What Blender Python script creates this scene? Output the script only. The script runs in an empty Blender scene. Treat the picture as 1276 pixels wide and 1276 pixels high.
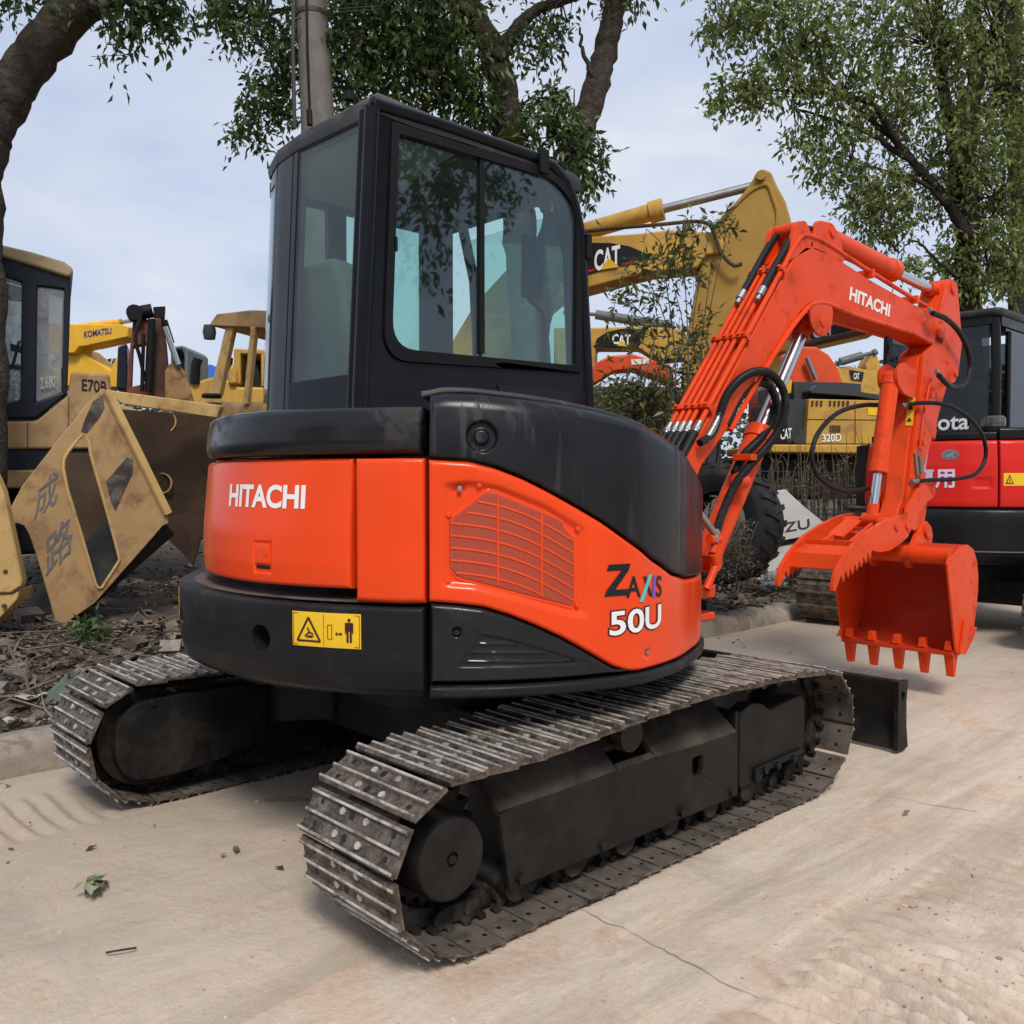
import bpy, bmesh, math, random
import numpy as np
from mathutils import Vector, Matrix
from mathutils.geometry import tessellate_polygon
random.seed(7); rng = np.random.default_rng(7)
S = bpy.context.scene
COL = S.collection
R = math.radians
# ------------------------------------------------------------------ camera (real place: standing on the road, behind the excavator)
FOC, YH, CH = 1120.0, 603.0, 1.25
CAMX, CAMY, PHI = 2.83, -2.36, R(47)
PITCH = math.atan((638 - YH) / FOC)
VH = Vector((-math.sin(PHI), math.cos(PHI), 0)); VR = Vector((math.cos(PHI), math.sin(PHI), 0)); VZ = Vector((0, 0, 1))
FW = VH * math.cos(PITCH) - VZ * math.sin(PITCH); UP = VZ * math.cos(PITCH) + VH * math.sin(PITCH)
CAM = Vector((CAMX, CAMY, CH))
def ray(px, py): return FW + VR * ((px - 638) / FOC) - UP * ((py - 638) / FOC)
def on(ax, v, px, py):
    d = ray(px, py); return CAM + d * ((v - CAM[ax]) / d[ax])
def PX(px, py, x): return on(0, x, px, py)
def PZ(px, py, z=0.0): return on(2, z, px, py)
def W(px, py, D): return CAM + ray(px, py) * D
cd = bpy.data.cameras.new('camera'); cam = bpy.data.objects.new('camera', cd); COL.objects.link(cam)
cam.location = CAM; cam.rotation_euler = (R(90) - PITCH, 0, PHI)
cd.sensor_width = 36; cd.lens = 36 * FOC / 1276; cd.clip_end = 3000; cd.clip_start = 0.05
S.camera = cam
# ------------------------------------------------------------------ materials
def nodes(name):
    m = bpy.data.materials.new(name); m.use_nodes = True
    nt = m.node_tree; b = nt.nodes.get('Principled BSDF'); return m, nt, b
def N(nt, t, **k):
    n = nt.nodes.new(t)
    for a, v in k.items():
        if hasattr(n, a): setattr(n, a, v)
    return n
def setin(n, **k):
    for a, v in k.items(): n.inputs[a.replace('_', ' ')].default_value = v
def noise(nt, co, scale, detail=6, rough=.6, dist=0):
    n = N(nt, 'ShaderNodeTexNoise'); nt.links.new(co, n.inputs['Vector'])
    n.inputs['Scale'].default_value = scale; n.inputs['Detail'].default_value = detail
    n.inputs['Roughness'].default_value = rough; n.inputs['Distortion'].default_value = dist
    return n.outputs['Fac']
def ramp(nt, fac, stops):
    r = N(nt, 'ShaderNodeValToRGB'); nt.links.new(fac, r.inputs['Fac'])
    e = r.color_ramp.elements
    while len(e) < len(stops): e.new(.5)
    for k, (p, c) in enumerate(stops):
        e[k].position = p; e[k].color = (*c, 1) if len(c) == 3 else c
    return r.outputs['Color']
def g(v): return (v, v, v)
def mixc(nt, fac, a, b, mode='MIX'):
    n = N(nt, 'ShaderNodeMix', data_type='RGBA', blend_type=mode)
    for s, v in ((0, fac), (6, a), (7, b)):
        if isinstance(v, (int, float)): n.inputs[s].default_value = v
        elif isinstance(v, tuple): n.inputs[s].default_value = (*v, 1)
        else: nt.links.new(v, n.inputs[s])
    return n.outputs[2]
def bump(nt, b, h, strength=.3, dist=.01, chain=None):
    n = N(nt, 'ShaderNodeBump'); nt.links.new(h, n.inputs['Height'])
    n.inputs['Strength'].default_value = strength; n.inputs['Distance'].default_value = dist
    if chain is not None: nt.links.new(chain, n.inputs['Normal'])
    if b is not None: nt.links.new(n.outputs[0], b.inputs['Normal'])
    return n.outputs[0]
def pm(name, base, rough=.5, metal=0., var=.12, vs=3., dirt=None, damt=.5, dscale=2.5, bmp=0., bs=60., coat=0., rvar=.15, streak=False, island=0., spec=.3, inst=False, bd=.01):
    m, nt, b = nodes(name)
    tc = N(nt, 'ShaderNodeTexCoord'); co = tc.outputs['Object']
    if inst:
        oi = N(nt, 'ShaderNodeObjectInfo'); va = N(nt, 'ShaderNodeVectorMath', operation='MULTIPLY_ADD'); nt.links.new(oi.outputs['Location'], va.inputs[0]); va.inputs[1].default_value = (3.7, 3.7, 3.7); nt.links.new(co, va.inputs[2]); co = va.outputs[0]
    f = noise(nt, co, vs)
    lo = tuple(c * (1 - var) for c in base); hi = tuple(min(1, c * (1 + var)) for c in base)
    c = ramp(nt, f, [(.3, lo), (.7, hi)])
    if island:
        gi = N(nt, 'ShaderNodeNewGeometry')
        r_ = ramp(nt, gi.outputs['Random Per Island'], [(0, g(1 - island)), (1, g(1 + island))])
        c = mixc(nt, 1.0, c, r_, 'MULTIPLY')
    rf = ramp(nt, noise(nt, co, vs * 2.3), [(.3, g(max(0, rough - rvar))), (.7, g(min(1, rough + rvar)))])
    if dirt:
        if streak:
            mp = N(nt, 'ShaderNodeMapping'); nt.links.new(co, mp.inputs['Vector']); mp.inputs['Scale'].default_value = (6, 6, .5)
            dn = noise(nt, mp.outputs[0], dscale, 8, .65)
        else: dn = noise(nt, co, dscale, 9, .68, .4)
        mk = ramp(nt, dn, [(.62 - damt * .3, g(0)), (.72 - damt * .12, g(1))])
        c = mixc(nt, mk, c, dirt); rf = mixc(nt, mk, rf, g(.9))
    nt.links.new(c, b.inputs['Base Color']); nt.links.new(rf, b.inputs['Roughness'])
    b.inputs['Metallic'].default_value = metal; b.inputs['Specular IOR Level'].default_value = spec
    b.inputs['Coat Weight'].default_value = coat; b.inputs['Coat Roughness'].default_value = .08
    if bmp: bump(nt, b, noise(nt, co, bs, 8, .65), bmp, bd)
    return m
M = {}
ORG = (.78, .062, .010)
M['orange'] = pm('orange_paint', ORG, .21, var=.05, coat=.0, rvar=.05, bmp=.012, bs=9, spec=.30)
M['orange_arm'] = pm('arm_orange_paint', (.70, .060, .010), .38, var=.08, coat=.05, bmp=.05, bs=25, dirt=(.40, .05, .015), damt=.22, dscale=7, spec=.13)
M['orange_in'] = pm('bucket_inner_paint', (.50, .036, .010), .45, var=.14, coat=.03, bmp=.08, bs=20, dirt=(.22, .03, .015), damt=.35, dscale=5, spec=.2)
M['black'] = pm('black_panel', (.012, .0125, .0145), .16, var=.15, spec=.30, dirt=(.036, .034, .032), damt=.2, dscale=3, bmp=.02, bs=20, rvar=.1)
M['hood_black'] = pm('faded_black_plastic', (.012, .0125, .015), .26, var=.15, spec=.24, dirt=(.038, .038, .041), damt=.26, dscale=2.2, bmp=.03, bs=30, rvar=.1, streak=True)
M['cwblack'] = pm('counterweight_black', (.0125, .0125, .014), .38, var=.15, spec=.17, dirt=(.026, .025, .023), damt=.3, dscale=4, bmp=.06, bs=40)
M['cab_black'] = pm('cab_black_paint', (.0085, .009, .013), .15, var=.15, spec=.15, rvar=.05, bmp=.012, bs=7)
M['dust_black'] = pm('dusty_roof_black', (.030, .030, .033), .5, var=.2, dirt=(.10, .09, .08), damt=.4, dscale=3)
M['ledge'] = pm('dusty_ledge', (.10, .075, .06), .8, var=.25, vs=9, dirt=(.03, .025, .022), damt=.35)
M['rubber'] = pm('rubber', (.010, .010, .011), .55, var=.2, spec=.15, bmp=.05, bs=30)
M['hose'] = pm('hose_rubber', (.011, .011, .012), .45, var=.2, spec=.2, dirt=(.05, .045, .04), damt=.15)
M['steel'] = pm('dull_steel', (.34, .33, .32), .46, 1., var=.2)
M['chrome'] = pm('chrome_rod', (.60, .60, .61), .24, 1., var=.04, rvar=.04)
M['frame_black'] = pm('track_frame_black', (.0095, .009, .0088), .48, var=.25, spec=.18, dirt=(.028, .024, .020), damt=.38, dscale=3.5, bmp=.06, bs=25)
M['frame_dusty'] = pm('dusty_frame_top', (.030, .025, .021), .75, var=.35, vs=5, spec=.15, dirt=(.075, .060, .047), damt=.5, dscale=4, bmp=.1, bs=30)
M['chain'] = pm('greasy_chain', (.016, .014, .013), .5, .1, var=.3, vs=12, spec=.25, dirt=(.075, .058, .045), damt=.4, dscale=9, bmp=.1)
M['dark'] = pm('dark_underbody', (.012, .012, .012), .7, var=.3, dirt=(.04, .035, .03), damt=.3)
# worn shoe steel: bright edges come from pointiness-free noise wear
def shoe_mat():
    m, nt, b = nodes('worn_track_steel')
    co = N(nt, 'ShaderNodeTexCoord').outputs['Object']; oi = N(nt, 'ShaderNodeObjectInfo')
    v = N(nt, 'ShaderNodeVectorMath', operation='ADD'); nt.links.new(co, v.inputs[0]); nt.links.new(oi.outputs['Location'], v.inputs[1])
    a = noise(nt, v.outputs[0], 14, 9, .7, .5)
    c = ramp(nt, a, [(.30, (.016, .012, .009)), (.44, (.055, .042, .032)), (.56, (.135, .105, .082)), (.74, (.28, .235, .19))])
    c = mixc(nt, ramp(nt, noise(nt, v.outputs[0], 70, 5, .7), [(.5, g(0)), (.75, g(.5))]), c, (.30, .26, .21))
    nt.links.new(c, b.inputs['Base Color']); b.inputs['Metallic'].default_value = .35; b.inputs['Roughness'].default_value = .5
    bump(nt, b, noise(nt, v.outputs[0], 45, 8, .7), .25, .006)
    return m
M['shoe'] = shoe_mat()
M['grouser'] = pm('worn_grouser_edge', (.50, .46, .41), .45, .35, var=.35, vs=18, dirt=(.085, .068, .055), damt=.55, dscale=13, bmp=.15, inst=True)
M['shoe_in'] = pm('dusty_shoe_inside', (.105, .086, .070), .85, var=.3, vs=10, inst=True, dirt=(.045, .037, .03), damt=.4, dscale=8, bmp=.2)
M['bolt'] = pm('worn_bolt', (.48, .45, .41), .45, .4, var=.3, vs=20, inst=True, dirt=(.08, .07, .06), damt=.4, dscale=9)
M['white'] = pm('white_lettering', (.80, .80, .79), .5, var=.03)
M['inkblack'] = pm('black_lettering', (.012, .011, .012), .4, var=.05)
M['teal'] = pm('teal_lettering', (.10, .48, .42), .4, var=.05)
M['purple'] = pm('violet_lettering', (.14, .09, .50), .4, var=.05)
M['decal_yellow'] = pm('yellow_decal', (.80, .50, .025), .4, var=.05)
M['decal_ink'] = pm('decal_ink', (.05, .012, .012), .4, var=.05)
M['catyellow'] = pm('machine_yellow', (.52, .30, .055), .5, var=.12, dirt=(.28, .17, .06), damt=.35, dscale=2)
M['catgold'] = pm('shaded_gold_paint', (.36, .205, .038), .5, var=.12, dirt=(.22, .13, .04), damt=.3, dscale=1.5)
M['komyellow'] = pm('bright_yellow_paint', (.72, .40, .03), .5, var=.08)
M['tan'] = pm('faded_tan_paint', (.40, .25, .115), .55, var=.2, vs=2.2, dirt=(.19, .105, .05), damt=.5, dscale=3.2, bmp=.06, bs=18)
M['tan_light'] = pm('pale_cream_paint', (.46, .35, .20), .6, var=.12, dirt=(.25, .16, .08), damt=.35)
M['tan_edge'] = pm('worn_yellow_edge', (.52, .34, .13), .6, var=.16, dirt=(.22, .13, .06), damt=.35, dscale=4)
M['rustbrown'] = pm('rusty_brown', (.060, .036, .022), .75, var=.35, dirt=(.10, .062, .036), damt=.4)
M['greypaint'] = pm('grey_scrawl', (.13, .13, .135), .8, var=.25, vs=14)
M['rustred'] = pm('rusty_red_paint', (.20, .045, .03), .6, var=.25, dirt=(.08, .035, .025), damt=.45)
M['rustarm'] = pm('rust_flaked_arm', (.30, .17, .07), .7, var=.3, dirt=(.09, .045, .03), damt=.5, dscale=5)
M['redboom'] = pm('red_orange_boom', (.66, .075, .018), .45, var=.1)
M['navy'] = pm('navy_black_paint', (.010, .013, .022), .4, var=.2)
M['greydark'] = pm('dark_grey_plastic', (.045, .048, .055), .5, var=.15)
M['greymid'] = pm('grey_cab_paint', (.12, .135, .145), .5, var=.15)
M['kred'] = pm('bright_red_paint', (.62, .020, .014), .30, var=.04, coat=.06, rvar=.05, spec=.22)
M['kblack'] = pm('compact_black_paint', (.010, .010, .011), .3, var=.1, coat=.03, spec=.2)
M['lilac'] = pm('pale_lilac_letters', (.62, .58, .78), .5, var=.04)
M['tyre'] = pm('worn_tyre', (.024, .024, .026), .75, spec=.15, var=.3, dirt=(.085, .078, .07), damt=.35, bmp=.15, bs=40)
M['signwhite'] = pm('dirty_white_metal', (.58, .57, .55), .6, var=.1, dirt=(.35, .33, .30), damt=.25)
M['blue'] = pm('blue_tarp', (.05, .16, .55), .6)
M['concrete_pole'] = pm('concrete_pole', (.17, .155, .135), .85, var=.18, vs=5, bmp=.15, bs=40, dirt=(.12, .105, .09), damt=.3, streak=True)
M['wire'] = pm('wire', (.06, .055, .05), .6)
M['seat'] = pm('seat_fabric', (.10, .115, .105), .8, var=.2, bmp=.1, bs=80)
M['liner'] = pm('grey_liner', (.30, .305, .295), .75, var=.1)
M['bark'] = pm('bark', (.085, .068, .055), .9, var=.35, vs=12, dirt=(.045, .038, .032), damt=.5, dscale=16, bmp=.9, bs=22, bd=.05, spec=.1)
M['bark_dark'] = pm('dark_bark', (.040, .033, .027), .9, var=.35, vs=9, bmp=.9, bs=20, bd=.05, spec=.1)
M['moss'] = pm('mossy_bark', (.065, .065, .032), .9, var=.35, vs=12, bmp=.6, bs=26)
M['stem'] = pm('thin_stem', (.10, .075, .05), .85, var=.3)
M['drystick'] = pm('dry_stick', (.17, .13, .095), .85, var=.3)
M['rag'] = pm('faded_green_rag', (.10, .125, .105), .85, var=.3, vs=14, bmp=.2)
M['paper'] = pm('dirty_pale_scrap', (.42, .38, .33), .8, var=.25, vs=12)
def leafmat(name, a, b_, tr=.25, rough=.45):
    m, nt, b = nodes(name)
    gi = N(nt, 'ShaderNodeNewGeometry')
    c = ramp(nt, gi.outputs['Random Per Island'], [(0, a), (.6, tuple((x + y) / 2 for x, y in zip(a, b_))), (1, b_)])
    nt.links.new(c, b.inputs['Base Color']); b.inputs['Roughness'].default_value = rough
    t = N(nt, 'ShaderNodeBsdfTranslucent'); nt.links.new(c, t.inputs['Color'])
    mx = N(nt, 'ShaderNodeMixShader'); mx.inputs[0].default_value = tr
    nt.links.new(b.outputs[0], mx.inputs[1]); nt.links.new(t.outputs[0], mx.inputs[2])
    nt.links.new(mx.outputs[0], nt.nodes['Material Output'].inputs['Surface'])
    return m
M['leaf_mid'] = leafmat('dark_green_leaf', (.032, .062, .016), (.16, .215, .065), .42)
M['leaf_left'] = leafmat('glossy_green_leaf', (.026, .060, .014), (.095, .150, .040), .38)
M['leaf_right'] = leafmat('olive_green_leaf', (.075, .115, .028), (.33, .37, .12), .5)
M['leaf_bush'] = leafmat('shrub_leaf', (.045, .070, .018), (.190, .185, .055), .38)
M['leaf_weed'] = leafmat('weed_leaf', (.035, .075, .02), (.09, .16, .05))
M['leaf_pale'] = leafmat('pale_wilted_leaf', (.12, .16, .07), (.34, .36, .22), .2)
M['leaf_dry'] = leafmat('dead_leaf', (.022, .016, .011), (.22, .165, .115), .1, .8)
M['leaf_far'] = leafmat('far_leaf', (.07, .095, .06), (.16, .18, .12), .2)
M['grassdry'] = leafmat('dry_grass', (.10, .085, .05), (.26, .22, .14), .2, .8)
def glassmat(name, tint, gl=1.0, dirty=0.0, dirtc=(.5, .5, .48)):
    m, nt, b = nodes(name); nt.nodes.remove(b)
    t = N(nt, 'ShaderNodeBsdfTransparent'); t.inputs[0].default_value = (*tint, 1)
    gz = N(nt, 'ShaderNodeBsdfGlossy'); gz.inputs['Roughness'].default_value = .02; gz.inputs[0].default_value = (.95, .97, 1, 1)
    lw = N(nt, 'ShaderNodeLayerWeight'); pw = N(nt, 'ShaderNodeMath', operation='POWER'); nt.links.new(lw.outputs['Facing'], pw.inputs[0]); pw.inputs[1].default_value = 4.5
    mu = N(nt, 'ShaderNodeMath', operation='MULTIPLY_ADD'); nt.links.new(pw.outputs[0], mu.inputs[0]); mu.inputs[1].default_value = .8; mu.inputs[2].default_value = .05 * gl
    mx = N(nt, 'ShaderNodeMixShader'); nt.links.new(mu.outputs[0], mx.inputs[0]); nt.links.new(t.outputs[0], mx.inputs[1]); nt.links.new(gz.outputs[0], mx.inputs[2])
    out = mx
    if dirty:
        d = N(nt, 'ShaderNodeBsdfDiffuse'); d.inputs[0].default_value = (*dirtc, 1)
        co = N(nt, 'ShaderNodeTexCoord').outputs['Object']
        f = ramp(nt, noise(nt, co, 4, 8, .7, .5), [(.35, g(dirty * .4)), (.7, g(min(1, dirty * 1.4)))])
        m2 = N(nt, 'ShaderNodeMixShader'); nt.links.new(f, m2.inputs[0]); nt.links.new(mx.outputs[0], m2.inputs[1]); nt.links.new(d.outputs[0], m2.inputs[2]); out = m2
    nt.links.new(out.outputs[0], nt.nodes['Material Output'].inputs['Surface'])
    return m
M['glass'] = glassmat('cab_glass', (.76, .90, .86), 1.2, .012, (.35, .38, .36))
M['glass_rear'] = glassmat('rear_cab_glass', (.84, .93, .905), .55, .02, (.34, .40, .37))
M['glass_dark'] = glassmat('tinted_glass', (.30, .34, .34), .8, .008, (.2, .2, .2))
M['glass_dusty'] = glassmat('dusty_glass', (.6, .64, .62), 1.1, .55, (.36, .37, .36))
M['clear'] = glassmat('clear_lamp_plastic', (.75, .77, .78), 1.6, .12)
def grille_mat():
    m, nt, b = nodes('perforated_orange_mesh')
    co = N(nt, 'ShaderNodeTexCoord').outputs['Object']
    v = N(nt, 'ShaderNodeTexVoronoi'); nt.links.new(co, v.inputs['Vector']); v.inputs['Scale'].default_value = 420; v.inputs['Randomness'].default_value = .25
    c = ramp(nt, v.outputs['Distance'], [(.25, (.14, .022, .012)), (.5, (.44, .048, .016))])
    c = mixc(nt, ramp(nt, noise(nt, co, 5, 6), [(.35, g(0)), (.75, g(.3))]), c, (.24, .09, .06))
    nt.links.new(c, b.inputs['Base Color']); b.inputs['Roughness'].default_value = .6
    return m
M['grille'] = grille_mat()
# ------------------------------------------------------------------ mesh builder
ORGN = {}
SPLIT = set('side_plate end_plate track_roller canopy_post bucket_ear side_cutter side_console hole_rim hydraulic_pipe hydraulic_hose cut_scar exhaust_pipe blade_arm window_glass drive_wheel lamp_bracket side_window flange door_handle cylinder_bracket cylinder_boss hose_fitting hose_elbow bolt pivot_pin'.split())
class MB:
    def __init__(s, T=None): s.v = []; s.f = []; s.mi = []; s.T = T; s.k = 0
    def add(s, vs, fs):
        o = len(s.v)
        for p in vs:
            p = Vector(p); s.v.append(s.T @ p if s.T else p)
        for f in fs: s.f.append([o + i for i in f]); s.mi.append(s.k)
        return s
    def box(s, c, d, rot=None):
        h = Vector(d) / 2; vs = []
        for x in (-1, 1):
            for y in (-1, 1):
                for z in (-1, 1):
                    p = Vector((x * h.x, y * h.y, z * h.z))
                    if rot: p = rot @ p
                    vs.append(Vector(c) + p)
        return s.add(vs, [(0, 1, 3, 2), (4, 6, 7, 5), (0, 4, 5, 1), (2, 3, 7, 6), (0, 2, 6, 4), (1, 5, 7, 3)])
    def loops(s, front, off, holes=()):
        """solid plate: loop of 3D points, extruded by vector off, with holes"""
        off = Vector(off); n = len(front)
        A = [Vector(p) for p in front]; H = [[Vector(p) for p in h] for h in holes]
        if not H:
            vs = A + [p + off for p in A]
            fs = [tuple(range(n - 1, -1, -1)), tuple(range(n, 2 * n))]
            fs += [(i, (i + 1) % n, n + (i + 1) % n, n + i) for i in range(n)]
            return s.add(vs, fs)
        flat = A + [p for h in H for p in h]; m = len(flat)
        tr = tessellate_polygon([A] + H)
        vs = flat + [p + off for p in flat]
        fs = [t for t in tr] + [tuple(i + m for i in reversed(t)) for t in tr]
        o = 0
        for L in [A] + H:
            k = len(L)
            fs += [(o + i, o + (i + 1) % k, m + o + (i + 1) % k, m + o + i) for i in range(k)]
            o += k
        return s.add(vs, fs)
    def prism(s, poly, ax, a, b, holes=()):
        def P(q):
            return Vector((a, q[0], q[1])) if ax == 0 else Vector((q[0], a, q[1])) if ax == 1 else Vector((q[0], q[1], a))
        off = Vector((0, 0, 0)); off[ax] = b - a
        return s.loops([P(q) for q in poly], off, [[P(q) for q in h] for h in holes])
    def tube(s, path, r, n=10, caps=True):
        P = [Vector(p) for p in path]; m = len(P)
        rr = r if hasattr(r, '__len__') else [r] * m
        t0 = (P[1] - P[0]).normalized(); u = t0.orthogonal().normalized(); vs = []
        for i in range(m):
            t = (P[min(i + 1, m - 1)] - P[max(i - 1, 0)])
            t = t.normalized() if t.length > 1e-9 else t0
            u = (u - t * u.dot(t)); u = u.normalized() if u.length > 1e-6 else t.orthogonal().normalized()
            w = t.cross(u)
            for k in range(n):
                a = 2 * math.pi * k / n; vs.append(P[i] + (u * math.cos(a) + w * math.sin(a)) * rr[i])
        fs = [(i * n + k, i * n + (k + 1) % n, (i + 1) * n + (k + 1) % n, (i + 1) * n + k) for i in range(m - 1) for k in range(n)]
        if caps: fs += [tuple(range(n - 1, -1, -1)), tuple((m - 1) * n + k for k in range(n))]
        return s.add(vs, fs)
    def cyl(s, a, b, r, n=20, r2=None): return s.tube([a, b], [r, r if r2 is None else r2], n)
    def lathe(s, prof, c, axis, n=40, closed=False):
        ax = Vector(axis).normalized(); u = ax.orthogonal().normalized(); w = ax.cross(u); c = Vector(c); m = len(prof)
        vs = [c + ax * h + (u * math.cos(2 * math.pi * k / n) + w * math.sin(2 * math.pi * k / n)) * q for q, h in prof for k in range(n)]
        last = m if closed else m - 1
        fs = [(i * n + k, i * n + (k + 1) % n, ((i + 1) % m) * n + (k + 1) % n, ((i + 1) % m) * n + k) for i in range(last) for k in range(n)]
        if not closed: fs += [tuple(range(n - 1, -1, -1)), tuple((m - 1) * n + k for k in range(n))]
        return s.add(vs, fs)
    def build(s, name, mat, parent=None, bevel=0, smooth=38, seg=2, recalc=True):
        if name in SPLIT and parent is not None and len(s.f) > 1:
            par = list(range(len(s.v)))
            def fd(i):
                while par[i] != i: par[i] = par[par[i]]; i = par[i]
                return i
            for f in s.f:
                for i in f[1:]: par[fd(i)] = fd(f[0])
            grp = {}
            for q, f in enumerate(s.f): grp.setdefault(fd(f[0]), []).append(q)
            if len(grp) > 1:
                res = None
                for qs in grp.values():
                    sub_ = MB(); ids = {}
                    for q in qs:
                        sub_.f.append([ids.setdefault(i, len(ids)) for i in s.f[q]]); sub_.mi.append(s.mi[q])
                    sub_.v = [s.v[i] for i in ids]; o = sub_.build_one(name, mat, parent, bevel, smooth, seg, recalc); res = res or o
                return res
        return s.build_one(name, mat, parent, bevel, smooth, seg, recalc)
    def build_one(s, name, mat, parent, bevel, smooth, seg, recalc):
        me = bpy.data.meshes.new(name); o = bpy.data.objects.new(name, me); COL.objects.link(o)
        V = np.array([tuple(p) for p in s.v], float)
        if parent is not None: org = ORGN[parent.name]; o.parent = parent
        else:
            org = Vector(((V[:, 0].min() + V[:, 0].max()) / 2, (V[:, 1].min() + V[:, 1].max()) / 2, V[:, 2].min())); o.location = org
        ORGN[o.name] = org
        V -= np.array(org)
        me.from_pydata([tuple(p) for p in V], [], s.f)
        mats = mat if isinstance(mat, (list, tuple)) else [mat]
        for q in mats: me.materials.append(M[q] if isinstance(q, str) else q)
        me.polygons.foreach_set('material_index', s.mi)
        if recalc:
            bm = bmesh.new(); bm.from_mesh(me); bmesh.ops.recalc_face_normals(bm, faces=bm.faces); bm.to_mesh(me); bm.free()
        me.polygons.foreach_set('use_smooth', [True] * len(me.polygons))
        me.set_sharp_from_angle(angle=R(smooth))
        if bevel:
            b = o.modifiers.new('bevel', 'BEVEL'); b.width = bevel; b.segments = seg; b.limit_method = 'ANGLE'; b.angle_limit = R(40); b.harden_normals = True
        return o
def empty(name, loc):
    o = bpy.data.objects.new(name, None); COL.objects.link(o); o.location = loc; o.empty_display_size = .2
    ORGN[o.name] = Vector(loc); return o
def tag(o, label=None, cat=None, group=None, kind=None):
    for k, v in (('label', label), ('category', cat), ('group', group), ('kind', kind)):
        if v: o[k] = v
    return o
def spl(pts, n=8):
    P = [Vector(p) for p in pts]; P = [P[0] * 2 - P[1]] + P + [P[-1] * 2 - P[-2]]; out = []
    for i in range(1, len(P) - 2):
        for k in range(n):
            t = k / n; a, b, c, d = P[i - 1:i + 3]
            out.append(.5 * ((2 * b) + (c - a) * t + (2 * a - 5 * b + 4 * c - d) * t * t + (3 * b - a - 3 * c + d) * t ** 3))
    out.append(P[-2]); return out
def arc(cx, cy, r, a0, a1, n=8): return [(cx + r * math.cos(R(a0 + (a1 - a0) * i / n)), cy + r * math.sin(R(a0 + (a1 - a0) * i / n))) for i in range(n + 1)]
def roundpoly(pts, r, n=5):
    out = []; m = len(pts); rr = r if hasattr(r, '__len__') else [r] * m
    for i in range(m):
        p = Vector(pts[i]).to_2d(); a = Vector(pts[i - 1]).to_2d() - p; b = Vector(pts[(i + 1) % m]).to_2d() - p
        q = min(rr[i], a.length * .48, b.length * .48)
        if q < 1e-4: out.append((p.x, p.y)); continue
        A = p + a.normalized() * q; B = p + b.normalized() * q
        for k in range(n + 1):
            t = k / n; v = A * (1 - t) ** 2 + p * 2 * t * (1 - t) + B * t * t; out.append((v.x, v.y))
    return out
def textmesh(body, size, offset=0., sx=1., shear=0.):
    """flat text as (verts2d, faces), origin lower left"""
    c = bpy.data.curves.new('text', 'FONT'); c.body = body; c.size = size; c.offset = offset; c.shear = shear; c.resolution_u = 4
    o = bpy.data.objects.new('text', c); COL.objects.link(o)
    dg = bpy.context.evaluated_depsgraph_get(); me = o.evaluated_get(dg).to_mesh()
    vs = [(v.co.x * sx, v.co.y) for v in me.vertices]; fs = [tuple(p.vertices) for p in me.polygons]
    o.evaluated_get(dg).to_mesh_clear(); bpy.data.objects.remove(o); bpy.data.curves.remove(c)
    x0 = min(v[0] for v in vs); y0 = min(v[1] for v in vs)
    return [(v[0] - x0, v[1] - y0) for v in vs], fs
def fit(vs, w, h):
    mx = max(v[0] for v in vs); my = max(v[1] for v in vs); return [(v[0] / mx * w, v[1] / my * h) for v in vs]
def planetext(mb, body, p00, p10, p01, offset=.012, shear=0., lift=None):
    """text filling the parallelogram p00 (lower left), p10 (lower right), p01 (upper left)"""
    vs, fs = textmesh(body, 1, offset, 1, shear); vs = fit(vs, 1, 1)
    p00, p10, p01 = Vector(p00), Vector(p10), Vector(p01); L = Vector(lift or (0, 0, 0))
    mb.add([p00 + (p10 - p00) * x + (p01 - p00) * y + L for x, y in vs], fs)
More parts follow.
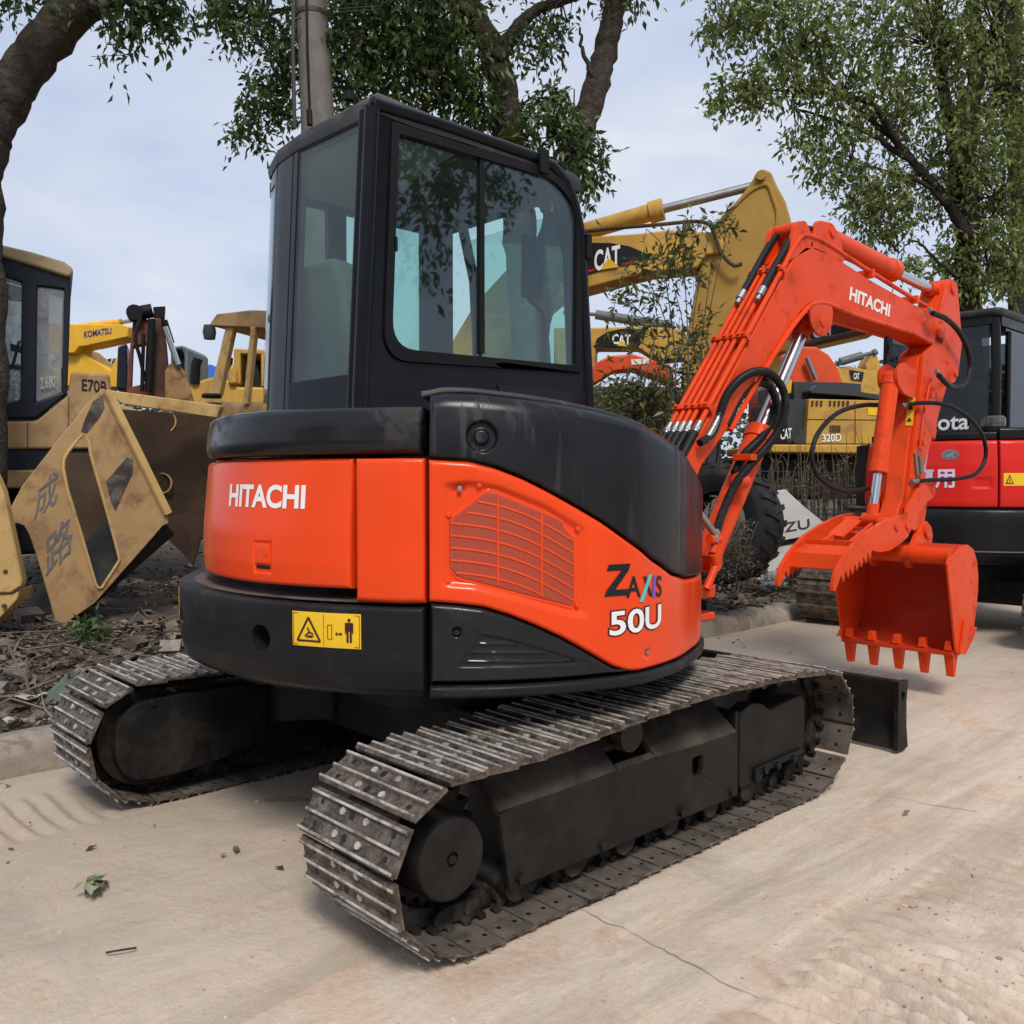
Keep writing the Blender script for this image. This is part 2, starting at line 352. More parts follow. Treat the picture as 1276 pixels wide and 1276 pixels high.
# cylinder-wrapped body panels ------------------------------------------------
def interp(xs, ys): return lambda a: float(np.interp(a, xs, ys))
def polydist(poly, p):
    """signed distance, negative inside"""
    d = 1e9; ins = False; n = len(poly); x, y = p
    for i in range(n):
        ax, ay = poly[i]; bx, by = poly[(i + 1) % n]
        dx, dy = bx - ax, by - ay; t = max(0, min(1, ((x - ax) * dx + (y - ay) * dy) / (dx * dx + dy * dy + 1e-12)))
        d = min(d, math.hypot(x - ax - t * dx, y - ay - t * dy))
        if (ay > y) != (by > y) and x < (bx - ax) * (y - ay) / (by - ay) + ax: ins = not ins
    return -d if ins else d
def cpanel(mb, C, a0, a1, zlo, zhi, Rf, n=50, m=12, eb=.012, et=.012, es=.012, depth=.06, tdepth=None, bdepth=None, disp=None, azx=(), zx=()):
    zl = zlo if callable(zlo) else (lambda a: zlo); zh = zhi if callable(zhi) else (lambda a: zhi)
    rf = Rf if callable(Rf) else (lambda a, z: Rf)
    rad = rf((a0 + a1) / 2, .9)
    E = [0, .08, .25, .5, .75, 1.]
    cols = sorted(set([round(a, 4) for a in list(np.linspace(a0, a1, n)) + [a0 + math.degrees(es * q / rad) for q in E] + [a1 - math.degrees(es * q / rad) for q in E] + list(azx)]))
    tdepth = depth if tdepth is None else tdepth; bdepth = depth if bdepth is None else bdepth
    grid = []; rows = None
    for a in cols:
        lo, hi = zl(a), zh(a); h = hi - lo; k = min(1, h / (eb + et + 1e-6) * .98)
        zs = [lo + eb * k * q for q in E] + [lo + eb * k + (h - (eb + et) * k) * i / m for i in range(1, m)] + [hi - et * k * q for q in reversed(E)]
        if zx: zs = sorted(zs + [z for z in zx])
        col = []
        for j, z in enumerate(zs):
            r = rf(a, z)
            ds = min(a - a0, a1 - a) * math.pi / 180 * rad
            off = 0
            for d, e in ((ds, es), (z - lo, eb * k), (hi - z, et * k)):
                if d < e: off = min(off, -e * (1 - math.sqrt(max(0, 1 - (1 - d / e) ** 2))))
            if disp: off += disp(a, z)
            col.append((r + off, z))
        col = [(col[0][0] - bdepth, col[0][1])] + col + [(col[-1][0] - tdepth, col[-1][1])]
        grid.append((a, col))
    a_, c_ = grid[0]; grid = [(a_, [(r - (depth if 0 < j < len(c_) - 1 else 0), z) for j, (r, z) in enumerate(c_)])] + grid
    a_, c_ = grid[-1]; grid = grid + [(a_, [(r - (depth if 0 < j < len(c_) - 1 else 0), z) for j, (r, z) in enumerate(c_)])]
    nr = len(grid[0][1]); vs = []
    for a, col in grid:
        s_, c2 = math.sin(R(a)), math.cos(R(a))
        vs += [(C[0] + r * s_, C[1] - r * c2, z) for r, z in col]
    fs = [(i * nr + j, (i + 1) * nr + j, (i + 1) * nr + j + 1, i * nr + j + 1) for i in range(len(grid) - 1) for j in range(nr - 1)]
    mb.add(vs, fs)
def ctext(mb, body, C, Rf, az0, z0, wdeg, h, offset=.012, shear=0., lift=.002, skew=None):
    vs, fs = textmesh(body, 1, offset, 1, shear); vs = fit(vs, 1, 1); out = []
    for x, y in vs:
        a = az0 + wdeg * x; z = z0 + h * y
        if skew: z += skew * x
        r = (Rf(a, z) if callable(Rf) else Rf) + lift
        out.append((C[0] + r * math.sin(R(a)), C[1] - r * math.cos(R(a)), z))
    mb.add(out, fs)
def cpoly(mb, C, Rf, poly, lift=.002):
    """small flat polygon (az,z) lying on the body"""
    out = []
    for a, z in poly:
        r = (Rf(a, z) if callable(Rf) else Rf) + lift
        out.append((C[0] + r * math.sin(R(a)), C[1] - r * math.cos(R(a)), z))
    mb.add(out, [tuple(range(len(poly)))])
def cpt(C, r, a, z): return Vector((C[0] + r * math.sin(R(a)), C[1] - r * math.cos(R(a)), z))
# ================================================================== world, light
w = bpy.data.worlds.new('World'); S.world = w; w.use_nodes = True
nt = w.node_tree; bg = nt.nodes['Background']
SUN_DIR = (VR * .14 - VH * .80 + VZ * 1.0).normalized()
sun_el = math.asin(SUN_DIR.z); sun_az = math.atan2(SUN_DIR.x, SUN_DIR.y)
sky = N(nt, 'ShaderNodeTexSky', sky_type='NISHITA'); sky.sun_disc = False; sky.sun_elevation = sun_el; sky.sun_rotation = sun_az
sky.air_density = 1.2; sky.dust_density = 2.5
nt.links.new(sky.outputs[0], bg.inputs[0]); bg.inputs[1].default_value = .09
bg2 = N(nt, 'ShaderNodeBackground')
co = N(nt, 'ShaderNodeTexCoord').outputs['Generated']
mp = N(nt, 'ShaderNodeMapping'); nt.links.new(co, mp.inputs['Vector']); mp.inputs['Scale'].default_value = (1, 1, 2.6)
f1 = noise(nt, mp.outputs[0], 2.6, 8, .55, .35)
cc = ramp(nt, f1, [(.30, (.47, .565, .78)), (.46, (.60, .675, .84)), (.60, (.70, .75, .865)), (.74, (.86, .88, .92))])
nt.links.new(cc, bg2.inputs[0]); bg2.inputs[1].default_value = .92
mx = N(nt, 'ShaderNodeMixShader')
f2 = ramp(nt, noise(nt, mp.outputs[0], 1.7, 6, .5), [(.3, g(.72)), (.7, g(.95))])
nt.links.new(f2, mx.inputs[0]); nt.links.new(bg.outputs[0], mx.inputs[1]); nt.links.new(bg2.outputs[0], mx.inputs[2])
nt.links.new(mx.outputs[0], nt.nodes['World Output'].inputs['Surface'])
sd = bpy.data.lights.new('sun', 'SUN'); sd.energy = 2.4; sd.angle = R(17); sd.color = (1, .95, .88)
so = bpy.data.objects.new('sun', sd); COL.objects.link(so); so.rotation_euler = SUN_DIR.to_track_quat('Z', 'Y').to_euler(); so.location = (0, 0, 12)
S.view_settings.view_transform = 'Standard'; S.view_settings.look = 'None'; S.view_settings.exposure = .24; S.view_settings.gamma = 1
S.cycles.max_bounces = 8; S.cycles.transparent_max_bounces = 16; S.cycles.use_denoising = True
S.cycles.caustics_reflective = False; S.cycles.caustics_refractive = False
# ================================================================== the red-orange compact excavator
EX = empty('compact_excavator', (0, 0, 0))
tag(EX, 'orange and black compact excavator standing on the concrete road, whole machine in front', 'excavator')
# ---- tracks
def track_path():
    """closed (y,z) line of the chain; the shoes sit OFFS outside it, so that they fan out round the wheels"""
    pts = [(-.93, .074), (-.83, .056), (.94, .056), (1.05, .078)]
    pts += arc(1.02, .268, .184, -66, 80, 14)
    pts += [(.74, .468), (.27, .488), (-.2, .468), (-.6, .442)]
    pts += arc(-.880, .262, .184, 98, 242, 14)
    P = [Vector(p) for p in pts]; P.append(P[0]); L = [0]
    for a, b in zip(P, P[1:]): L.append(L[-1] + (b - a).length)
    return P, L
OFFS = .040
TP, TL = track_path()
def tp(s):
    s %= TL[-1]
    for i in range(len(TL) - 1):
        if s <= TL[i + 1]: return TP[i].lerp(TP[i + 1], (s - TL[i]) / (TL[i + 1] - TL[i]))
NSH = 44; PITCHL = TL[-1] / NSH
def crawler(sx, wear):
    """sx=+1 right side track, -1 left side track; X range .63-1.07"""
    xm = sx * .85; x0, x1 = .63, 1.07
    ys_ = 0 if sx > 0 else -.16
    c = tag(empty('crawler_track', (xm, 0, 0)), None); c.parent = EX; c.location = (xm, ys_, 0)
    # one shoe, local: x across, y along travel, z outward
    def shoe_mesh():
        mb = MB(); hw = (x1 - x0) / 2; hl = .060
        prof = [(-hw, -.006), (-hw + .03, .0), (hw - .03, .0), (hw, -.006)]
        loop = [(-hw, -hl), (hw - .0, -hl), (hw, -hl * .5), (hw, hl * .5), (hw - .0, hl), (-hw, hl), (-hw, hl * .5), (-hw, -hl * .5)]
        mb.prism(loop, 2, -.004, .0045); mb.k = 4; mb.add([(x * .998, y * .995, -.0046) for x, y in loop], [tuple(range(8))])
        mb.k = 1
        for y, h in ((-hl + .012, .017), (0.004, .016), (hl - .006, .019)):
            mb.k = 0; mb.prism([(y - .011, .0045), (y + .011, .0045), (y + .0045, h - .004), (y - .0045, h - .004)], 0, -hw + .002, hw - .002)
            mb.k = 1; mb.prism([(y - .0045, h - .0042), (y + .0045, h - .0042), (y + .0028, h), (y - .0028, h)], 0, -hw + .002, hw - .002)
        mb.k = 2
        for bx in (-.058, .0, .050):
            for y in (-.029, .031):
                if bx == 0: continue
                mb.cyl((bx + .01, y, .004), (bx + .01, y, .0105), .011, 8)
        mb.k = 3
        for bx in (.0, hw - .055, -hw + .055):
            for y in (-.029, .031):
                mb.cyl((bx + (.02 if bx == 0 else 0), y, .0044), (bx + (.02 if bx == 0 else 0), y, .0062), .012 if bx == 0 else .008, 8)
                if bx: mb.cyl((bx, y, -.0058), (bx, y, -.0047), .008, 8)
        return mb
    proto = None
    for i in range(NSH):
        s = i * PITCHL + .02
        a, b = tp(s - PITCHL / 2), tp(s + PITCHL / 2); mid = (a + b) / 2; t = (b - a).normalized()
        nrm = Vector((t.y, -t.x))
        rot = Matrix(((1, 0, 0), (0, t.x, nrm.x), (0, t.y, nrm.y))).to_4x4()
        if (rot.to_3x3().determinant()) < 0: rot = rot @ Matrix.Scale(-1, 4, (1, 0, 0))
        if proto is None:
            ORGN[c.name] = Vector((0, 0, 0))
            proto = shoe_mesh().build('track_shoe', ['shoe', 'grouser', 'bolt', 'inkblack', 'shoe_in'], c, bevel=.002, seg=1); o = proto
            ORGN[c.name] = Vector((xm, 0, 0))
        else:
            o = proto.copy(); COL.objects.link(o); o.parent = c
        jit = Matrix.Rotation(.045 + random.uniform(-.02, .02), 4, 'X') @ Matrix.Rotation(random.uniform(-.008, .008), 4, 'Y')
        mid = mid + nrm * OFFS
        o.matrix_local = Matrix.Translation((random.uniform(-.003, .003), mid.x, mid.y)) @ rot @ jit
    mb = MB()
    for i in range(NSH):
        s = i * PITCHL + .02
        a, b = tp(s - PITCHL / 2), tp(s + PITCHL / 2); t = (b - a).normalized(); n = Vector((-t.y, t.x))
        for q in (-.055, .055):
            X_ = xm + q
            A = a - t * .012; B = b + t * .012
            u = n * .024
            mb.prism([tuple(A - u), tuple(B - u), tuple(B + u), tuple(A + u)], 0, X_ - .012 + (.006 if i % 2 else -.006), X_ + .012 + (.006 if i % 2 else -.006))
        p = a
        mb.cyl((xm - .085, p.x, p.y), (xm + .085, p.x, p.y), .027, 12)
        p2 = (a + b) / 2 - n * .026
        for q in (-.062, .062):
            for e in (-.03, .03):
                pp = p2 + t * e; mb.cyl((xm + q * 1.35 - .012, pp.x, pp.y), (xm + q * 1.35 + .012, pp.x, pp.y), .014, 6)
    mb.build('track_chain', 'chain', c, smooth=45)
    # frame
    mb = MB()
    def sec(y0, y1, ztop, zmid, zb, xo):
        prof = [(.70, zb), (xo, zb), (xo, zmid), (xo - .13, ztop), (.70, ztop)]
        vs = [(sx * px, y0, pz) for px, pz in prof]; mb.loops(vs, (0, y1 - y0, 0))
    if sx > 0:
        side = [(-.66, .10), (-.70, .33), (-.60, .34), (-.02, .345), (.48, .335), (.485, .10)]
        win = roundpoly([(.205, .235), (.265, .235), (.265, .30), (.205, .30)], .012)
        win = [(a, b) for a, b in win]
        mb.prism(side, 0, .975, 1.0, [win])
        mb.prism([(-.60, .34), (-.60, .10), (.48, .10), (.48, .335)], 0, .74, .95)
        # sloping top with a notch for the carrier roller
        mb.k = 1
        for ya, yb in ((-.70, -.19), (.01, .48)):
            mb.loops([(1.0, ya, .340), (1.0, yb, .340), (.86, yb, .455), (.86, ya, .455)], (-.02, 0, -.02))
        mb.loops([(.935, -.19, .393), (.935, .01, .393), (.86, .01, .455), (.86, -.19, .455)], (-.02, 0, -.02))
        mb.loops([(1.0, -.19, .340), (1.0, .01, .340), (.975, .0, .36), (.975, -.18, .36)], (-.02, 0, -.02))
        mb.k = 0
        fr = roundpoly([(.512, .115), (.512, .40), (.58, .425), (.66, .415), (.72, .375), (.80, .385), (.95, .40), (.985, .375), (.985, .20), (.955, .165), (.64, .155), (.60, .115)], .02)
        mb.prism(fr, 0, .93, .99)
        mb.prism([(.49, .10), (.512, .10), (.512, .41), (.49, .41)], 0, .78, .985)
    else:
        mb.prism([(-.66, .10), (-.70, .40), (.98, .40), (.98, .12)], 0, -.98, -.72)
    mb.build('track_frame', ['frame_black', 'frame_dusty'], c, bevel=.006)
    mb = MB()
    if sx > 0:
        mb.prism([(.60, .12), (.60, .178), (.95, .185), (.955, .165), (.66, .15), (.64, .12)], 0, .99, 1.004)
        for y in (.66, .75, .87): mb.cyl((1.0, y, .158), (1.016, y, .158), .016, 8)
    else:
        mb.prism(roundpoly([(-1.0, .105), (-.70, .105), (-.38, .16), (-.38, .415), (-1.0, .415)], [.155, .12, .02, .02, .155], 12), 0, -.72, -.648); mb.cyl((-.80, -.862, .262), (-.70, -.862, .262), .19, 40)
        for y, z in ((-.86, .40), (-.62, .37), (-.60, .15), (-.90, .13), (-.46, .17)): mb.cyl((-.648, y, z), (-.640, y, z), .013, 6)
    mb.build('guard_plate', 'frame_black', c, bevel=.004)
    mb = MB()
    for y in (-.6, -.36, -.12, .12, .36, .60):
        mb.lathe([(.02, -.12), (.05, -.12), (.055, -.08), (.045, -.06), (.045, .06), (.055, .08), (.05, .12), (.02, .12)], (xm, y, .095), (1, 0, 0), 20)
    mb.build('track_roller', 'chain', c)
    for y in (-.48, -.20, .06, .30, .56):
        pass
    mb = MB()
    for y in (-.62, -.27, .14, .44): mb.cyl((sx * .99, y, .128), (sx * 1.012, y, .128), .017, 6)
    mb.build('bolt', 'frame_black', c)
    MB().lathe([(.02, -.1), (.055, -.1), (.06, -.06), (.035, -.05), (.035, .05), (.06, .06), (.055, .1), (.02, .1)], (xm + sx * .02, -.09, .43), (1, 0, 0), 24).build('carrier_roller', 'chain', c)
    # idler
    MB().lathe([(.03, -.05), (.17, -.05), (.185, -.02), (.185, .02), (.17, .05), (.03, .05)], (xm, 1.0, .268), (1, 0, 0), 40).build('idler_wheel', 'frame_black', c)
    # drive: sprocket and travel motor drum
    mb = MB()
    sp = []
    for k in range(21):
        for q, dr in ((0, .150), (.3, .150), (.5, .178), (.7, .178)):
            a = 2 * math.pi * (k + q) / 21; sp.append((-.862 + dr * math.cos(a), .262 + dr * math.sin(a)))
    mb.prism(sp, 0, xm - .018, xm + .018)
    mb.build('sprocket', 'chain', c)
    if sx > 0:
        mb = MB(); mb.lathe([(.02, 0), (.135, 0), (.135, .05), (.118, .055), (.112, .205), (.108, .212), (.102, .214), (.02, .214), (.02, .2)], (.79, -.872, .255), (1, 0, 0), 48)
        mb.cyl((1.003, -.872, .255), (1.006, -.872, .255), .012, 12)
        mb.cyl((1.003, -.832, .325), (1.006, -.832, .325), .008, 8)
        mb.build('travel_motor', 'frame_black', c, bevel=.002)
    return c
crawler(1, 0); crawler(-1, 0)
# ---- lower body
mb = MB()
mb.box((0, 0, .33), (1.2, .62, .22)); mb.cyl((0, 0, .42), (0, 0, .56), .44, 40)
for sx in (-1, 1):
    for sy in (-1, 1):
        mb.loops([(sx * .45, sy * .12, .25), (sx * .45, sy * .34, .25), (sx * .72, sy * .52, .22), (sx * .72, sy * .26, .22)], (0, 0, .16))
mb.build('lower_frame', 'dark', EX, bevel=.01)
MB().cyl((0, 0, .55), (0, 0, .618), .40, 48).build('slewing_ring', 'chain', EX)
# dried mud on the lower frame in front of the left track
mb = MB(); n = 14
P = []
for i in range(n + 1):
    for j in range(9):
        u, v = i / n, j / 8; e = min(u, 1 - u, v, 1 - v)
        P.append((-.72 + .30 * v + random.uniform(-.01, .01), -.62 + .62 * u + .1 * v, .405 + min(e, .2) * .2 + random.uniform(0, .018)))
mb.add(P, [(i * 9 + j, i * 9 + j + 1, (i + 1) * 9 + j + 1, (i + 1) * 9 + j) for i in range(n) for j in range(8)])
M['driedmud'] = pm('dried_mud', (.19, .155, .12), .95, var=.3, vs=25, bmp=.6, bs=50, dirt=(.10, .085, .068), damt=.5, dscale=14)
mb.build('dried_mud', 'driedmud', EX, smooth=20)
# dozer blade
bl = None
mb = MB(); prof = [(1.74, .335)] + [(1.74 + .05 * math.sin(math.pi * t) , .335 - .315 * t) for t in (.15, .3, .45, .6, .75, .9)] + [(1.75, .018)]
back = [(y + .012 + .0, z) for y, z in reversed(prof)]
mb.prism(prof + back, 0, -1.03, 1.02)
mb.box((0, 1.765, .33), (2.04, .045, .02)); 
bl = mb.build('dozer_blade', 'frame_black', EX, bevel=.003)
mb = MB(); ep = [(1.735, .340), (1.735, .018), (1.80, .012), (1.845, .020), (1.828, .12), (1.825, .24), (1.84, .335)]
mb.prism(ep, 0, 1.02, 1.042, [arc(1.787, .268, .019, 0, 330, 11)]); mb.prism(ep, 0, -1.052, -1.03)
mb.build('end_plate', 'frame_black', bl, bevel=.003)
mb = MB()
for x in (-.32, .32): mb.loops([(x - .05, .3, .30), (x + .05, .3, .30), (x + .05, 1.75, .22), (x - .05, 1.75, .22)], (0, 0, -.1))
mb.build('blade_arm', 'frame_black', bl, bevel=.005)
# ---- upper structure, round about the slewing axis
C0 = (0, 0)
def Rb(a, z=1.0):
    return float(np.interp(a, [-180, -60, 82, 95, 105, 120, 135], [1.06, 1.06, 1.06, 1.02, .985, .962, .955]))
mb = MB(); mb.lathe([(.05, .60), (.93, .60), (.93, .90), (.80, .92), (.05, .92)], (0, 0, 0), (0, 0, 1), 64); mb.build('swing_frame', 'dark', EX)
# counterweight with round pockets
HOLES = [(14.3, .772, .040), (-16.5, .772, .040), (-29, .69, .036)]
def cwdisp(a, z):
    d = 0
    for ha, hz, hr in HOLES:
        q = math.hypot((a - ha) * math.pi / 180 * 1.06, z - hz)
        d = min(d, -.055 * max(0, min(1, (hr - q) / .0045)))
    return d
azx = []; zx = []
for ha, hz, hr in HOLES: azx += [ha + math.degrees(x) for x in np.linspace(-.046, .046, 31)]; zx += [hz + x for x in np.linspace(-.044, .044, 25)]
def Rcw(a, z): return float(np.interp(z, [.60, .64, .70, .80, .88, .92], [1.015, 1.052, 1.066, 1.07, 1.07, 1.062])) * float(np.interp(a, [-125, -90, -55, -15, 5, 50], [.93, .98, 1.015, 1.02, 1, 1]))
mb = MB(); cpanel(mb, C0, -122, 44.1, .612, interp([-60, 0, 44], [.905, .893, .886]), Rcw, n=70, m=9, eb=.03, et=.012, es=.014, depth=.2, tdepth=.24, bdepth=.3, disp=cwdisp, azx=azx, zx=zx)
cw = mb.build('counterweight', 'cwblack', EX, smooth=45, recalc=False)
mb = MB(); cpanel(mb, C0, -80, 43, .895, .9, 1.035, n=50, m=2, eb=.002, et=.002, es=.004, depth=.05, tdepth=.3); mb.build('dusty_ledge', 'ledge', cw)
# warning decal on the counterweight
def decal(a0, a1, z0, z1, name, par, flip=False):
    rr = lambda a, z: Rcw(a, z) + .002
    mb = MB(); cpanel(mb, C0, a0, a1, z0, z1, rr, n=8, m=4, eb=.0008, et=.0008, es=.0008, depth=.002); mb.k = 1; q = lambda u, v: (a0 + (a1 - a0) * u, z0 + (z1 - z0) * v)
    def st(u0, v0, u1, v1): cpoly(mb, C0, rr, [q(u0, v0), q(u1, v0), q(u1, v1), q(u0, v1)], .0016)
    for e in ((.02, .04, .98, .055), (.02, .945, .98, .96), (.015, .04, .023, .96), (.977, .04, .985, .96), (.478, .05, .484, .95)): st(*e)
    def seg(p, r_, wd=.016):
        p, r_ = Vector(p), Vector(r_); dd = (r_ - p); nn = Vector((-dd.y * .42, dd.x / .42)).normalized() * wd; nn.x *= .6
        cpoly(mb, C0, rr, [q(*(p + nn)), q(*(p - nn)), q(*(r_ - nn)), q(*(r_ + nn))], .0016)
    tri = [(.08, .16), (.43, .16), (.255, .84)]
    for i in range(3): seg(tri[i], tri[(i + 1) % 3], .030)
    for a_, b_ in (((.20, .30), (.27, .42)), ((.27, .42), (.24, .55)), ((.27, .42), (.33, .36)), ((.22, .28), (.31, .28)), ((.25, .30), (.33, .30))): seg(a_, b_, .022)
    for e in (((.54, .25), (.54, .66)), ((.60, .25), (.60, .66)), ((.54, .25), (.60, .25)), ((.54, .66), (.60, .66))): seg(*e, .008)
    st(.655, .40, .735, .43); cpoly(mb, C0, rr, [q(.645, .415), q(.675, .36), q(.675, .47)], .0016); cpoly(mb, C0, rr, [q(.75, .415), q(.715, .36), q(.715, .47)], .0016)
    st(.80, .50, .885, .75); st(.805, .18, .835, .52); st(.85, .18, .88, .52); st(.785, .44, .80, .74); st(.885, .44, .90, .74)
    cpoly(mb, C0, rr, [q(.8425 + .022 * math.cos(t), .82 + .05 * math.sin(t)) for t in np.linspace(0, 6.28, 12)[:-1]], .0016)
    mb.build(name, ['decal_yellow', 'decal_ink'], par, smooth=60, recalc=False)
decal(21.5, 34.0, .762, .866, 'warning_decal', cw)
decal(-36, -24.5, .762, .866, 'warning_decal', cw)
# engine door
def Rd(a, z): return float(np.interp(z, [.93, 1.0, 1.1, 1.33], [1.03, 1.035, 1.032, 1.012])) * float(np.interp(a, [-60, -20, 10, 32], [.955, .972, 1, 1.008]))
LP = [(10.2, 1.072), (15.0, 1.072), (15.0, .968), (10.2, .968)]
def ddisp(a, z):
    d = polydist([((x - 12.6) * .0185, y - 1.02) for x, y in LP], ((a - 12.6) * .0185, z - 1.02))
    return -.006 * max(0, min(1, -d / .004))
mb = MB(); cpanel(mb, C0, -34, 31.5, .935, 1.328, Rd, n=44, m=16, eb=.014, et=.016, es=.013, depth=.06, disp=ddisp, azx=list(np.linspace(9.8, 15.4, 22)), zx=list(np.linspace(.962, 1.078, 24)))
dr = mb.build('engine_door', 'orange', EX, smooth=50, recalc=False)
mb = MB(); cpanel(mb, C0, 10.7, 14.6, 1.0, 1.062, lambda a, z: Rd(a, z) - .001, n=5, m=3, eb=.002, et=.002, es=.002, depth=.006)
v = cpt(C0, Rd(13.6, 1.04) - .002, 13.6, 1.035); mb.cyl(v, v + (v - Vector((0, 0, v.z))).normalized() * .004, .011, 14)
mb.build('door_latch', 'orange', dr)
mb = MB(); cpanel(mb, C0, 10.8, 14.5, .982, .994, lambda a, z: Rd(a, z) - .0045, n=5, m=2, eb=.001, et=.001, es=.001, depth=.002); mb.build('latch_slot', 'inkblack', dr)
mb = MB(); ctext(mb, 'HITACHI', C0, Rd, 1.0, 1.176, 21.5, .074, .034, skew=-.003); mb.build('lettering', 'white', dr, recalc=False)
# corner panel beside the door
mb = MB(); cpanel(mb, C0, 32.6, 44.2, .897, 1.325, lambda a, z: float(np.interp(a, [31, 40.5, 44.2], [1.045, 1.06, 1.052])), n=12, m=8, eb=.022, et=.014, es=.012, depth=.08, azx=(40.2, 40.8))
mb.build('corner_panel', 'orange', EX, smooth=30, recalc=False)
# strip above the door
def Rs(a, z): return float(np.interp(z, [1.335, 1.36, 1.42, 1.49], [1.02, 1.038, 1.036, 1.02])) * float(np.interp(a, [-60, -20, 10, 30], [.935, .955, 1.0, 1.005]))
mb = MB(); cpanel(mb, C0, -36, 43.6, 1.338, interp([-36, 0, 44], [1.482, 1.482, 1.478]), Rs, n=44, m=6, eb=.012, et=.020, es=.016, depth=.3, tdepth=.5, bdepth=.2)
mb.build('rear_cover', 'black', EX, smooth=50, recalc=False)
# right side panel with the recessed mesh
UP_ = interp([45, 51.4, 55.6, 59.9, 64.3, 68.9, 73.9, 79.3, 85.4, 92.8, 100, 110, 126], [1.322, 1.315, 1.295, 1.265, 1.226, 1.182, 1.133, 1.073, 1.008, .950, .925, .915, .91])
LO_ = interp([45, 49.3, 53.5, 57.7, 62.1, 66.6, 71.4, 76.0, 79.4, 82, 126], [.905, .899, .889, .864, .830, .790, .740, .690, .665, .662, .662])
REC = [(47.0, .945), (47.0, 1.255), (51.5, 1.265), (56, 1.25), (63.5, 1.196), (70.9, 1.118), (71.2, .845), (68, .85), (58, .908), (52, .938)]
RECm = [((a - 60) * .0185, z - 1) for a, z in REC]
BUL = [(49.77, 1.236, .02), (84.2, .713, .018)]
def sdisp(a, z):
    d = polydist(RECm, ((a - 60) * .0185, z - 1)); t = max(0, min(1, -d / .022)); o = -.016 * t * t * (3 - 2 * t)
    for ba, bz, br in BUL:
        q = math.hypot((a - ba) * .0185, z - bz); o -= .007 * max(0, min(1, (br - q) / .006))
    return o
mb = MB(); cpanel(mb, C0, 44.9, 126, LO_, UP_, Rb, n=120, m=54, eb=.014, et=.018, es=.010, depth=.09, disp=sdisp)
sp_ = mb.build('side_panel', 'orange', EX, smooth=60, recalc=False)
GLO = interp([48.1, 49.3, 68.5, 68.9], [1.006, .979, .882, .90]); GUP = interp([48.1, 54.1, 55.6, 66.6, 67.3, 68.9], [1.141, 1.226, 1.222, 1.139, 1.112, 1.085])
mb = MB(); cpanel(mb, C0, 47.5, 69.6, lambda a: GLO(a) - .012, lambda a: GUP(a) + .012, lambda a, z: Rb(a) - .0128, n=40, m=14, eb=.004, et=.004, es=.004, depth=.01)
fr_ = mb.build('mesh_surround', 'orange', sp_, smooth=50, recalc=False)
mb = MB(); cpanel(mb, C0, 48.1, 68.9, GLO, GUP, lambda a, z: Rb(a) - .0100, n=40, m=20, eb=.003, et=.003, es=.003, depth=.004)
gr_ = mb.build('cooling_mesh', 'grille', sp_, smooth=60, recalc=False)
mb = MB()
for k in range(8):
    pts = []
    for a in np.linspace(48.3, 68.7, 24):
        z = .955 + k * .036 - (a - 48) * .0062 + .03 * math.sin((a - 48) / 20.6 * math.pi)
        if GLO(a) + .006 < z < GUP(a) - .006: pts.append(cpt(C0, Rb(a) - .0118, a, z))
    if len(pts) > 2: mb.tube(pts, .0048, 6)
for a in (55.9, 63.2): mb.tube([cpt(C0, Rb(a) - .0112, a, z) for z in np.linspace(GLO(a) + .006, GUP(a) - .006, 8)], .0052, 6)
M['mesh_rib'] = pm('mesh_rib', (.66, .062, .014), .45)
mb.build('mesh_rib', 'mesh_rib', sp_)
mb = MB()
for a, z in ((48.0, 1.16), (52.9, 1.247), (69.5, 1.115), (69.4, .885), (47.9, .965)):
    v = cpt(C0, Rb(a) - .0135, a, z); mb.cyl(v, cpt(C0, Rb(a) - .004, a, z), .008, 10)
mb.build('bolt', 'orange', sp_, bevel=.002)
mb = MB()
for a, z in ((49.77, 1.236), (84.2, .713)):
    mb.cyl(cpt(C0, Rb(a) - .01, a, z), cpt(C0, Rb(a) + .0005, a, z), .0085, 8)
mb.build('bolt', 'steel', sp_, bevel=.002)
# model lettering
def glyph(mb, polys, a0, z0, sa, sz, lift):
    for p in polys: cpoly(mb, C0, Rb, [(a0 + x * sa, z0 + y * sz) for x, y in p], lift)
mb = MB(); Zp = [[(.10, 1.0), (1.0, 1.0), (.93, .80), (.02, .80)], [(.62, .80), (.93, .80), (.36, .20), (.02, .20)], [(.02, .20), (.95, .20), (.86, 0), (-.08, 0)]]
glyph(mb, Zp, 74.6, .905, 5.0, .098, .0025)
ctext(mb, 'A', C0, Rb, 78.7, .897, 3.2, .066, .016, lift=.0025)
ctext(mb, 'S', C0, Rb, 86.35, .887, 1.95, .068, .016, lift=.0025)
glyph(mb, [[(0, 1), (.30, 1), (1, 0), (.70, 0)]], 82.5, .893, 2.8, .066, .0025)
mb.build('lettering', 'inkblack', sp_, recalc=False)
mb = MB(); glyph(mb, [[(0, 0), (.30, 0), (1.0, 1.12), (.72, 1.12)]], 81.5, .880, 3.6, .075, .0035); mb.build('lettering', 'teal', sp_, recalc=False)
mb = MB(); glyph(mb, [[(0, 0), (.8, 0), (.95, 1), (.15, 1)]], 85.25, .890, 1.0, .067, .0030); mb.build('lettering', 'purple', sp_, recalc=False)
mb = MB(); ctext(mb, '50U', C0, Rb, 75.0, .779, 13.3, .083, .060, lift=.0025, skew=.006); mb.build('lettering', 'inkblack', sp_, recalc=False)
mb = MB(); ctext(mb, '50U', C0, Rb, 75.25, .783, 12.8, .075, .022, lift=.0035, skew=.006); mb.build('lettering', 'white', sp_, recalc=False)
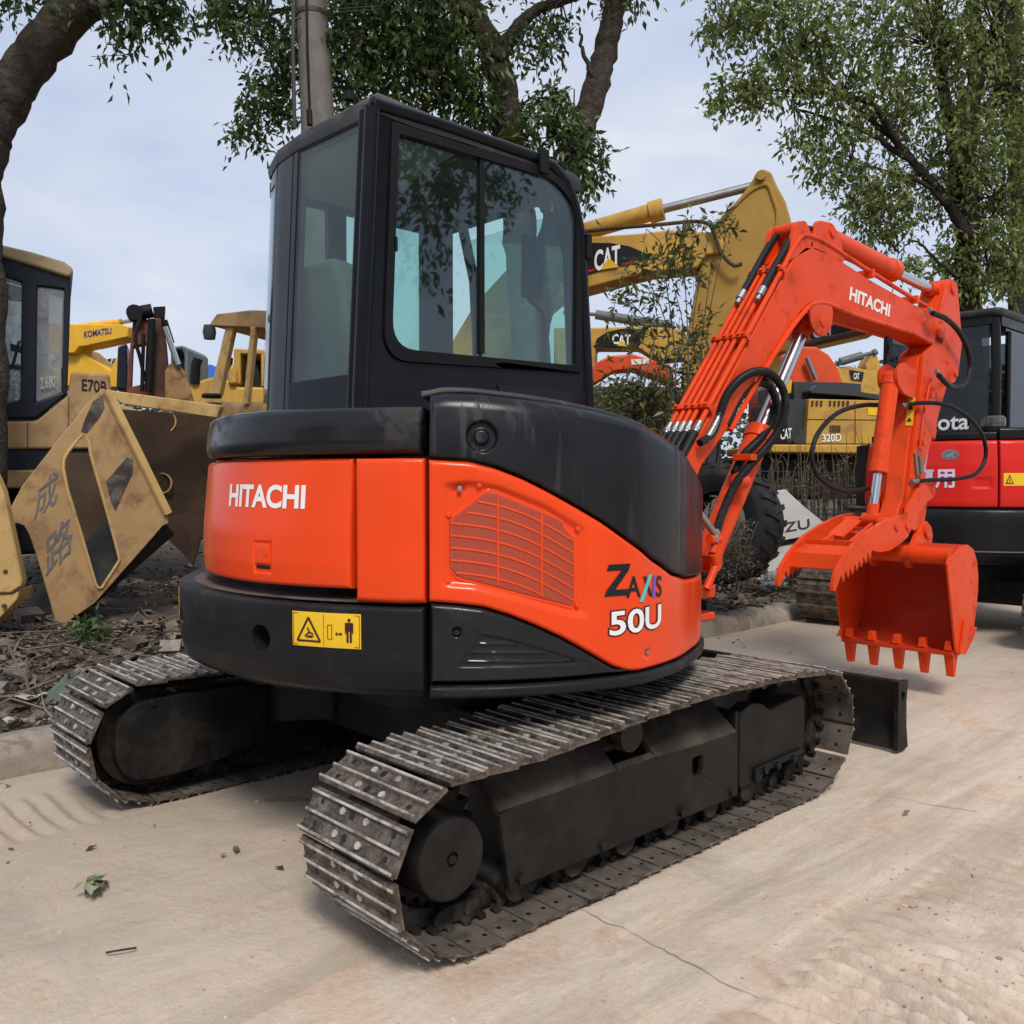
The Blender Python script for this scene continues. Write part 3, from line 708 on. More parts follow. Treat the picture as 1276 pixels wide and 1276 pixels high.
# black lower corner cover with pressed louvres
LL = [((a - 60) * .0185, z - .75) for a, z in ((48.5, .705), (53.0, .815), (58, .795), (71.5, .715), (71.0, .70))]
def ldisp(a, z):
    p = ((a - 60) * .0185, z - .75); d = polydist(LL, p); t = max(0, min(1, -d / .014)); o = -.006 * t * t * (3 - 2 * t)
    if d < -.014: o += .0042 * max(0, math.sin((z - .70 + (a - 48) * .0008) * 2 * math.pi / .026))
    for ba, bz, br in ((49.3, .815, .017),):
        q = math.hypot((a - ba) * .0185, z - bz); o -= .008 * max(0, min(1, (br - q) / .004))
    return o
mb = MB(); cpanel(mb, C0, 45.2, 80.2, .668, lambda a: max(.675, LO_(a) - .006), Rb, n=90, m=40, eb=.008, et=.016, es=.010, depth=.09, disp=ldisp)
lc = mb.build('lower_cover', 'black', EX, smooth=50, recalc=False)
mb = MB()
for a, z in ((49.3, .815), (52.4, .827), (46.6, .70), (72.0, .69)): mb.cyl(cpt(C0, Rb(a) - .01, a, z), cpt(C0, Rb(a) + .004, a, z), .009, 8)
mb.build('bolt', 'black', lc, bevel=.002)
# trim rail round the bottom
mb = MB(); cpanel(mb, C0, 45.0, 126, .620, .656, lambda a, z: Rb(a) + .012, n=60, m=3, eb=.012, et=.012, es=.01, depth=.2); mb.build('bottom_rail', 'cwblack', EX, smooth=60, recalc=False)
# hood over the right side
HT = interp([44, 47, 51.6, 60.7, 68.5, 76, 85.4, 93.3, 101.6, 108, 116, 126], [1.520, 1.532, 1.530, 1.514, 1.496, 1.475, 1.442, 1.405, 1.365, 1.325, 1.28, 1.25])
def Rh(a, z): return Rb(a) + .004 - .035 * max(0, (z - 1.30) / .22) ** 2
def hdisp(a, z):
    q = math.hypot((a - 53.3) * .0185, z - 1.388); t = max(0, min(1, (.048 - q) / .006)); o = -.020 * t
    if q < .024: o += .012 * max(0, min(1, (.024 - q) / .005))
    return o
mb = MB(); cpanel(mb, C0, 44.9, 126, lambda a: UP_(a) + .007, HT, Rh, n=100, m=40, eb=.010, et=.055, es=.014, depth=.25, tdepth=.62, bdepth=.1, disp=hdisp, azx=list(np.linspace(50.3, 56.3, 26)))
hd = mb.build('side_hood', 'hood_black', EX, smooth=60, recalc=False)
# ledge of the hood, dusty top lid running to the cab
mb = MB(); cpanel(mb, C0, 43.2, 120, lambda a: HT(a) - .012, lambda a: HT(a) + .006, lambda a, z: Rb(a) - .050, n=50, m=2, eb=.006, et=.012, es=.01, depth=.2, tdepth=.50)
mb.build('hood_lid', 'dust_black', hd, smooth=60, recalc=False)
# ---- cab
CAB = empty('cab', (-.42, .08, .93)); CAB.parent = EX; ORGN['cab'] = Vector((-.42, .08, .93)); CAB.location = (-.42, .08, .93)
XR = .10
plan = [(XR, -.535), (-.42, -.555), (-.62, -.535), (-.80, -.475), (-.93, -.36), (-.93, .60), (-.86, .70), (-.74, .745), (-.08, .745), (.03, .72), (XR, .66)]
def planL(z, inset=0.):
    """plan outline leaning with height: rear leans in, front leans back at top"""
    t = (z - 1.54) / 1.09; out = []
    for x, y in plan:
        yy = y + (.055 * t if y < 0 else -.07 * max(0, t) ** 1.5 if y > .55 else 0)
        cx, cy = -.415, .1; d = Vector((x - cx, yy - cy)); L = d.length; d *= (L - inset) / L
        out.append((cx + d.x, cy + d.y))
    return out
mb = MB(); # floor box and lower skins (rear, left) up to the window line
lo = [(x, y, .93) for x, y in planL(.93)]; hi = [(x, y, 1.20) for x, y in planL(1.2)]
mb.add(lo + hi, [tuple(range(10, -1, -1)), tuple(range(11, 22))] + [(i, (i + 1) % 11, 11 + (i + 1) % 11, 11 + i) for i in range(11)])
mb.build('cab_base', 'cab_black', CAB, bevel=.01)
# right side wall with the big window opening
def yr(z): return float(np.interp(z, [.9, 1.54, 2.63], [-.59, -.566, -.505]))
def yf(z): return float(np.interp(z, [.9, 1.64, 2.34, 2.5], [.70, .668, .60, .56]))
wall = [(yr(1.2), 1.2), (yr(2.62), 2.62)] + [(.40, 2.645), (.50, 2.615), (.56, 2.55), (.605, 2.44)] + [(yf(2.2), 2.2), (yf(1.64), 1.64), (yf(1.2), 1.2)]
OP = roundpoly([(-.462, 1.70), (-.418, 2.572), (.42, 2.588), (.595, 2.50), (.602, 2.30), (.600, 1.742)], [.12, .02, .10, .10, .02, .015], 6)
IN = roundpoly([(-.425, 1.748), (-.388, 2.533), (.43, 2.552), (.562, 2.46), (.566, 2.3), (.560, 1.772)], [.11, .015, .09, .09, .02, .012], 6)
mb = MB(); mb.prism(wall, 0, XR, XR - .055, [OP]); rw = mb.build('right_wall', 'cab_black', CAB, bevel=.006)
mb = MB(); mb.prism(OP, 0, XR + .012, XR - .03, [IN]); wf = mb.build('window_frame', 'rubber', CAB, bevel=.005)
mb = MB(); mb.prism([(.008, 1.772), (.008, 2.540), (.032, 2.541), (.032, 1.773)], 0, XR + .006, XR - .018); mb.build('window_bar', 'rubber', CAB, bevel=.002)
for y0, y1, dx in ((-.44, .012, -.006), (.02, .58, .0)):
    L = [(y0, 1.735), (y0 + (.04 if y0 < 0 else 0), 2.548), (.45 if y1 > .1 else y1, 2.56)]
    if y1 > .1: L += [(.572, 2.47), (.574, 1.76)]
    else: L += [(y1, 1.735)]
    mb = MB(); mb.prism(L, 0, XR + dx, XR + dx - .005); mb.build('sliding_pane', 'glass', CAB)
mb = MB(); mb.box((XR + .006, -.407, 2.13), (.012, .022, .055)); mb.build('window_latch', 'inkblack', CAB, bevel=.004)
# corner post rear right: ribbed
mb = MB()
for xx, yy, r_ in ((XR - .012, -.012, .030), (XR - .055, -.018, .020)):
    mb.tube([(xx, yr(z) + .028 + yy, z) for z in (1.18, 1.6, 2.0, 2.4, 2.60)], r_, 12)
mb.build('corner_post', 'cab_black', CAB)
# rear wall: skin, rounded left quarter, window
def rear_pt(u, z):
    """u = distance along the rear from the right corner"""
    L = planL(z); pts = [L[0], L[1], L[2], L[3], L[4], L[5]]; s = u
    for a, b in zip(pts, pts[1:]):
        d = (Vector(b) - Vector(a)).length
        if s <= d: p = Vector(a).lerp(Vector(b), s / d); return Vector((p.x, p.y, z))
        s -= d
    return Vector((pts[-1][0], pts[-1][1], z))
def rearstrip(mb, u0, u1, z0, z1, th, nu=6, nz=6, off=0.):
    g0 = []
    for i in range(nu + 1):
        for j in range(nz + 1):
            p = rear_pt(u0 + (u1 - u0) * i / nu, z0 + (z1 - z0) * j / nz); c = Vector((-.415, .1, p.z)); d = (p - c).normalized(); g0.append((p + d * off, p + d * (off - th)))
    k = nz + 1; vs = [a for a, b in g0] + [b for a, b in g0]; m = len(g0); fs = []
    for i in range(nu):
        for j in range(nz):
            q = (i * k + j, (i + 1) * k + j, (i + 1) * k + j + 1, i * k + j + 1); fs += [q, tuple(m + x for x in reversed(q))]
    for i in range(nu): fs += [(i * k, i * k + m, (i + 1) * k + m, (i + 1) * k), (i * k + nz, (i + 1) * k + nz, (i + 1) * k + nz + m, i * k + nz + m)]
    for j in range(nz): fs += [(j, j + 1, j + 1 + m, j + m), (nu * k + j, nu * k + j + m, nu * k + j + 1 + m, nu * k + j + 1)]
    mb.add(vs, fs)
mb = MB(); rearstrip(mb, .03, .53, 1.2, 1.655, .03); rearstrip(mb, .03, .53, 2.575, 2.62, .03); rearstrip(mb, .03, .075, 1.655, 2.575, .03, 2)
rearstrip(mb, .515, .56, 1.18, 2.62, .045, 2); rearstrip(mb, .565, .78, 1.18, 2.60, .03, 5); rearstrip(mb, .78, .99, 1.18, 1.50, .03, 4); rearstrip(mb, .96, 1.02, 1.2, 2.60, .04, 2); rearstrip(mb, .78, .99, 2.52, 2.60, .03, 4)
mb.build('rear_wall', 'cab_black', CAB, bevel=.004)
mb = MB(); rearstrip(mb, .075, .52, 1.64, 2.58, .006, 8, 8, -.004); mb.build('rear_window', 'glass_rear', CAB)
mb = MB(); rearstrip(mb, .776, .962, 1.48, 2.54, .006, 8, 6, -.004); mb.build('corner_window', 'glass', CAB)
# left side and front: posts and glass
mb = MB()
for (x, y, wy) in ((-.915, -.02, .10), (-.905, .58, .20)): mb.box((x, y, 1.9), (.04, wy, 1.40))
mb.box((-.915, .12, 1.28), (.04, .95, .30)); mb.box((-.915, .12, 2.58), (.04, .95, .07))
for x in (-.74, -.07): mb.tube([(x, .735, 1.15), (x, .735, 1.7), (x, .70, 2.3), (x, .62, 2.58)], .028, 8)
mb.box((-.41, .73, 1.22), (.72, .04, .10)); mb.tube([(XR - .03, .655, 1.15), (XR - .03, .645, 1.64), (XR - .03, .585, 2.34), (XR - .03, .50, 2.58)], .035, 8)
mb.build('front_frame', 'cab_black', CAB, bevel=.005)
mb = MB(); mb.box((-.92, .12, 2.1), (.005, .92, .95)); mb.build('door_glass', 'glass', CAB)
mb = MB(); mb.loops([(-.73, .742, 1.27), (-.08, .742, 1.27), (-.08, .66, 2.50), (-.73, .66, 2.50)], (0, .006, 0)); mb.build('front_window', 'glass', CAB)
# roof
mb = MB(); lo = [(x, y) for x, y in planL(2.60, -.004)]
lo = [(x, min(y, .60)) for x, y in lo]
rings = []
for z, ins in ((2.585, .0), (2.615, -.006), (2.645, .004), (2.668, .030), (2.678, .075), (2.682, .20)):
    rr = []
    for x, y in lo:
        d = Vector((x + .415, y - .05)); L = d.length; d *= (L - ins) / L; zz = z - (.05 * max(0, (y - .40) / .2) ** 1.6 if y > .40 else 0)
        rr.append((-.415 + d.x, .05 + d.y, zz))
    rings.append(rr)
k = len(lo); vs = [p for r_ in rings for p in r_]; fs = [(i * k + j, i * k + (j + 1) % k, (i + 1) * k + (j + 1) % k, (i + 1) * k + j) for i in range(5) for j in range(k)]
fs += [tuple(range(k - 1, -1, -1)), tuple(5 * k + j for j in range(k))]
mb.add(vs, fs); rf = mb.build('roof', 'dust_black', CAB, smooth=50)
mb = MB(); mb.tube([(XR - .004, yr(2.6) + .01, 2.615), (XR - .004, -.2, 2.622), (XR - .004, .30, 2.624), (XR - .004, .42, 2.612), (XR - .004, .505, 2.565), (XR - .004, .56, 2.48), (XR - .004, .60, 2.36), (XR - .004, .655, 1.70), (XR - .004, .68, 1.2)], .026, 10)
mb.build('roof_rail', 'cab_black', CAB)
mb = MB(); mb.box((XR + .026, .345, 2.605), (.02, .05, .10)); mb.box((XR + .02, .625, 2.30), (.03, .03, .11)); mb.build('lamp_bracket', 'rubber', CAB, bevel=.004)
mb = MB(); mb.cyl((-.33, -.50, 2.66), (-.335, -.50, 2.72), .012, 8); mb.cyl((-.05, -.50, 2.67), (-.05, -.50, 2.70), .02, 10); mb.tube([(-.33, -.5, 2.7), (-.345, -.5, 2.95), (-.35, -.5, 3.25)], .006, 6); mb.build('aerial_stub', 'rubber', CAB)
# interior
mb = MB(); mb.prism(planL(1.25, .06), 2, 1.24, 1.27); mb.prism([(x, min(y, .52)) for x, y in planL(2.57, .07)], 2, 2.565, 2.582); mb.build('cab_lining', 'liner', CAB)
mb = MB(); mb.box((-.905, .12, 1.45), (.02, .90, .44)); mb.build('door_panel', 'greydark', CAB)
mb = MB(); mb.box((-.42, -.05, 1.44), (.50, .50, .16)); mb.loops([(-.66, -.40, 1.50), (-.18, -.40, 1.50), (-.20, -.45, 2.05), (-.26, -.455, 2.15), (-.58, -.455, 2.15), (-.64, -.45, 2.05)], (0, .12, -.01)); mb.box((-.42, 0, 1.32), (.4, .4, .14))
mb.build('seat', 'seat', CAB, bevel=.035, seg=3)
mb = MB(); mb.box((-.03, -.05, 1.50), (.17, .62, .30)); mb.box((-.80, -.05, 1.46), (.16, .5, .24)); mb.build('side_console', 'greydark', CAB, bevel=.02)
mb = MB()
for x in (-.06, -.78): mb.tube(spl([(x, .12, 1.6), (x, .14, 1.75), (x - .01, .15, 1.84)], 4), .014, 8); mb.cyl((x - .01, .15, 1.84), (x - .012, .155, 1.95), .026, 10)
mb.build('control_lever', 'rubber', CAB)
mb = MB(); mb.tube(spl([(-.03, .50, 1.74), (-.03, .50, 1.98), (-.02, .46, 2.03), (-.02, .40, 2.06)], 6), .013, 8); mb.box((-.02, .42, 2.20), (.03, .11, .27)); 
cp = [(-.0 + .012 * math.cos(t * 14), .40 + .012 * math.sin(t * 14), 2.5 - .42 * t / 6) for t in np.linspace(0, 6, 160)]
mb.tube(cp, .004, 5); mb.build('monitor', 'rubber', CAB, bevel=.004)
mb = MB(); mb.prism([(.10, 1.655), (.64, 1.66), (.62, 1.55), (.17, 1.52)], 0, XR + .004, XR + .0045); mb.build('gloss_trim', 'kblack', CAB)
mb = MB(); mb.tube([(XR + .02, .40, 1.48)] + [(XR + .02, .40 + .1 * math.cos(R(a)), 1.48 + .09 * math.sin(R(a))) for a in (150, 110, 70, 30, 0)], .05, 10); mb.build('hood_bump', 'dust_black', hd)
# ================================================================== boom, arm, thumb, bucket (all at heading +Y, centre plane x=.45)
XC = .45
def side_poly(mb, pts, x0, x1): mb.prism(pts, 0, x0, x1)
# boom: side outline (y,z)
top = [(.62, 1.15), (.98, 1.56), (1.23, 1.85), (1.48, 2.14), (1.62, 2.30), (1.70, 2.385), (1.78, 2.435), (1.88, 2.45), (1.98, 2.445), (2.14, 2.425), (2.48, 2.375), (3.08, 2.315), (3.34, 2.30)]
tip = [(3.45, 2.285), (3.52, 2.235), (3.53, 2.17), (3.47, 2.115), (3.40, 2.10)]
bot = [(3.27, 2.115), (3.0, 2.145), (2.26, 2.155), (2.06, 2.175), (1.93, 2.175), (1.83, 2.150), (1.74, 2.095), (1.62, 1.98), (1.345, 1.735), (1.10, 1.482), (.92, 1.33), (.78, 1.12), (.72, .98), (.64, .96), (.56, 1.04)]
mb = MB()
outline = top + tip + bot
mb.prism(outline, 0, .37, .53)
# side web flange lips
bm_ = mb.build('boom', 'orange_arm', EX, bevel=.012)
mb = MB()
for x in (.362, .538): mb.tube([(x, y, z) for y, z in spl([(3.02, 2.142, 0), (2.3, 2.155, 0), (2.05, 2.172, 0), (1.92, 2.170, 0), (1.82, 2.142, 0), (1.72, 2.075, 0), (1.6, 1.955, 0), (1.34, 1.69, 0), (.95, 1.15, 0)], 5) for y, z in [(y, z)]] if False else [(x, p[0], p[1]) for p in spl([(3.02, 2.142, 0), (2.3, 2.155, 0), (2.05, 2.172, 0), (1.92, 2.170, 0), (1.82, 2.142, 0), (1.72, 2.075, 0), (1.6, 1.975, 0), (1.34, 1.725, 0), (1.12, 1.49, 0)], 5)], .012, 8)
mb.build('flange', 'orange_arm', bm_)
# boss plates for the boom cylinder rod end
mb = MB()
pl_ = [(1.80, 2.15), (1.95, 2.19), (2.05, 2.16), (2.02, 2.04), (1.93, 1.99), (1.82, 2.03)]
for a, b in ((.352, .368), (.532, .545)): mb.prism(roundpoly(pl_, .05), 0, a, b)
mb.cyl((.346, 1.93, 2.075), (.552, 1.93, 2.075), .026, 20)
mb.build('cylinder_boss', 'orange_arm', bm_, bevel=.004)
# brackets on top for the arm cylinder
mb = MB()
for a, b in ((.37, .395), (.505, .53)):
    mb.prism(roundpoly([(1.62, 2.33), (1.69, 2.53), (1.78, 2.56), (1.84, 2.50), (1.86, 2.44)], .03), 0, a, b)
    mb.prism(roundpoly([(1.82, 2.43), (1.90, 2.585), (2.06, 2.60), (2.14, 2.53), (2.20, 2.42)], .035), 0, a, b)
mb.cyl((.36, 2.05, 2.55), (.54, 2.05, 2.55), .028, 18); mb.cyl((.385, 1.76, 2.52), (.515, 1.76, 2.52), .035, 18)
mb.build('cylinder_bracket', 'orange_arm', bm_, bevel=.004)
mb = MB(); mb.cyl((.36, 3.40, 2.20), (.545, 3.40, 2.20), .036, 20); mb.cyl((.52, 3.20, 2.225), (.536, 3.20, 2.225), .012, 10); mb.build('pivot_pin', 'orange_arm', bm_, bevel=.004)
# lettering on the boom side
mb = MB(); planetext(mb, 'HITACHI', PX(1058, 373.5, .532), PX(1108, 395, .532), PX(1060, 357, .532), .036); mb.build('lettering', 'white', bm_, recalc=False)
# cylinder helper
def ram(name, a, b, rb, rr, split, parent, bar='orange_arm', head=True):
    a, b = Vector(a), Vector(b); m = a.lerp(b, split); d = (b - a).normalized()
    mb = MB(); mb.cyl(a, m, rb, 28); mb.cyl(a + d * -.01, a + d * .05, rb * 1.08, 24); mb.cyl(m - d * .07, m, rb * 1.12, 28)
    mb.cyl(a - Vector((.06, 0, 0)), a + Vector((.06, 0, 0)), rb * .8, 18)
    o = mb.build(name, bar, parent, bevel=.004)
    mb = MB(); mb.cyl(m - d * .02, b - d * .03, rr, 24); mb.build('piston_rod', 'chrome', o)
    mb = MB(); mb.cyl(b - Vector((.05, 0, 0)), b + Vector((.05, 0, 0)), rr * 1.5, 18); mb.cyl(b - d * .09, b - d * .02, rr * 1.3, 18); mb.build('rod_eye', bar, o, bevel=.003)
    return o
ram('boom_cylinder', (.45, 1.06, .90), (.45, 1.93, 2.075), .062, .034, .52, EX)
ram('arm_cylinder', (.45, 2.07, 2.555), (.45, 3.53, 2.475), .058, .030, .60, EX)
# swing bracket at the nose of the body
mb = MB()
mb.prism([(.30, .70), (.60, .70), (.60, .62), (.30, .62)], 2, .66, .72) if False else None
mb.cyl((.40, .93, .62), (.40, .93, .84), .07, 28); mb.box((.40, .97, .655), (.20, .20, .035)); mb.box((.40, .97, .765), (.20, .20, .055)); mb.box((.40, .80, .80), (.22, .22, .34)); mb.loops([(.30, .90, .78), (.48, .90, .78), (.45, .93, 1.0), (.34, .93, 1.0)], (0, .09, 0))
for x in (.335, .50): mb.prism(roundpoly([(.78, .78), (.93, .80), (.94, .92), (.80, 1.10), (.66, 1.10), (.66, .95)], .03), 0, x - .015, x + .015)
sb = mb.build('swing_bracket', 'orange_arm', EX, bevel=.008)
mb = MB(); mb.cyl((.40, 1.0, .675), (.40, 1.0, .738), .045, 20); mb.cyl((.46, 1.02, .706), (.50, 1.02, .706), .022, 14); mb.build('pivot_pin', 'rubber', sb)
# ---- hydraulic pipes along the back of the boom
def off(y, z, d): # shift off the rear face of the lower boom (normal pointing back and up)
    n = Vector((-.76, .65)); return (y + n.x * d, z + n.y * d)
base = [(.92, 1.49), (1.23, 1.85), (1.48, 2.14), (1.60, 2.278)]
mb = MB()
def pipe(x, r_, d, long=False):
    P = [(x, *off(y, z, d)) for y, z in base]
    if long: P += [(x, 1.66, 2.385 + d * .4), (x, 1.75, 2.46 + d * .5), (x, 1.87, 2.475 + d * .5), (x, 2.02, 2.465 + d * .5), (x, 2.2, 2.44 + d * .5), (x, 2.5, 2.40 + d * .5), (x, 3.06, 2.335 + d * .4), (x, 3.22, 2.32 + d * .3)]
    mb.tube(spl(P, 6), r_, 10)
for x in (.372, .528): pipe(x, .0125, .030, True)
for x in (.410, .445, .48): pipe(x, .0115, .034)
mb.build('hydraulic_pipe', 'orange_arm', bm_)
mb = MB()
for t in (.05, .50, .97):
    y, z = .95 + (1.60 - .95) * t, 1.525 + (2.278 - 1.525) * t
    a, b = off(y, z, .012), off(y, z, .052); u = Vector((.65, .76)) * .014
    for q in (.35, .55): pass
    mb.loops([(.352, a[0] - u.x, a[1] - u.y), (.352, b[0] - u.x, b[1] - u.y), (.352, b[0] + u.x, b[1] + u.y), (.352, a[0] + u.x, a[1] + u.y)], (.196, 0, 0))
    for x in (.372, .428, .463, .50, .528): mb.cyl((x, *off(y, z, .05)), (x, *off(y, z, .064)), .010, 6)
for y, z in ((2.48, 2.385), (3.06, 2.325)): mb.box((.45, y, z + .02), (.20, .03, .045))
mb.build('pipe_clamp', 'orange_arm', bm_, bevel=.003)
mb = MB(); fit_ = MB()
for x, yz in ((.392, [(1.46, 2.12), (1.56, 2.235), (1.66, 2.375), (1.76, 2.475), (1.86, 2.50)]), (.500, [(1.46, 2.12), (1.55, 2.225), (1.65, 2.36), (1.75, 2.465), (1.88, 2.505), (1.95, 2.50)])):
    P = [(x, *off(y, z, .05)) for y, z in yz[:2]] + [(x, y - .02, z + .03) for y, z in yz[2:]]
    mb.tube(spl(P, 8), .0185, 12)
    a, b = Vector(P[0]), Vector(P[1]); d = (b - a).normalized(); fit_.cyl(a - d * .05, a + d * .01, .014, 10); fit_.cyl(a - d * .02, a + d * .035, .0205, 10)
# hoses leaving the pipes at the boom foot
for i, x in enumerate((.372, .41, .445, .48, .528)):
    p = Vector((x, *off(.92, 1.49, .032))); d = Vector((0, -.65, -.76))
    fit_.cyl(p + d * -.01, p + d * .055, .0155, 10); fit_.cyl(p + d * .02, p + d * .04, .019, 6)
    mb.tube(spl([p + d * .05, p + d * .14, p + d * .24 + Vector((0, .01, 0)), p + d * .34 + Vector((0, .06, -.04)), p + d * .42 + Vector((0, .14, -.14))], 6), .017, 10)
# big loops beside the boom cylinder
def pxs(pts, x): return [PX(a, b, x + (c[0] if c else 0)) for a, b, *c in pts]
def coil(pts, r_, ribs=True):
    P = spl(pts, 12)
    if not ribs: mb.tube(P, r_, 12); return
    # ribbed sleeve
    L = [0]
    for a, b in zip(P, P[1:]): L.append(L[-1] + (b - a).length)
    n = int(L[-1] / .006); Q = []
    for i in range(n + 1):
        s = L[-1] * i / n; k = max(0, min(len(L) - 2, int(np.searchsorted(L, s) - 1))); Q.append(P[k].lerp(P[k + 1], (s - L[k]) / max(1e-9, L[k + 1] - L[k])))
    mb.tube(Q, [r_ * (1.10 if i % 2 else .93) for i in range(n + 1)], 12)
coil(pxs([(897, 516), (906, 492), (922, 473), (942, 463), (960, 466), (974, 482), (979, 505), (972, 532), (956, 556), (936, 578), (915, 606), (900, 640), (893, 662)], .565), .0185)
coil(pxs([(872, 552), (888, 540), (897, 516)], .565), .017, False)
coil(pxs([(953, 470), (966, 496), (964, 522), (948, 546), (928, 566), (915, 590)], .50), .0195)
coil(pxs([(905, 530), (925, 493), (945, 478), (960, 482)], .52), .0165, False)
for p0, p1 in (((897, 517), (889, 533)), ((889, 533), (880, 549)), ((872, 640), (893, 668))):
    a, b = PX(*p0, .565), PX(*p1, .565); fit_.cyl(a, b, .016, 10)
a, b = PX(893, 660, .565), PX(890, 676, .565); fit_.cyl(a, b, .018, 10)
# arm hoses
coil(pxs([(1162, 390), (1180, 398), (1196, 415), (1207, 440), (1208, 462), (1199, 480), (1184, 481), (1170, 468)], .60), .0165, False)
coil(pxs([(1104, 505), (1075, 505), (1045, 514), (1022, 536), (1012, 562), (1016, 588), (1032, 604), (1056, 612), (1082, 609)], .36), .0135, False)
coil([PX(1128, 505, .50), PX(1150, 502, .56), PX(1180, 505, .64), PX(1208, 521, .70), PX(1225, 545, .72), PX(1228, 570, .72), PX(1216, 590, .70), PX(1190, 597, .64), PX(1160, 598, .58), PX(1140, 600, .54)], .0125, False)
for p0, p1, x in (((1158, 386), (1168, 393), .59), ((1166, 462), (1176, 474), .59), ((1100, 504), (1112, 505), .38), ((1124, 505), (1135, 504), .50), ((1136, 600), (1148, 599), .545), ((1140, 565), (1143, 592), .535), ((1146, 568), (1148, 590), .545)):
    fit_.cyl(PX(*p0, x), PX(*p1, x), .0145, 10)
hs = mb.build('hydraulic_hose', 'hose', EX)
fit_.build('hose_fitting', 'steel', hs, bevel=.002)
mb = MB()
for pa, pb, x in (((894, 668), (888, 690), .56), ((888, 690), (892, 705), .56), ((892, 705), (880, 735), .56), ((925, 590), (922, 606), .55)):
    mb.cyl(PX(*pa, x), PX(*pb, x), .018, 12)
mb.cyl(PX(918, 598, .55), PX(928, 600, .55), .034, 14); mb.cyl(PX(884, 672, .56), PX(896, 672, .56), .022, 12)
mb.box(PX(928, 570, .54), (.10, .05, .03)); mb.build('hose_elbow', 'orange_arm', hs, bevel=.004)
# ---- arm (stick)
mb = MB()
arm = [(3.70, 2.53), (3.60, 2.555), (3.52, 2.50), (3.44, 2.30), (3.30, 2.06), (3.18, 2.02), (3.13, 1.88), (2.98, 1.16), (2.93, 1.10), (2.90, 1.03), (2.93, .97), (3.00, .96), (3.05, 1.02), (3.10, 1.10), (3.33, 1.52), (3.56, 1.86), (3.68, 1.90), (3.73, 1.96), (3.80, 2.17), (3.74, 2.40)]
mb.prism(arm, 0, .395, .505)
for a, b in ((.37, .396), (.504, .53)):
    mb.prism(roundpoly([(3.70, 2.53), (3.60, 2.56), (3.53, 2.51), (3.44, 2.32), (3.33, 2.10), (3.20, 2.04), (3.17, 1.86), (2.985, 1.10), (3.07, 1.08), (3.33, 1.52), (3.56, 1.88), (3.68, 1.90), (3.74, 1.97), (3.79, 2.17)], [.03, .04, .03, .03, .03, .03, .02, .01, .01, .02, .03, .03, .03, .05]), 0, a, b)
am = mb.build('arm', 'orange_arm', EX, bevel=.006)
mb = MB()
for y, z, r_ in ((3.62, 2.49, .034), (3.43, 2.20, .045), (3.68, 1.96, .024), (2.96, 1.03, .034)): mb.cyl((.36, y, z), (.542, y, z), r_, 20)
mb.cyl((.53, 3.55, 2.02), (.537, 3.55, 2.02), .012, 10)
mb.build('pivot_pin', 'orange_arm', am, bevel=.004)
mb = MB()
for x in (.40, .50):
    mb.prism(roundpoly([(2.97, 1.78), (2.88, 1.84), (2.88, 1.92), (2.96, 1.97), (3.16, 1.93), (3.12, 1.76)], .03), 0, x - .012, x + .012)
mb.build('cylinder_bracket', 'orange_arm', am, bevel=.004)
# clamps and thin pipe on the arm side
mb = MB(); mb.tube([PX(1160, 470, .545), PX(1150, 520, .545), PX(1146, 560, .545)], .009, 8)
for p in ((1158, 492), (1148, 552)): mb.box(PX(*p, .54), (.05, .04, .035))
mb.build('hydraulic_pipe', 'orange_arm', am, bevel=.003)
# warning decal on the rear face of the arm
mb = MB(); L = [PX(1137, 508, .52), PX(1146, 503, .52), PX(1139, 533, .52), PX(1130, 536, .52)]
def armrear(z, x, d=.004):
    # rear face of the arm: line from (3.13,1.88) to (2.98,1.16)
    y = 2.98 + (3.13 - 2.98) * (z - 1.16) / (1.88 - 1.16); return (x, y - d, z)
mb.loops([armrear(1.77, .478), armrear(1.77, .522), armrear(1.60, .522), armrear(1.60, .478)], (0, .002, 0))
mb.k = 1
for z0, z1 in ((1.742, 1.695), (1.65, 1.625)):
    mb.add([armrear(z1, .484, .0065), armrear(z1, .516, .0065), armrear(z0, .500, .0065)], [(0, 1, 2)])
mb.build('warning_decal', ['decal_yellow', 'decal_ink'], am)
ram('thumb_cylinder', (.45, 2.93, 1.88), (.45, 2.70, 1.045), .050, .026, .68, EX)
ram('bucket_cylinder', (.45, 3.63, 2.02), (.45, 3.33, 1.24), .046, .026, .62, EX)
# ---- thumb: two toothed plates with cross members
mb = MB()
up_ = [(1.975, .735), (2.005, .80), (2.07, .86), (2.14, .905), (2.26, .965), (2.41, 1.010), (2.56, 1.045), (2.704, 1.070), (2.82, 1.075), (2.885, 1.05), (2.90, 1.005), (2.86, .945), (2.75, .905), (2.62, .875), (2.50, .872), (2.42, .885)]
teeth = []
y, z = 2.40, .888
for k in range(7):
    t = k / 6; y0 = 2.40 - .30 * t; z0 = .888 - .10 * t
    teeth += [(y0, z0), (y0 - .012, z0 - .052), (y0 - .046, z0 - .010)]
tp_ = up_ + teeth + [(2.035, .745), (2.0, .70), (1.975, .70)]
for x in (.27, .585): mb.prism(tp_, 0, x - .011, x + .011)
th = mb.build('thumb', 'orange_arm', EX, bevel=.002)
mb = MB()
mb.box((.4275, 2.115, .835), (.30, .022, .085), Matrix.Rotation(R(-20), 3, 'X')); mb.box((.4275, 2.19, .885), (.30, .13, .018), Matrix.Rotation(R(22), 3, 'X')); mb.box((.4275, 2.27, .90), (.30, .02, .09))
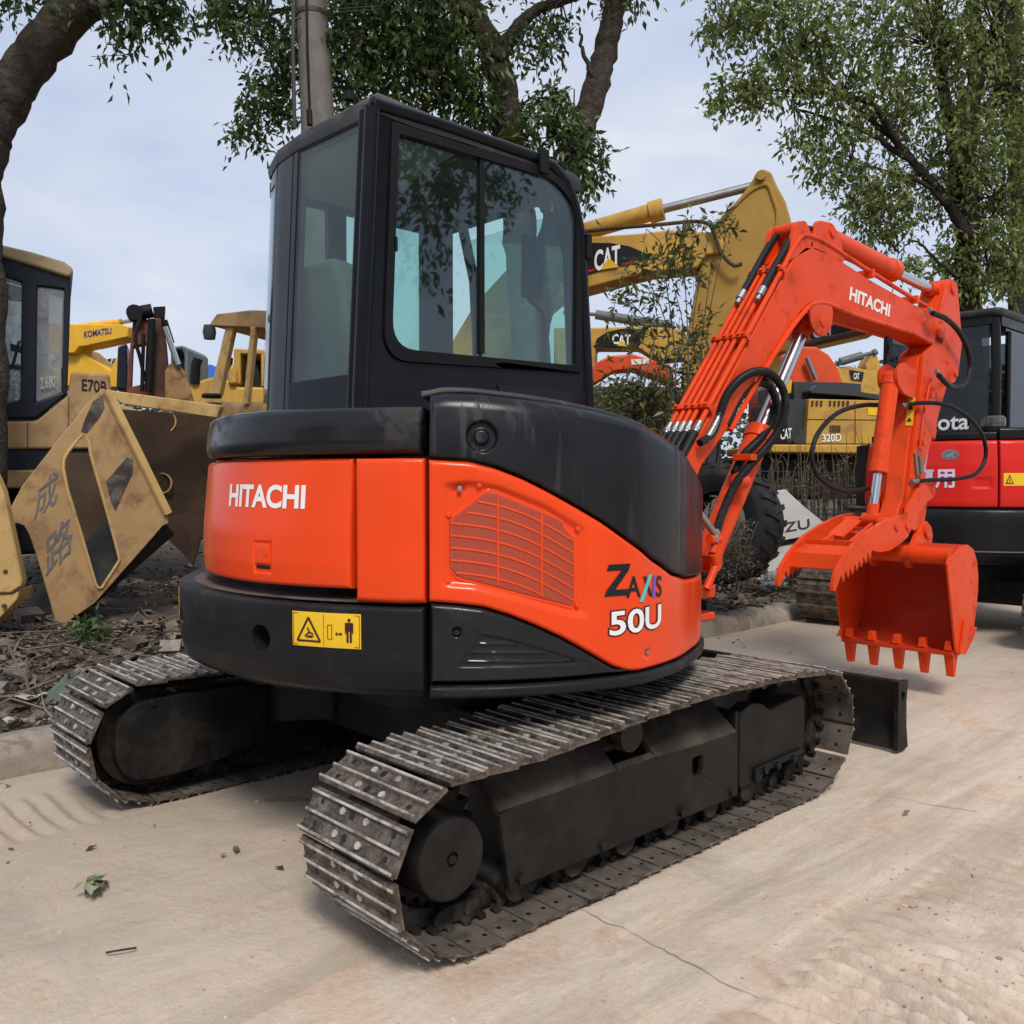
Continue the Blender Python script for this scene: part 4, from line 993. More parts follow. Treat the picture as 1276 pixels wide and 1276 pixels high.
mb.loops([(.34, 2.30, .90), (.36, 2.60, .985), (.36, 2.62, 1.03), (.34, 2.32, .94)], (.02, 0, 0)); mb.loops([(.50, 2.30, .90), (.48, 2.60, .985), (.48, 2.62, 1.03), (.50, 2.32, .94)], (.02, 0, 0))
mb.loops([(.33, 2.42, .955), (.42, 2.42, .945), (.42, 2.64, 1.03), (.33, 2.64, 1.04)], (0, -.008, .012))
mb.cyl((.27, 2.70, 1.03), (.585, 2.70, 1.03), .030, 20); mb.cyl((.27, 2.86, 1.01), (.60, 2.86, 1.01), .040, 20); mb.box((.4275, 2.75, .98), (.28, .22, .02), Matrix.Rotation(R(14), 3, 'X'))
mb.build('cross_member', 'orange_arm', th, bevel=.003)
mb = MB()
for y, z, r_ in ((2.70, 1.005, .022), (2.845, 1.01, .026)): mb.cyl((.595, y, z), (.606, y, z), r_, 16)
mb.build('pivot_pin', 'orange_arm', th, bevel=.003)
# link between arm and bucket
mb = MB()
lk = roundpoly([(3.255, 1.265), (3.315, 1.235), (3.30, 1.175), (3.17, 1.13), (3.085, 1.06), (3.07, .985), (3.0, .97), (2.92, 1.02), (2.905, 1.09), (2.955, 1.14), (3.07, 1.225)], .025)
for x in (.345, .555): mb.prism(lk, 0, x - .012, x + .012)
l2 = roundpoly([(3.26, 1.25), (3.32, 1.22), (3.24, .98), (3.17, .93), (3.12, .97)], .03)
for x in (.385, .515): mb.prism(l2, 0, x - .011, x + .011)
mb.cyl((.33, 3.27, 1.22), (.572, 3.27, 1.22), .030, 18); mb.cyl((.33, 3.16, .975), (.572, 3.16, .975), .028, 18)
mb.build('bucket_link', 'orange_arm', EX, bevel=.004)
# ---- bucket
def bx(y): return y
xl, xr = .135, .805
shell = [(2.95, .852), (3.04, .888), (3.15, .896), (3.24, .862), (3.295, .79), (3.318, .70), (3.315, .60), (3.29, .48), (3.25, .38), (3.19, .305), (3.13, .268), (3.04, .262)]
inner = []
for i, p in enumerate(shell):
    a = Vector(shell[max(i - 1, 0)]); b = Vector(shell[min(i + 1, len(shell) - 1)]); t = (b - a).normalized(); n = Vector((t.y, -t.x))
    q = Vector(p) + n * .014 * (1 if True else -1); inner.append(tuple(q))
cen = Vector((3.08, .6))
if (Vector(inner[5]) - cen).length > (Vector(shell[5]) - cen).length: inner = [tuple(2 * Vector(p) - Vector(q)) for p, q in zip(shell, inner)]
bk = None
mb = MB(); mb.prism(shell + inner[::-1], 0, xl, xr); bk = mb.build('bucket', 'orange_in', EX, smooth=50)
mb = MB(); spoly = shell + [(3.0, .285), (2.985, .33), (2.855, .80), (2.875, .835)]
for x0, x1 in ((xl - .014, xl), (xr, xr + .014)): mb.prism(spoly, 0, x0, x1)
mb.build('side_plate', 'orange_arm', bk, bevel=.003)
mb = MB()
for x0, x1 in ((xl - .030, xl - .0145), (xr + .0145, xr + .030)): mb.prism([(3.02, .275), (3.10, .262), (3.20, .33), (3.27, .40), (3.235, .41), (3.16, .37), (3.12, .46), (3.08, .46), (3.055, .36)], 0, x0, x1)
mb.prism([(3.0, .30), (2.99, .355), (2.93, .30)], 0, xl - .012, xl + .004)
mb.build('side_cutter', 'orange_arm', bk, bevel=.003)
mb = MB(); mb.box(((xl + xr) / 2, 3.03, .272), (xr - xl, .10, .022)); mb.build('cutting_edge', 'orange_in', bk, bevel=.003)
mb = MB(); mb.tube([(xl, 2.945, .838), (xr, 2.945, .838)], .050, 20); mb.build('cross_tube', 'orange_arm', bk)
mb = MB()
ear = roundpoly([(2.905, .78), (2.98, .745), (3.07, .80), (3.24, .87), (3.26, .95), (3.17, 1.03), (3.11, 1.02), (2.98, .885), (2.905, .865)], .03)
for x in (.34, .56): mb.prism(ear, 0, x - .016, x + .016)
mb.build('bucket_ear', 'orange_arm', bk, bevel=.004)
mb = MB()
for y, z in ((2.965, .82), (3.16, .965)):
    mb.lathe([(.022, 0), (.040, 0), (.040, .016), (.022, .016)], (.576, y, z), (1, 0, 0), 20); mb.cyl((.32, y, z), (.584, y, z), .022, 16)
mb.build('pivot_pin', 'orange_arm', bk, bevel=.003)
tooth = None
for x in (.165, .315, .470, .622, .772):
    mb = MB(); a = .030; b = .022
    v0 = [(x - a, 3.0, .295), (x + a, 3.0, .295), (x + a, 3.075, .282), (x - a, 3.075, .282)]
    v1 = [(x - b, 3.035, .132), (x + b, 3.035, .132), (x + b, 3.058, .130), (x - b, 3.058, .130)]
    mb.add(v0 + v1, [(0, 1, 2, 3), (7, 6, 5, 4), (0, 4, 5, 1), (1, 5, 6, 2), (2, 6, 7, 3), (3, 7, 4, 0)])
    mb.loops([(x - .022, 2.992, .29), (x + .022, 2.992, .29), (x + .015, 2.992, .345), (x - .015, 2.992, .345)], (0, .05, 0))
    mb.build('tooth', 'orange_arm', bk, bevel=.004)
# ================================================================== ground, road, kerb, verge
def grid(mb, xs, ys, zf):
    n = len(ys); mb.add([(x, y, zf(x, y)) for x in xs for y in ys], [(i * n + j, (i + 1) * n + j, (i + 1) * n + j + 1, i * n + j + 1) for i in range(len(xs) - 1) for j in range(n - 1)])
def road_mat():
    m, nt, b = nodes('dusty_concrete')
    co = N(nt, 'ShaderNodeTexCoord').outputs['Object']
    big = noise(nt, co, .55, 5, .6, .3); med = noise(nt, co, 3.2, 9, .68, .5); fine = noise(nt, co, 42, 8, .75)
    c = ramp(nt, big, [(.25, (.57, .463, .355)), (.5, (.655, .54, .425)), (.75, (.72, .61, .49))])
    c = mixc(nt, .9, c, ramp(nt, med, [(.28, (.28, .27, .255)), (.5, g(.5)), (.72, (.66, .66, .65))]), 'OVERLAY')
    c = mixc(nt, .6, c, ramp(nt, fine, [(.3, g(.34)), (.55, g(.5)), (.78, g(.64))]), 'OVERLAY')
    # long drag marks running with the traffic
    mp = N(nt, 'ShaderNodeMapping'); nt.links.new(co, mp.inputs['Vector']); mp.inputs['Scale'].default_value = (9, .7, 1); mp.inputs['Rotation'].default_value = (0, 0, R(6))
    st = noise(nt, mp.outputs[0], 1.6, 8, .65, .8)
    c = mixc(nt, .55, c, ramp(nt, st, [(.33, g(.43)), (.5, g(.5)), (.68, g(.56))]), 'OVERLAY')
    mp2 = N(nt, 'ShaderNodeMapping'); nt.links.new(co, mp2.inputs['Vector']); mp2.inputs['Scale'].default_value = (2.6, .30, 1); mp2.inputs['Rotation'].default_value = (0, 0, R(-5))
    s2 = noise(nt, mp2.outputs[0], 1.5, 8, .65, .7); c = mixc(nt, ramp(nt, s2, [(.48, g(0)), (.62, g(.6))]), c, (.385, .31, .235))
    # pale mud patches and grey damp stains
    pm_ = ramp(nt, noise(nt, co, 1.1, 9, .7, .8), [(.55, g(0)), (.68, g(.55))]); c = mixc(nt, pm_, c, (.64, .53, .43))
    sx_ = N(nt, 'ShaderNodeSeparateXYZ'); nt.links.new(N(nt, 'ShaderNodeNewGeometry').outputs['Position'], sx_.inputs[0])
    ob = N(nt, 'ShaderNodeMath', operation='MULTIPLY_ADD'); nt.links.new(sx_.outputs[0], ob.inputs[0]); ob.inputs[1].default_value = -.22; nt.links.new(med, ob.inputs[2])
    mud_shade = ramp(nt, ob.outputs[0], [(.12, g(0)), (.62, g(.85))]); c = mixc(nt, mud_shade, c, (.385, .315, .245))  # browner towards the kerb: tracked mud, plus tree shade painted into the colour
    gm_ = ramp(nt, noise(nt, co, .8, 9, .7, .4), [(.54, g(0)), (.66, g(.6))]); c = mixc(nt, gm_, c, (.34, .29, .232))
    # pits and crumbs
    vo = N(nt, 'ShaderNodeTexVoronoi'); nt.links.new(co, vo.inputs['Vector']); vo.inputs['Scale'].default_value = 26
    sp = ramp(nt, vo.outputs['Distance'], [(.05, g(.6)), (.10, g(0))]); spm = mixc(nt, 1., sp, ramp(nt, med, [(.5, g(0)), (.6, g(1))]), 'MULTIPLY')
    c = mixc(nt, spm, c, (.20, .165, .135))
    nt.links.new(c, b.inputs['Base Color']); b.inputs['Roughness'].default_value = .93
    b.inputs['Specular IOR Level'].default_value = .25
    h1 = bump(nt, None, med, .6, .03); h2 = bump(nt, None, fine, .7, .008, h1); bump(nt, b, st, .22, .02, h2)
    return m
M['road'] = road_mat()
M['soil'] = pm('verge_soil', (.075, .058, .045), .95, var=.4, vs=7, bmp=.9, bs=22, dirt=(.055, .044, .036), damt=.5, dscale=5)
M['far_ground'] = pm('far_ground', (.20, .17, .13), .95, var=.25, vs=.6, bmp=.3, bs=3)
M['kerbstone'] = pm('worn_kerb', (.30, .25, .20), .95, var=.3, vs=5, bmp=.7, bs=22, dirt=(.13, .105, .08), damt=.45, dscale=5)
mb = MB(); mb.add([(-900, -900, -.05), (900, -900, -.05), (900, 900, -.05), (-900, 900, -.05)], [(0, 1, 2, 3)]); tag(mb.build('ground', 'far_ground'), kind='structure')
from mathutils import noise as MN
def nz(x, y, s, o=0): return MN.noise(Vector((x * s, y * s, o)))
_p = PZ(1150, 1215)
PRINTS = [(_p.x, .24, -2.4, .9, .022), (PZ(1250, 1160).x + .12, .22, -2.0, 1.2, .016), (-.85, .26, -2.4, -1.1, .012), (.86, .24, -2.4, -1.12, .004), (1.75, .25, .9, 4.0, .006)]
def roadz(x, y):
    z = .006 * nz(x, y, 1.3) + .005 * nz(x, y, 5, 3) + .0025 * nz(x * 3, y, 7, 13)
    # grouser prints left by crawlers crossing the road dust
    for bx, bw, y0, y1, am in PRINTS:
        d_ = abs(x - bx - .05 * nz(0, y, .6, 8))
        if d_ < bw and y0 < y < y1:
            e = min(1, (bw - d_) / .05) * min(1, (y - y0) / .3, (y1 - y) / .3) * max(0, min(1, .55 + 1.6 * nz(x, y, 1.7, 21)))
            z += am * e * (math.sin((y + .03 * nz(x, y, 3, 4)) * 2 * math.pi / .078) * (1 + .5 * nz(x, y, 3, 31)) + .45 * nz(x * .3, y, 30, 9) + .3 * nz(x, y, 38, 2))
    # slab crack
    return z
xs = np.concatenate([np.arange(-1.46, 1.0, .0225), np.arange(1.0, 2.55, .0115), np.arange(2.55, 3.4, .0225), np.arange(3.4, 14, .5)]); ys = np.concatenate([np.arange(-6, -2.4, .3), np.arange(-2.4, .8, .0125), np.arange(.8, 2.6, .0225), np.arange(2.6, 9, .08), np.arange(9, 90, 3)])
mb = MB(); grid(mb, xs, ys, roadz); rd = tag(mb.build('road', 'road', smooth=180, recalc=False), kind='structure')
# joint and crack in the concrete, filled with dirt
M['crackdirt'] = pm('crack_dirt', (.37, .305, .235), .95, var=.25, vs=20)
def crack(pts, w0):
    P = [PZ(a, b) for a, b in pts]; Q = []
    for a, b in zip(P, P[1:]):
        n = max(2, int((b - a).length / .02))
        for i in range(n): Q.append(a.lerp(b, i / n))
    L, Rr = [], []
    for i, p in enumerate(Q):
        t = (Q[min(i + 1, len(Q) - 1)] - Q[max(i - 1, 0)]); n = Vector((-t.y, t.x, 0)).normalized(); j = .012 * nz(p.x, p.y, 9) + .006 * nz(p.x, p.y, 40); ww = w0 * (.5 + abs(nz(p.x, p.y, 6, 5)) * 1.6)
        for s_, A in ((1, L), (-1, Rr)):
            v = p + n * (j + s_ * ww); v.z = roadz(v.x, v.y) + .0035; A.append(v)
    mb = MB(); n = len(L); mb.add(L + Rr, [(i, i + 1, n + i + 1, n + i) for i in range(n - 1)]); tag(mb.build('road_crack', 'crackdirt', recalc=False), kind='structure')
crack([(715, 1131), (790, 1163), (850, 1195), (905, 1228), (955, 1248)], .0018)
crack([(1100, 992), (1160, 1003), (1225, 1012)], .002)
# kerb
mb = MB(); yy = np.arange(-7, 60, .06)
prof = [(-1.395, -.04), (-1.40, .07), (-1.43, .125), (-1.50, .138), (-1.64, .135), (-1.68, .06)]
k = len(prof); vs = []
for y in yy:
    for i, (x, z) in enumerate(prof):
        e = .016 * nz(y, i, 1.5) + .012 * nz(y, i * 3, 7) + .006 * nz(y, i * 5, 19); brk = max(0, nz(y, 0, .9, 4) - .1) * .10 if 0 < i < 4 else 0
        vs.append((x + e - brk * .4, y, z + (e * .7 - brk if i else 0)))
mb.add(vs, [(i * k + j, i * k + j + 1, (i + 1) * k + j + 1, (i + 1) * k + j) for i in range(len(yy) - 1) for j in range(k - 1)])
tag(mb.build('kerb', 'kerbstone', smooth=180, recalc=False), kind='structure')
def vergez(x, y):
    d = -1.62 - x; base = .112 + .10 * min(1, max(0, d) / 1.6) + .16 * min(1, max(0, d - 2) / 4)
    return base + .035 * nz(x, y, 1.1) + .03 * nz(x, y, 3.4, 2) + .018 * nz(x, y, 11, 5)
xs = np.concatenate([np.arange(-60, -8, 1.5), np.arange(-8, -1.58, .06)]); ys = np.concatenate([np.arange(-8, -3, .3), np.arange(-3, 8, .07), np.arange(8, 70, 1.2)])
mb = MB(); grid(mb, xs, ys, vergez); tag(mb.build('verge', 'soil', smooth=180, recalc=False), kind='structure')
def vg(px, py):
    """point of the verge seen at that place of the photograph"""
    z = .15
    for _ in range(6):
        p = PZ(px, py, z); z = vergez(p.x, p.y) if p.x < -1.6 else .0
    return Vector((p.x, p.y, z))
# ---- litter
def leafcloud(name, pts, sizes, mat, flat=.3, aspect=.5, curl=.25, normals=None):
    n = len(pts); P = np.asarray(pts, float)
    th = rng.uniform(0, 2 * np.pi, n); d = np.stack([np.cos(th), np.sin(th), rng.normal(0, flat, n)], 1); d /= np.linalg.norm(d, axis=1)[:, None]
    up = np.stack([rng.normal(0, flat, n), rng.normal(0, flat, n), np.ones(n)], 1); w_ = np.cross(d, up); w_ /= np.linalg.norm(w_, axis=1)[:, None]; u = np.cross(w_, d)
    s = np.asarray(sizes)[:, None]
    a = P - d * s * .5; c = P + d * s * .5 ; l = P + w_ * s * aspect * .5 + u * s * curl * .3; r = P - w_ * s * aspect * .5 + u * s * curl * .3
    V = np.stack([a, l, c, r], 1).reshape(-1, 3)
    me = bpy.data.meshes.new(name); o = bpy.data.objects.new(name, me); COL.objects.link(o)
    org = np.array([V[:, 0].mean(), V[:, 1].mean(), V[:, 2].min()]); o.location = org; V = V - org
    me.vertices.add(4 * n); me.vertices.foreach_set('co', V.ravel())
    idx = np.arange(4 * n).reshape(n, 4); tri = np.concatenate([idx[:, [0, 1, 2]], idx[:, [0, 2, 3]]], 1).reshape(-1)
    me.loops.add(6 * n); me.loops.foreach_set('vertex_index', tri); me.polygons.add(2 * n)
    me.polygons.foreach_set('loop_start', np.arange(0, 6 * n, 3)); me.polygons.foreach_set('loop_total', np.full(2 * n, 3)); me.update(); me.validate()
    me.materials.append(M[mat]); ORGN[o.name] = Vector(org)
    return o
pts = []; sz = []
for _ in range(30000):
    d = rng.gamma(1.8, 1.5); x = -1.50 - d; y = rng.uniform(-2.4, 9)
    if x < -11: continue
    if MN.noise(Vector((x * 1.3, y * 1.3, 7))) < -.25: continue
    pts.append((x, y, vergez(x, y) + rng.uniform(.004, .03))); sz.append(rng.gamma(2.0, .018) + .010)
tag(leafcloud('leaf_litter', pts, sz, 'leaf_dry', .35, .55, .5), kind='stuff')
mb = MB()
for _ in range(430):
    d = rng.gamma(1.8, 1.1); x = -1.6 - d; y = rng.uniform(-2.2, 8.5)
    if x < -8: continue
    a = rng.uniform(0, 6.28); L = rng.uniform(.12, .65); z = vergez(x, y) + .02; dx, dy = math.cos(a) * L, math.sin(a) * L
    mb.tube([(x, y, z + rng.uniform(0, .03)), (x + dx * .5 + rng.uniform(-.03, .03), y + dy * .5 + rng.uniform(-.03, .03), z + rng.uniform(.0, .08)), (x + dx, y + dy, z + rng.uniform(-.01, .10))], [rng.uniform(.003, .008), .005, .0025], 5)
tag(mb.build('fallen_twigs', 'drystick', recalc=False), kind='stuff')
# bark chips and rubble
mb = MB()
for _ in range(900):
    d = rng.gamma(1.5, 1.2); x = -1.56 - d; y = rng.uniform(-2.2, 8.5)
    if x < -7: continue
    s_ = rng.gamma(2, .014) + .01; mb.box((x, y, vergez(x, y) + s_ * .3), (s_ * rng.uniform(.8, 2.6), s_ * rng.uniform(.6, 1.4), s_ * rng.uniform(.4, 1)), Matrix.Rotation(rng.uniform(0, 6.28), 3, 'Z') @ Matrix.Rotation(rng.normal(0, .4), 3, 'X'))
M['chip'] = pm('rubble', (.16, .135, .11), .95, var=.4, vs=9, island=.6, bmp=.4, bs=40)
tag(mb.build('rubble', 'chip', recalc=False), kind='stuff')
# crumbs on the road
mb = MB()
for _ in range(900):
    x = rng.uniform(-1.35, 3.2); y = rng.uniform(-2.2, 5); s_ = rng.gamma(1.2, .0015) + .0014
    mb.box((x, y, roadz(x, y) + s_ * .3), (s_ * 1.6, s_, s_ * .7), Matrix.Rotation(rng.uniform(0, 6.28), 3, 'Z'))
for _ in range(2600):
    x = -1.39 + rng.gamma(1.1, .22); y = rng.uniform(-2.2, 4.5)
    if MN.noise(Vector((x * 2, y * 2, 11))) < .02: continue
    s_ = rng.gamma(1.4, .0018) + .0015
    mb.box((x, y, roadz(x, y) + s_ * .25), (s_ * 1.7, s_ * 1.1, s_ * .6), Matrix.Rotation(rng.uniform(0, 6.28), 3, 'Z'))
for _ in range(1500):
    bx, bw, y0, y1, am = PRINTS[rng.integers(0, 2)]
    x = bx + rng.normal(0, bw * .8); y = rng.uniform(y0, y1); s_ = rng.gamma(1.2, .0013) + .0012
    mb.box((x, y, roadz(x, y) + s_ * .25), (s_ * 1.7, s_ * 1.1, s_ * .6), Matrix.Rotation(rng.uniform(0, 6.28), 3, 'Z'))
M['grit'] = pm('road_grit', (.47, .385, .30), .95, var=.25, island=.35)
tag(mb.build('road_grit_gravel', 'grit', recalc=False), kind='stuff')
pts = []; sz = []
for _ in range(70):
    x = -1.4 + rng.gamma(1.2, .7); y = rng.uniform(-2, 4)
    pts.append((x, y, .008)); sz.append(rng.uniform(.015, .05))
for a, b in ((118, 1105), (125, 1112), (112, 1116), (120, 1118), (128, 1108)): p = PZ(a, b); pts.append((p.x, p.y, .02)); sz.append(.06)
tag(leafcloud('fallen_leaves', pts, sz, 'leaf_dry', .25, .5, .5), kind='stuff')
p = PZ(120, 1113); o = leafcloud('leaf_sprig', [(p.x + rng.normal(0, .022), p.y + rng.normal(0, .022), .012 + rng.uniform(0, .035)) for _ in range(9)], rng.uniform(.03, .06, 9), 'leaf_pale', .5, .55, .4)
tag(o, 'wilted pale green leaf sprig lying alone on the concrete', 'leaves')
def twig(pts, r_, label, mat='drystick'):
    mb = MB(); mb.tube(spl(pts, 5), r_, 6); tag(mb.build('dry_twig', mat), label, 'twig', 'dry twigs on the road')
twig([PZ(328, 995, .012), PZ(352, 993, .02), PZ(375, 994, .015), PZ(392, 997, .006)], .004, 'thin dry twig on the road between the two tracks')
twig([PZ(132, 1187, .008), PZ(150, 1184, .012), PZ(170, 1181, .008)], .003, 'short dry twig on the bare road at lower left', 'bark')
# ================================================================== second compact excavator parked ahead (red and black)
KC = (-.30, 6.20)
K2 = empty('compact_excavator', (KC[0], KC[1], 0))
tag(K2, 'bright red and black compact excavator with tinted cab parked ahead, behind the orange bucket', 'excavator')
Kr = lambda a, z=1: 1.06
mb = MB(); mb.lathe([(.05, .60), (.95, .60), (.95, 1.6), (.05, 1.6)], (*KC, 0), (0, 0, 1), 48); mb.lathe([(.05, .3), (.5, .3), (.5, .62), (.05, .62)], (*KC, 0), (0, 0, 1), 32); mb.build('swing_frame', 'dark', K2)
def Rk(a, z): return float(np.interp(z, [.60, .66, .74, 1.0, 1.06], [1.02, 1.06, 1.07, 1.07, 1.05]))
mb = MB(); cpanel(mb, KC, -125, 80, .60, 1.055, Rk, n=60, m=8, eb=.03, et=.03, es=.012, depth=.2); kc = mb.build('counterweight', 'kblack', K2, smooth=50, recalc=False)
mb = MB(); cpanel(mb, KC, -125, 80, .705, .715, lambda a, z: 1.075, n=50, m=2, eb=.003, et=.003, es=.003, depth=.02); mb.build('trim_line', 'greymid', kc, recalc=False)
def Rk2(a, z): return float(np.interp(z, [1.05, 1.1, 1.4, 1.62], [1.05, 1.06, 1.05, 1.015]))
def kd(a, z):
    d = polydist([((x) * .0185, y) for x, y in ((21.5, 1.215), (29, 1.215), (29, 1.30), (21.5, 1.30))], (a * .0185, z)); return -.012 * max(0, min(1, -d / .006))
mb = MB(); cpanel(mb, KC, -30, 31.5, 1.062, 1.60, Rk2, n=70, m=40, eb=.014, et=.03, es=.012, depth=.06, disp=kd); kdr = mb.build('engine_door', 'kred', K2, smooth=50, recalc=False)
mb = MB(); cpanel(mb, KC, 32.3, 100, 1.062, 1.60, Rk2, n=50, m=12, eb=.014, et=.03, es=.012, depth=.06); ksp = mb.build('side_panel', 'kred', K2, smooth=50, recalc=False)
mb = MB(); cpanel(mb, KC, -30, 31.5, 1.607, 1.668, lambda a, z: 1.0, n=40, m=3, eb=.01, et=.02, es=.01, depth=.3); cpanel(mb, KC, 32.3, 100, 1.607, 1.70, lambda a, z: 1.01, n=30, m=3, eb=.01, et=.03, es=.01, depth=.5); mb.build('top_cover', 'kblack', K2, smooth=50, recalc=False)
# badge, lettering, decal
mb = MB(); bc = (12.6, 1.485)
cpoly(mb, KC, Rk2, [(bc[0] + 3.6 * math.cos(t), bc[1] + .042 * math.sin(t)) for t in np.linspace(0, 6.283, 33)[:-1]], .003)
mb.k = 1; cpoly(mb, KC, Rk2, [(bc[0] + 3.1 * math.cos(t), bc[1] + .035 * math.sin(t)) for t in np.linspace(0, 6.283, 33)[:-1]], .0045)
mb.k = 0; cpoly(mb, KC, Rk2, [(bc[0] - 2.2, bc[1] - .01), (bc[0] - .9, bc[1] - .028), (bc[0] + 2.6, bc[1] + .022), (bc[0] + 1.2, bc[1] + .028)], .006); cpoly(mb, KC, Rk2, [(bc[0] - .2, bc[1]), (bc[0] + .6, bc[1] + .004), (bc[0] + 2.3, bc[1] - .02), (bc[0] + .9, bc[1] - .03)], .006)
mb.build('badge', ['steel', 'greymid'], kdr, recalc=False)
mb = MB(); ctext(mb, '\u5c08\u7528', KC, Rk2, -1.8, 1.215, 16.5, .165, .022, lift=.003); mb.build('lettering', 'lilac', kdr, recalc=False)
mb = MB(); cpanel(mb, KC, 33.6, 44, 1.235, 1.335, lambda a, z: Rk2(a, z) + .002, n=8, m=3, eb=.001, et=.001, es=.001, depth=.003)
mb.k = 1
for tri in ([(34.3, 1.25), (37.6, 1.25), (35.95, 1.325)],):
    cpoly(mb, KC, Rk2, tri, .004)
mb.k = 0; cpoly(mb, KC, Rk2, [(34.9, 1.258), (37.0, 1.258), (35.95, 1.307)], .0055)
mb.k = 1; cpoly(mb, KC, Rk2, [(35.75, 1.263), (36.15, 1.263), (36.05, 1.293), (35.85, 1.293)], .007)
mb.build('warning_decal', ['decal_yellow', 'decal_ink'], ksp, recalc=False)
mb = MB(); o_ = cpt(KC, .90, 31, 1.66); mb.lathe([(.01, 0), (.09, 0), (.095, .03), (.085, .035), (.085, .05), (.01, .05)], o_, (0, 0, 1), 24); kl = mb.build('work_lamp', 'rubber', K2)
MB().lathe([(.01, .05), (.088, .05), (.092, .075), (.090, .12), (.075, .135), (.01, .137)], o_, (0, 0, 1), 24).build('lamp_glass', 'clear', kl)
# its cab
KX, KY = .19, 5.46
mb = MB()
kp = [(KX, KY), (KX, KY + 1.15), (KX - 1.0, KY + 1.15), (KX - 1.0, KY + .1), (KX - .9, KY)]
for (x, y) in ((KX - .03, KY + .03), (KX - .03, KY + 1.1), (KX - .96, KY + 1.1), (KX - .945, KY + .07)): mb.tube([(x, y, 1.2), (x, y, 2.2), (x - (.0 if x < 0 else .02), y + .015, 2.60)], .038, 10)
mb.box((KX - .5, KY + .01, 1.43), (.9, .03, .50)); mb.box((KX - .012, KY + .58, 1.42), (.03, 1.05, .48)); mb.box((KX - .5, KY + .02, 2.575), (.9, .04, .07)); mb.box((KX - .02, KY + .58, 2.57), (.035, 1.05, .08)); mb.box((KX - .5, KY + 1.12, 1.42), (.9, .03, .5)); mb.box((KX - .98, KY + .6, 1.42), (.03, 1.0, .5)); mb.box((KX-.5, KY+.6, 1.2), (.9, 1.0, .05))
mb.tube([(KX + .004, KY + .20, 2.5), (KX + .006, KY + .20, 1.68)], .020, 8)
kcab = mb.build('cab', 'kblack', K2, bevel=.006)
mb = MB(); rp = roundpoly([(KX + .02, KY - .02), (KX + .02, KY + 1.18), (KX - 1.02, KY + 1.18), (KX - 1.02, KY - .02)], .08); mb.prism(rp, 2, 2.61, 2.675); mb.build('roof', 'dust_black', kcab, bevel=.03, seg=3)
mb = MB(); mb.box((KX - .5, KY + .012, 2.12), (.84, .006, .86)); mb.build('rear_window', 'glass_dark', kcab)
mb = MB(); mb.box((KX - .012, KY + .62, 2.10), (.006, .90, .84)); mb.box((KX - .985, KY + .6, 2.10), (.006, .95, .84)); mb.build('side_window', 'glass_dark', kcab)
mb = MB(); mb.box((KX - .5, KY + 1.1, 2.1), (.86, .006, .86)); mb.build('front_window', 'glass_dark', kcab)
mb = MB(); mb.box((KX - .45, KY + .35, 1.75), (.5, .14, .75)); mb.box((KX - .45, KY + .6, 1.55), (.5, .5, .15)); mb.build('seat', 'seat', kcab, bevel=.04)
mb = MB(); ctext(mb, 'Kubota', KC, lambda a, z: .742, -12.0, 1.69, 44.0, .155, .03) if False else None
a0 = Vector((KX - .78, KY - .011, 1.700)); mb = MB(); planetext(mb, 'Kubota', a0, a0 + Vector((.56, 0, 0)), a0 + Vector((0, 0, .135)), .02); mb.build('lettering', 'white', kcab, recalc=False)
# tracks of the second machine: one belt each with cross bars
def belt(root, x0, x1, yr0, yf0, r_, nb, mat='shoe'):
    t = empty('crawler_track', ((x0 + x1) / 2, (yr0 + yf0) / 2, 0)); t.parent = root; t.location = t.location - Vector(ORGN[root.name])
    P = [(yr0, .0)] + arc(yf0, r_, r_, -90, 90, 10) + arc(yr0, r_, r_, 90, 270, 10)
    P = [Vector(p) for p in P]; mbb = MB()
    inner = [(p.x + (0 if True else 0), p.y) for p in P]
    L = [0]
    for a, b in zip(P, P[1:]): L.append(L[-1] + (b - a).length)
    n = nb; proto = None
    def at(s):
        s %= L[-1]
        for i in range(len(L) - 1):
            if s <= L[i + 1] and L[i + 1] > L[i]: return P[i].lerp(P[i + 1], (s - L[i]) / (L[i + 1] - L[i]))
        return P[-1]
    pitch = L[-1] / n
    for i in range(n):
        a, b = at(i * pitch), at((i + 1) * pitch); m_ = (a + b) / 2; tt = (b - a).normalized(); nn = Vector((tt.y, -tt.x))
        rot = Matrix(((1, 0, 0), (0, tt.x, nn.x), (0, tt.y, nn.y))).to_4x4()
        if rot.to_3x3().determinant() < 0: rot = rot @ Matrix.Scale(-1, 4, (1, 0, 0))
        if proto is None:
            mbb.prism([(-pitch * .48, -.012), (pitch * .48, -.012), (pitch * .48, .0), (pitch * .1, .0), (pitch * .06, .024), (-pitch * .06, .024), (-pitch * .1, 0), (-pitch * .48, 0)], 0, -(x1 - x0) / 2, (x1 - x0) / 2)
            sv = ORGN[t.name]; ORGN[t.name] = Vector((0, 0, 0)); proto = mbb.build('track_shoe', mat, t, bevel=.003, seg=1); ORGN[t.name] = sv; o = proto
        else: o = proto.copy(); COL.objects.link(o); o.parent = t
        o.matrix_local = Matrix.Translation((0, m_.x - (yr0 + yf0) / 2, m_.y)) @ rot
    MB().box(((x0 + x1) / 2, (yr0 + yf0) / 2, r_), ((x1 - x0) * .7, yf0 - yr0, r_ * 1.5)).build('track_frame', 'frame_black', t, bevel=.01)
    mb = MB()
    for y in (yr0, yf0): mb.cyl((x0 + .04, y, r_), (x1 - .04, y, r_), r_ * .86, 24)
    mb.build('drive_wheel', 'frame_black', t)
belt(K2, -1.32, -.90, 5.26, 7.2, .27, 44); belt(K2, .53, .95, 5.26, 7.2, .27, 44)
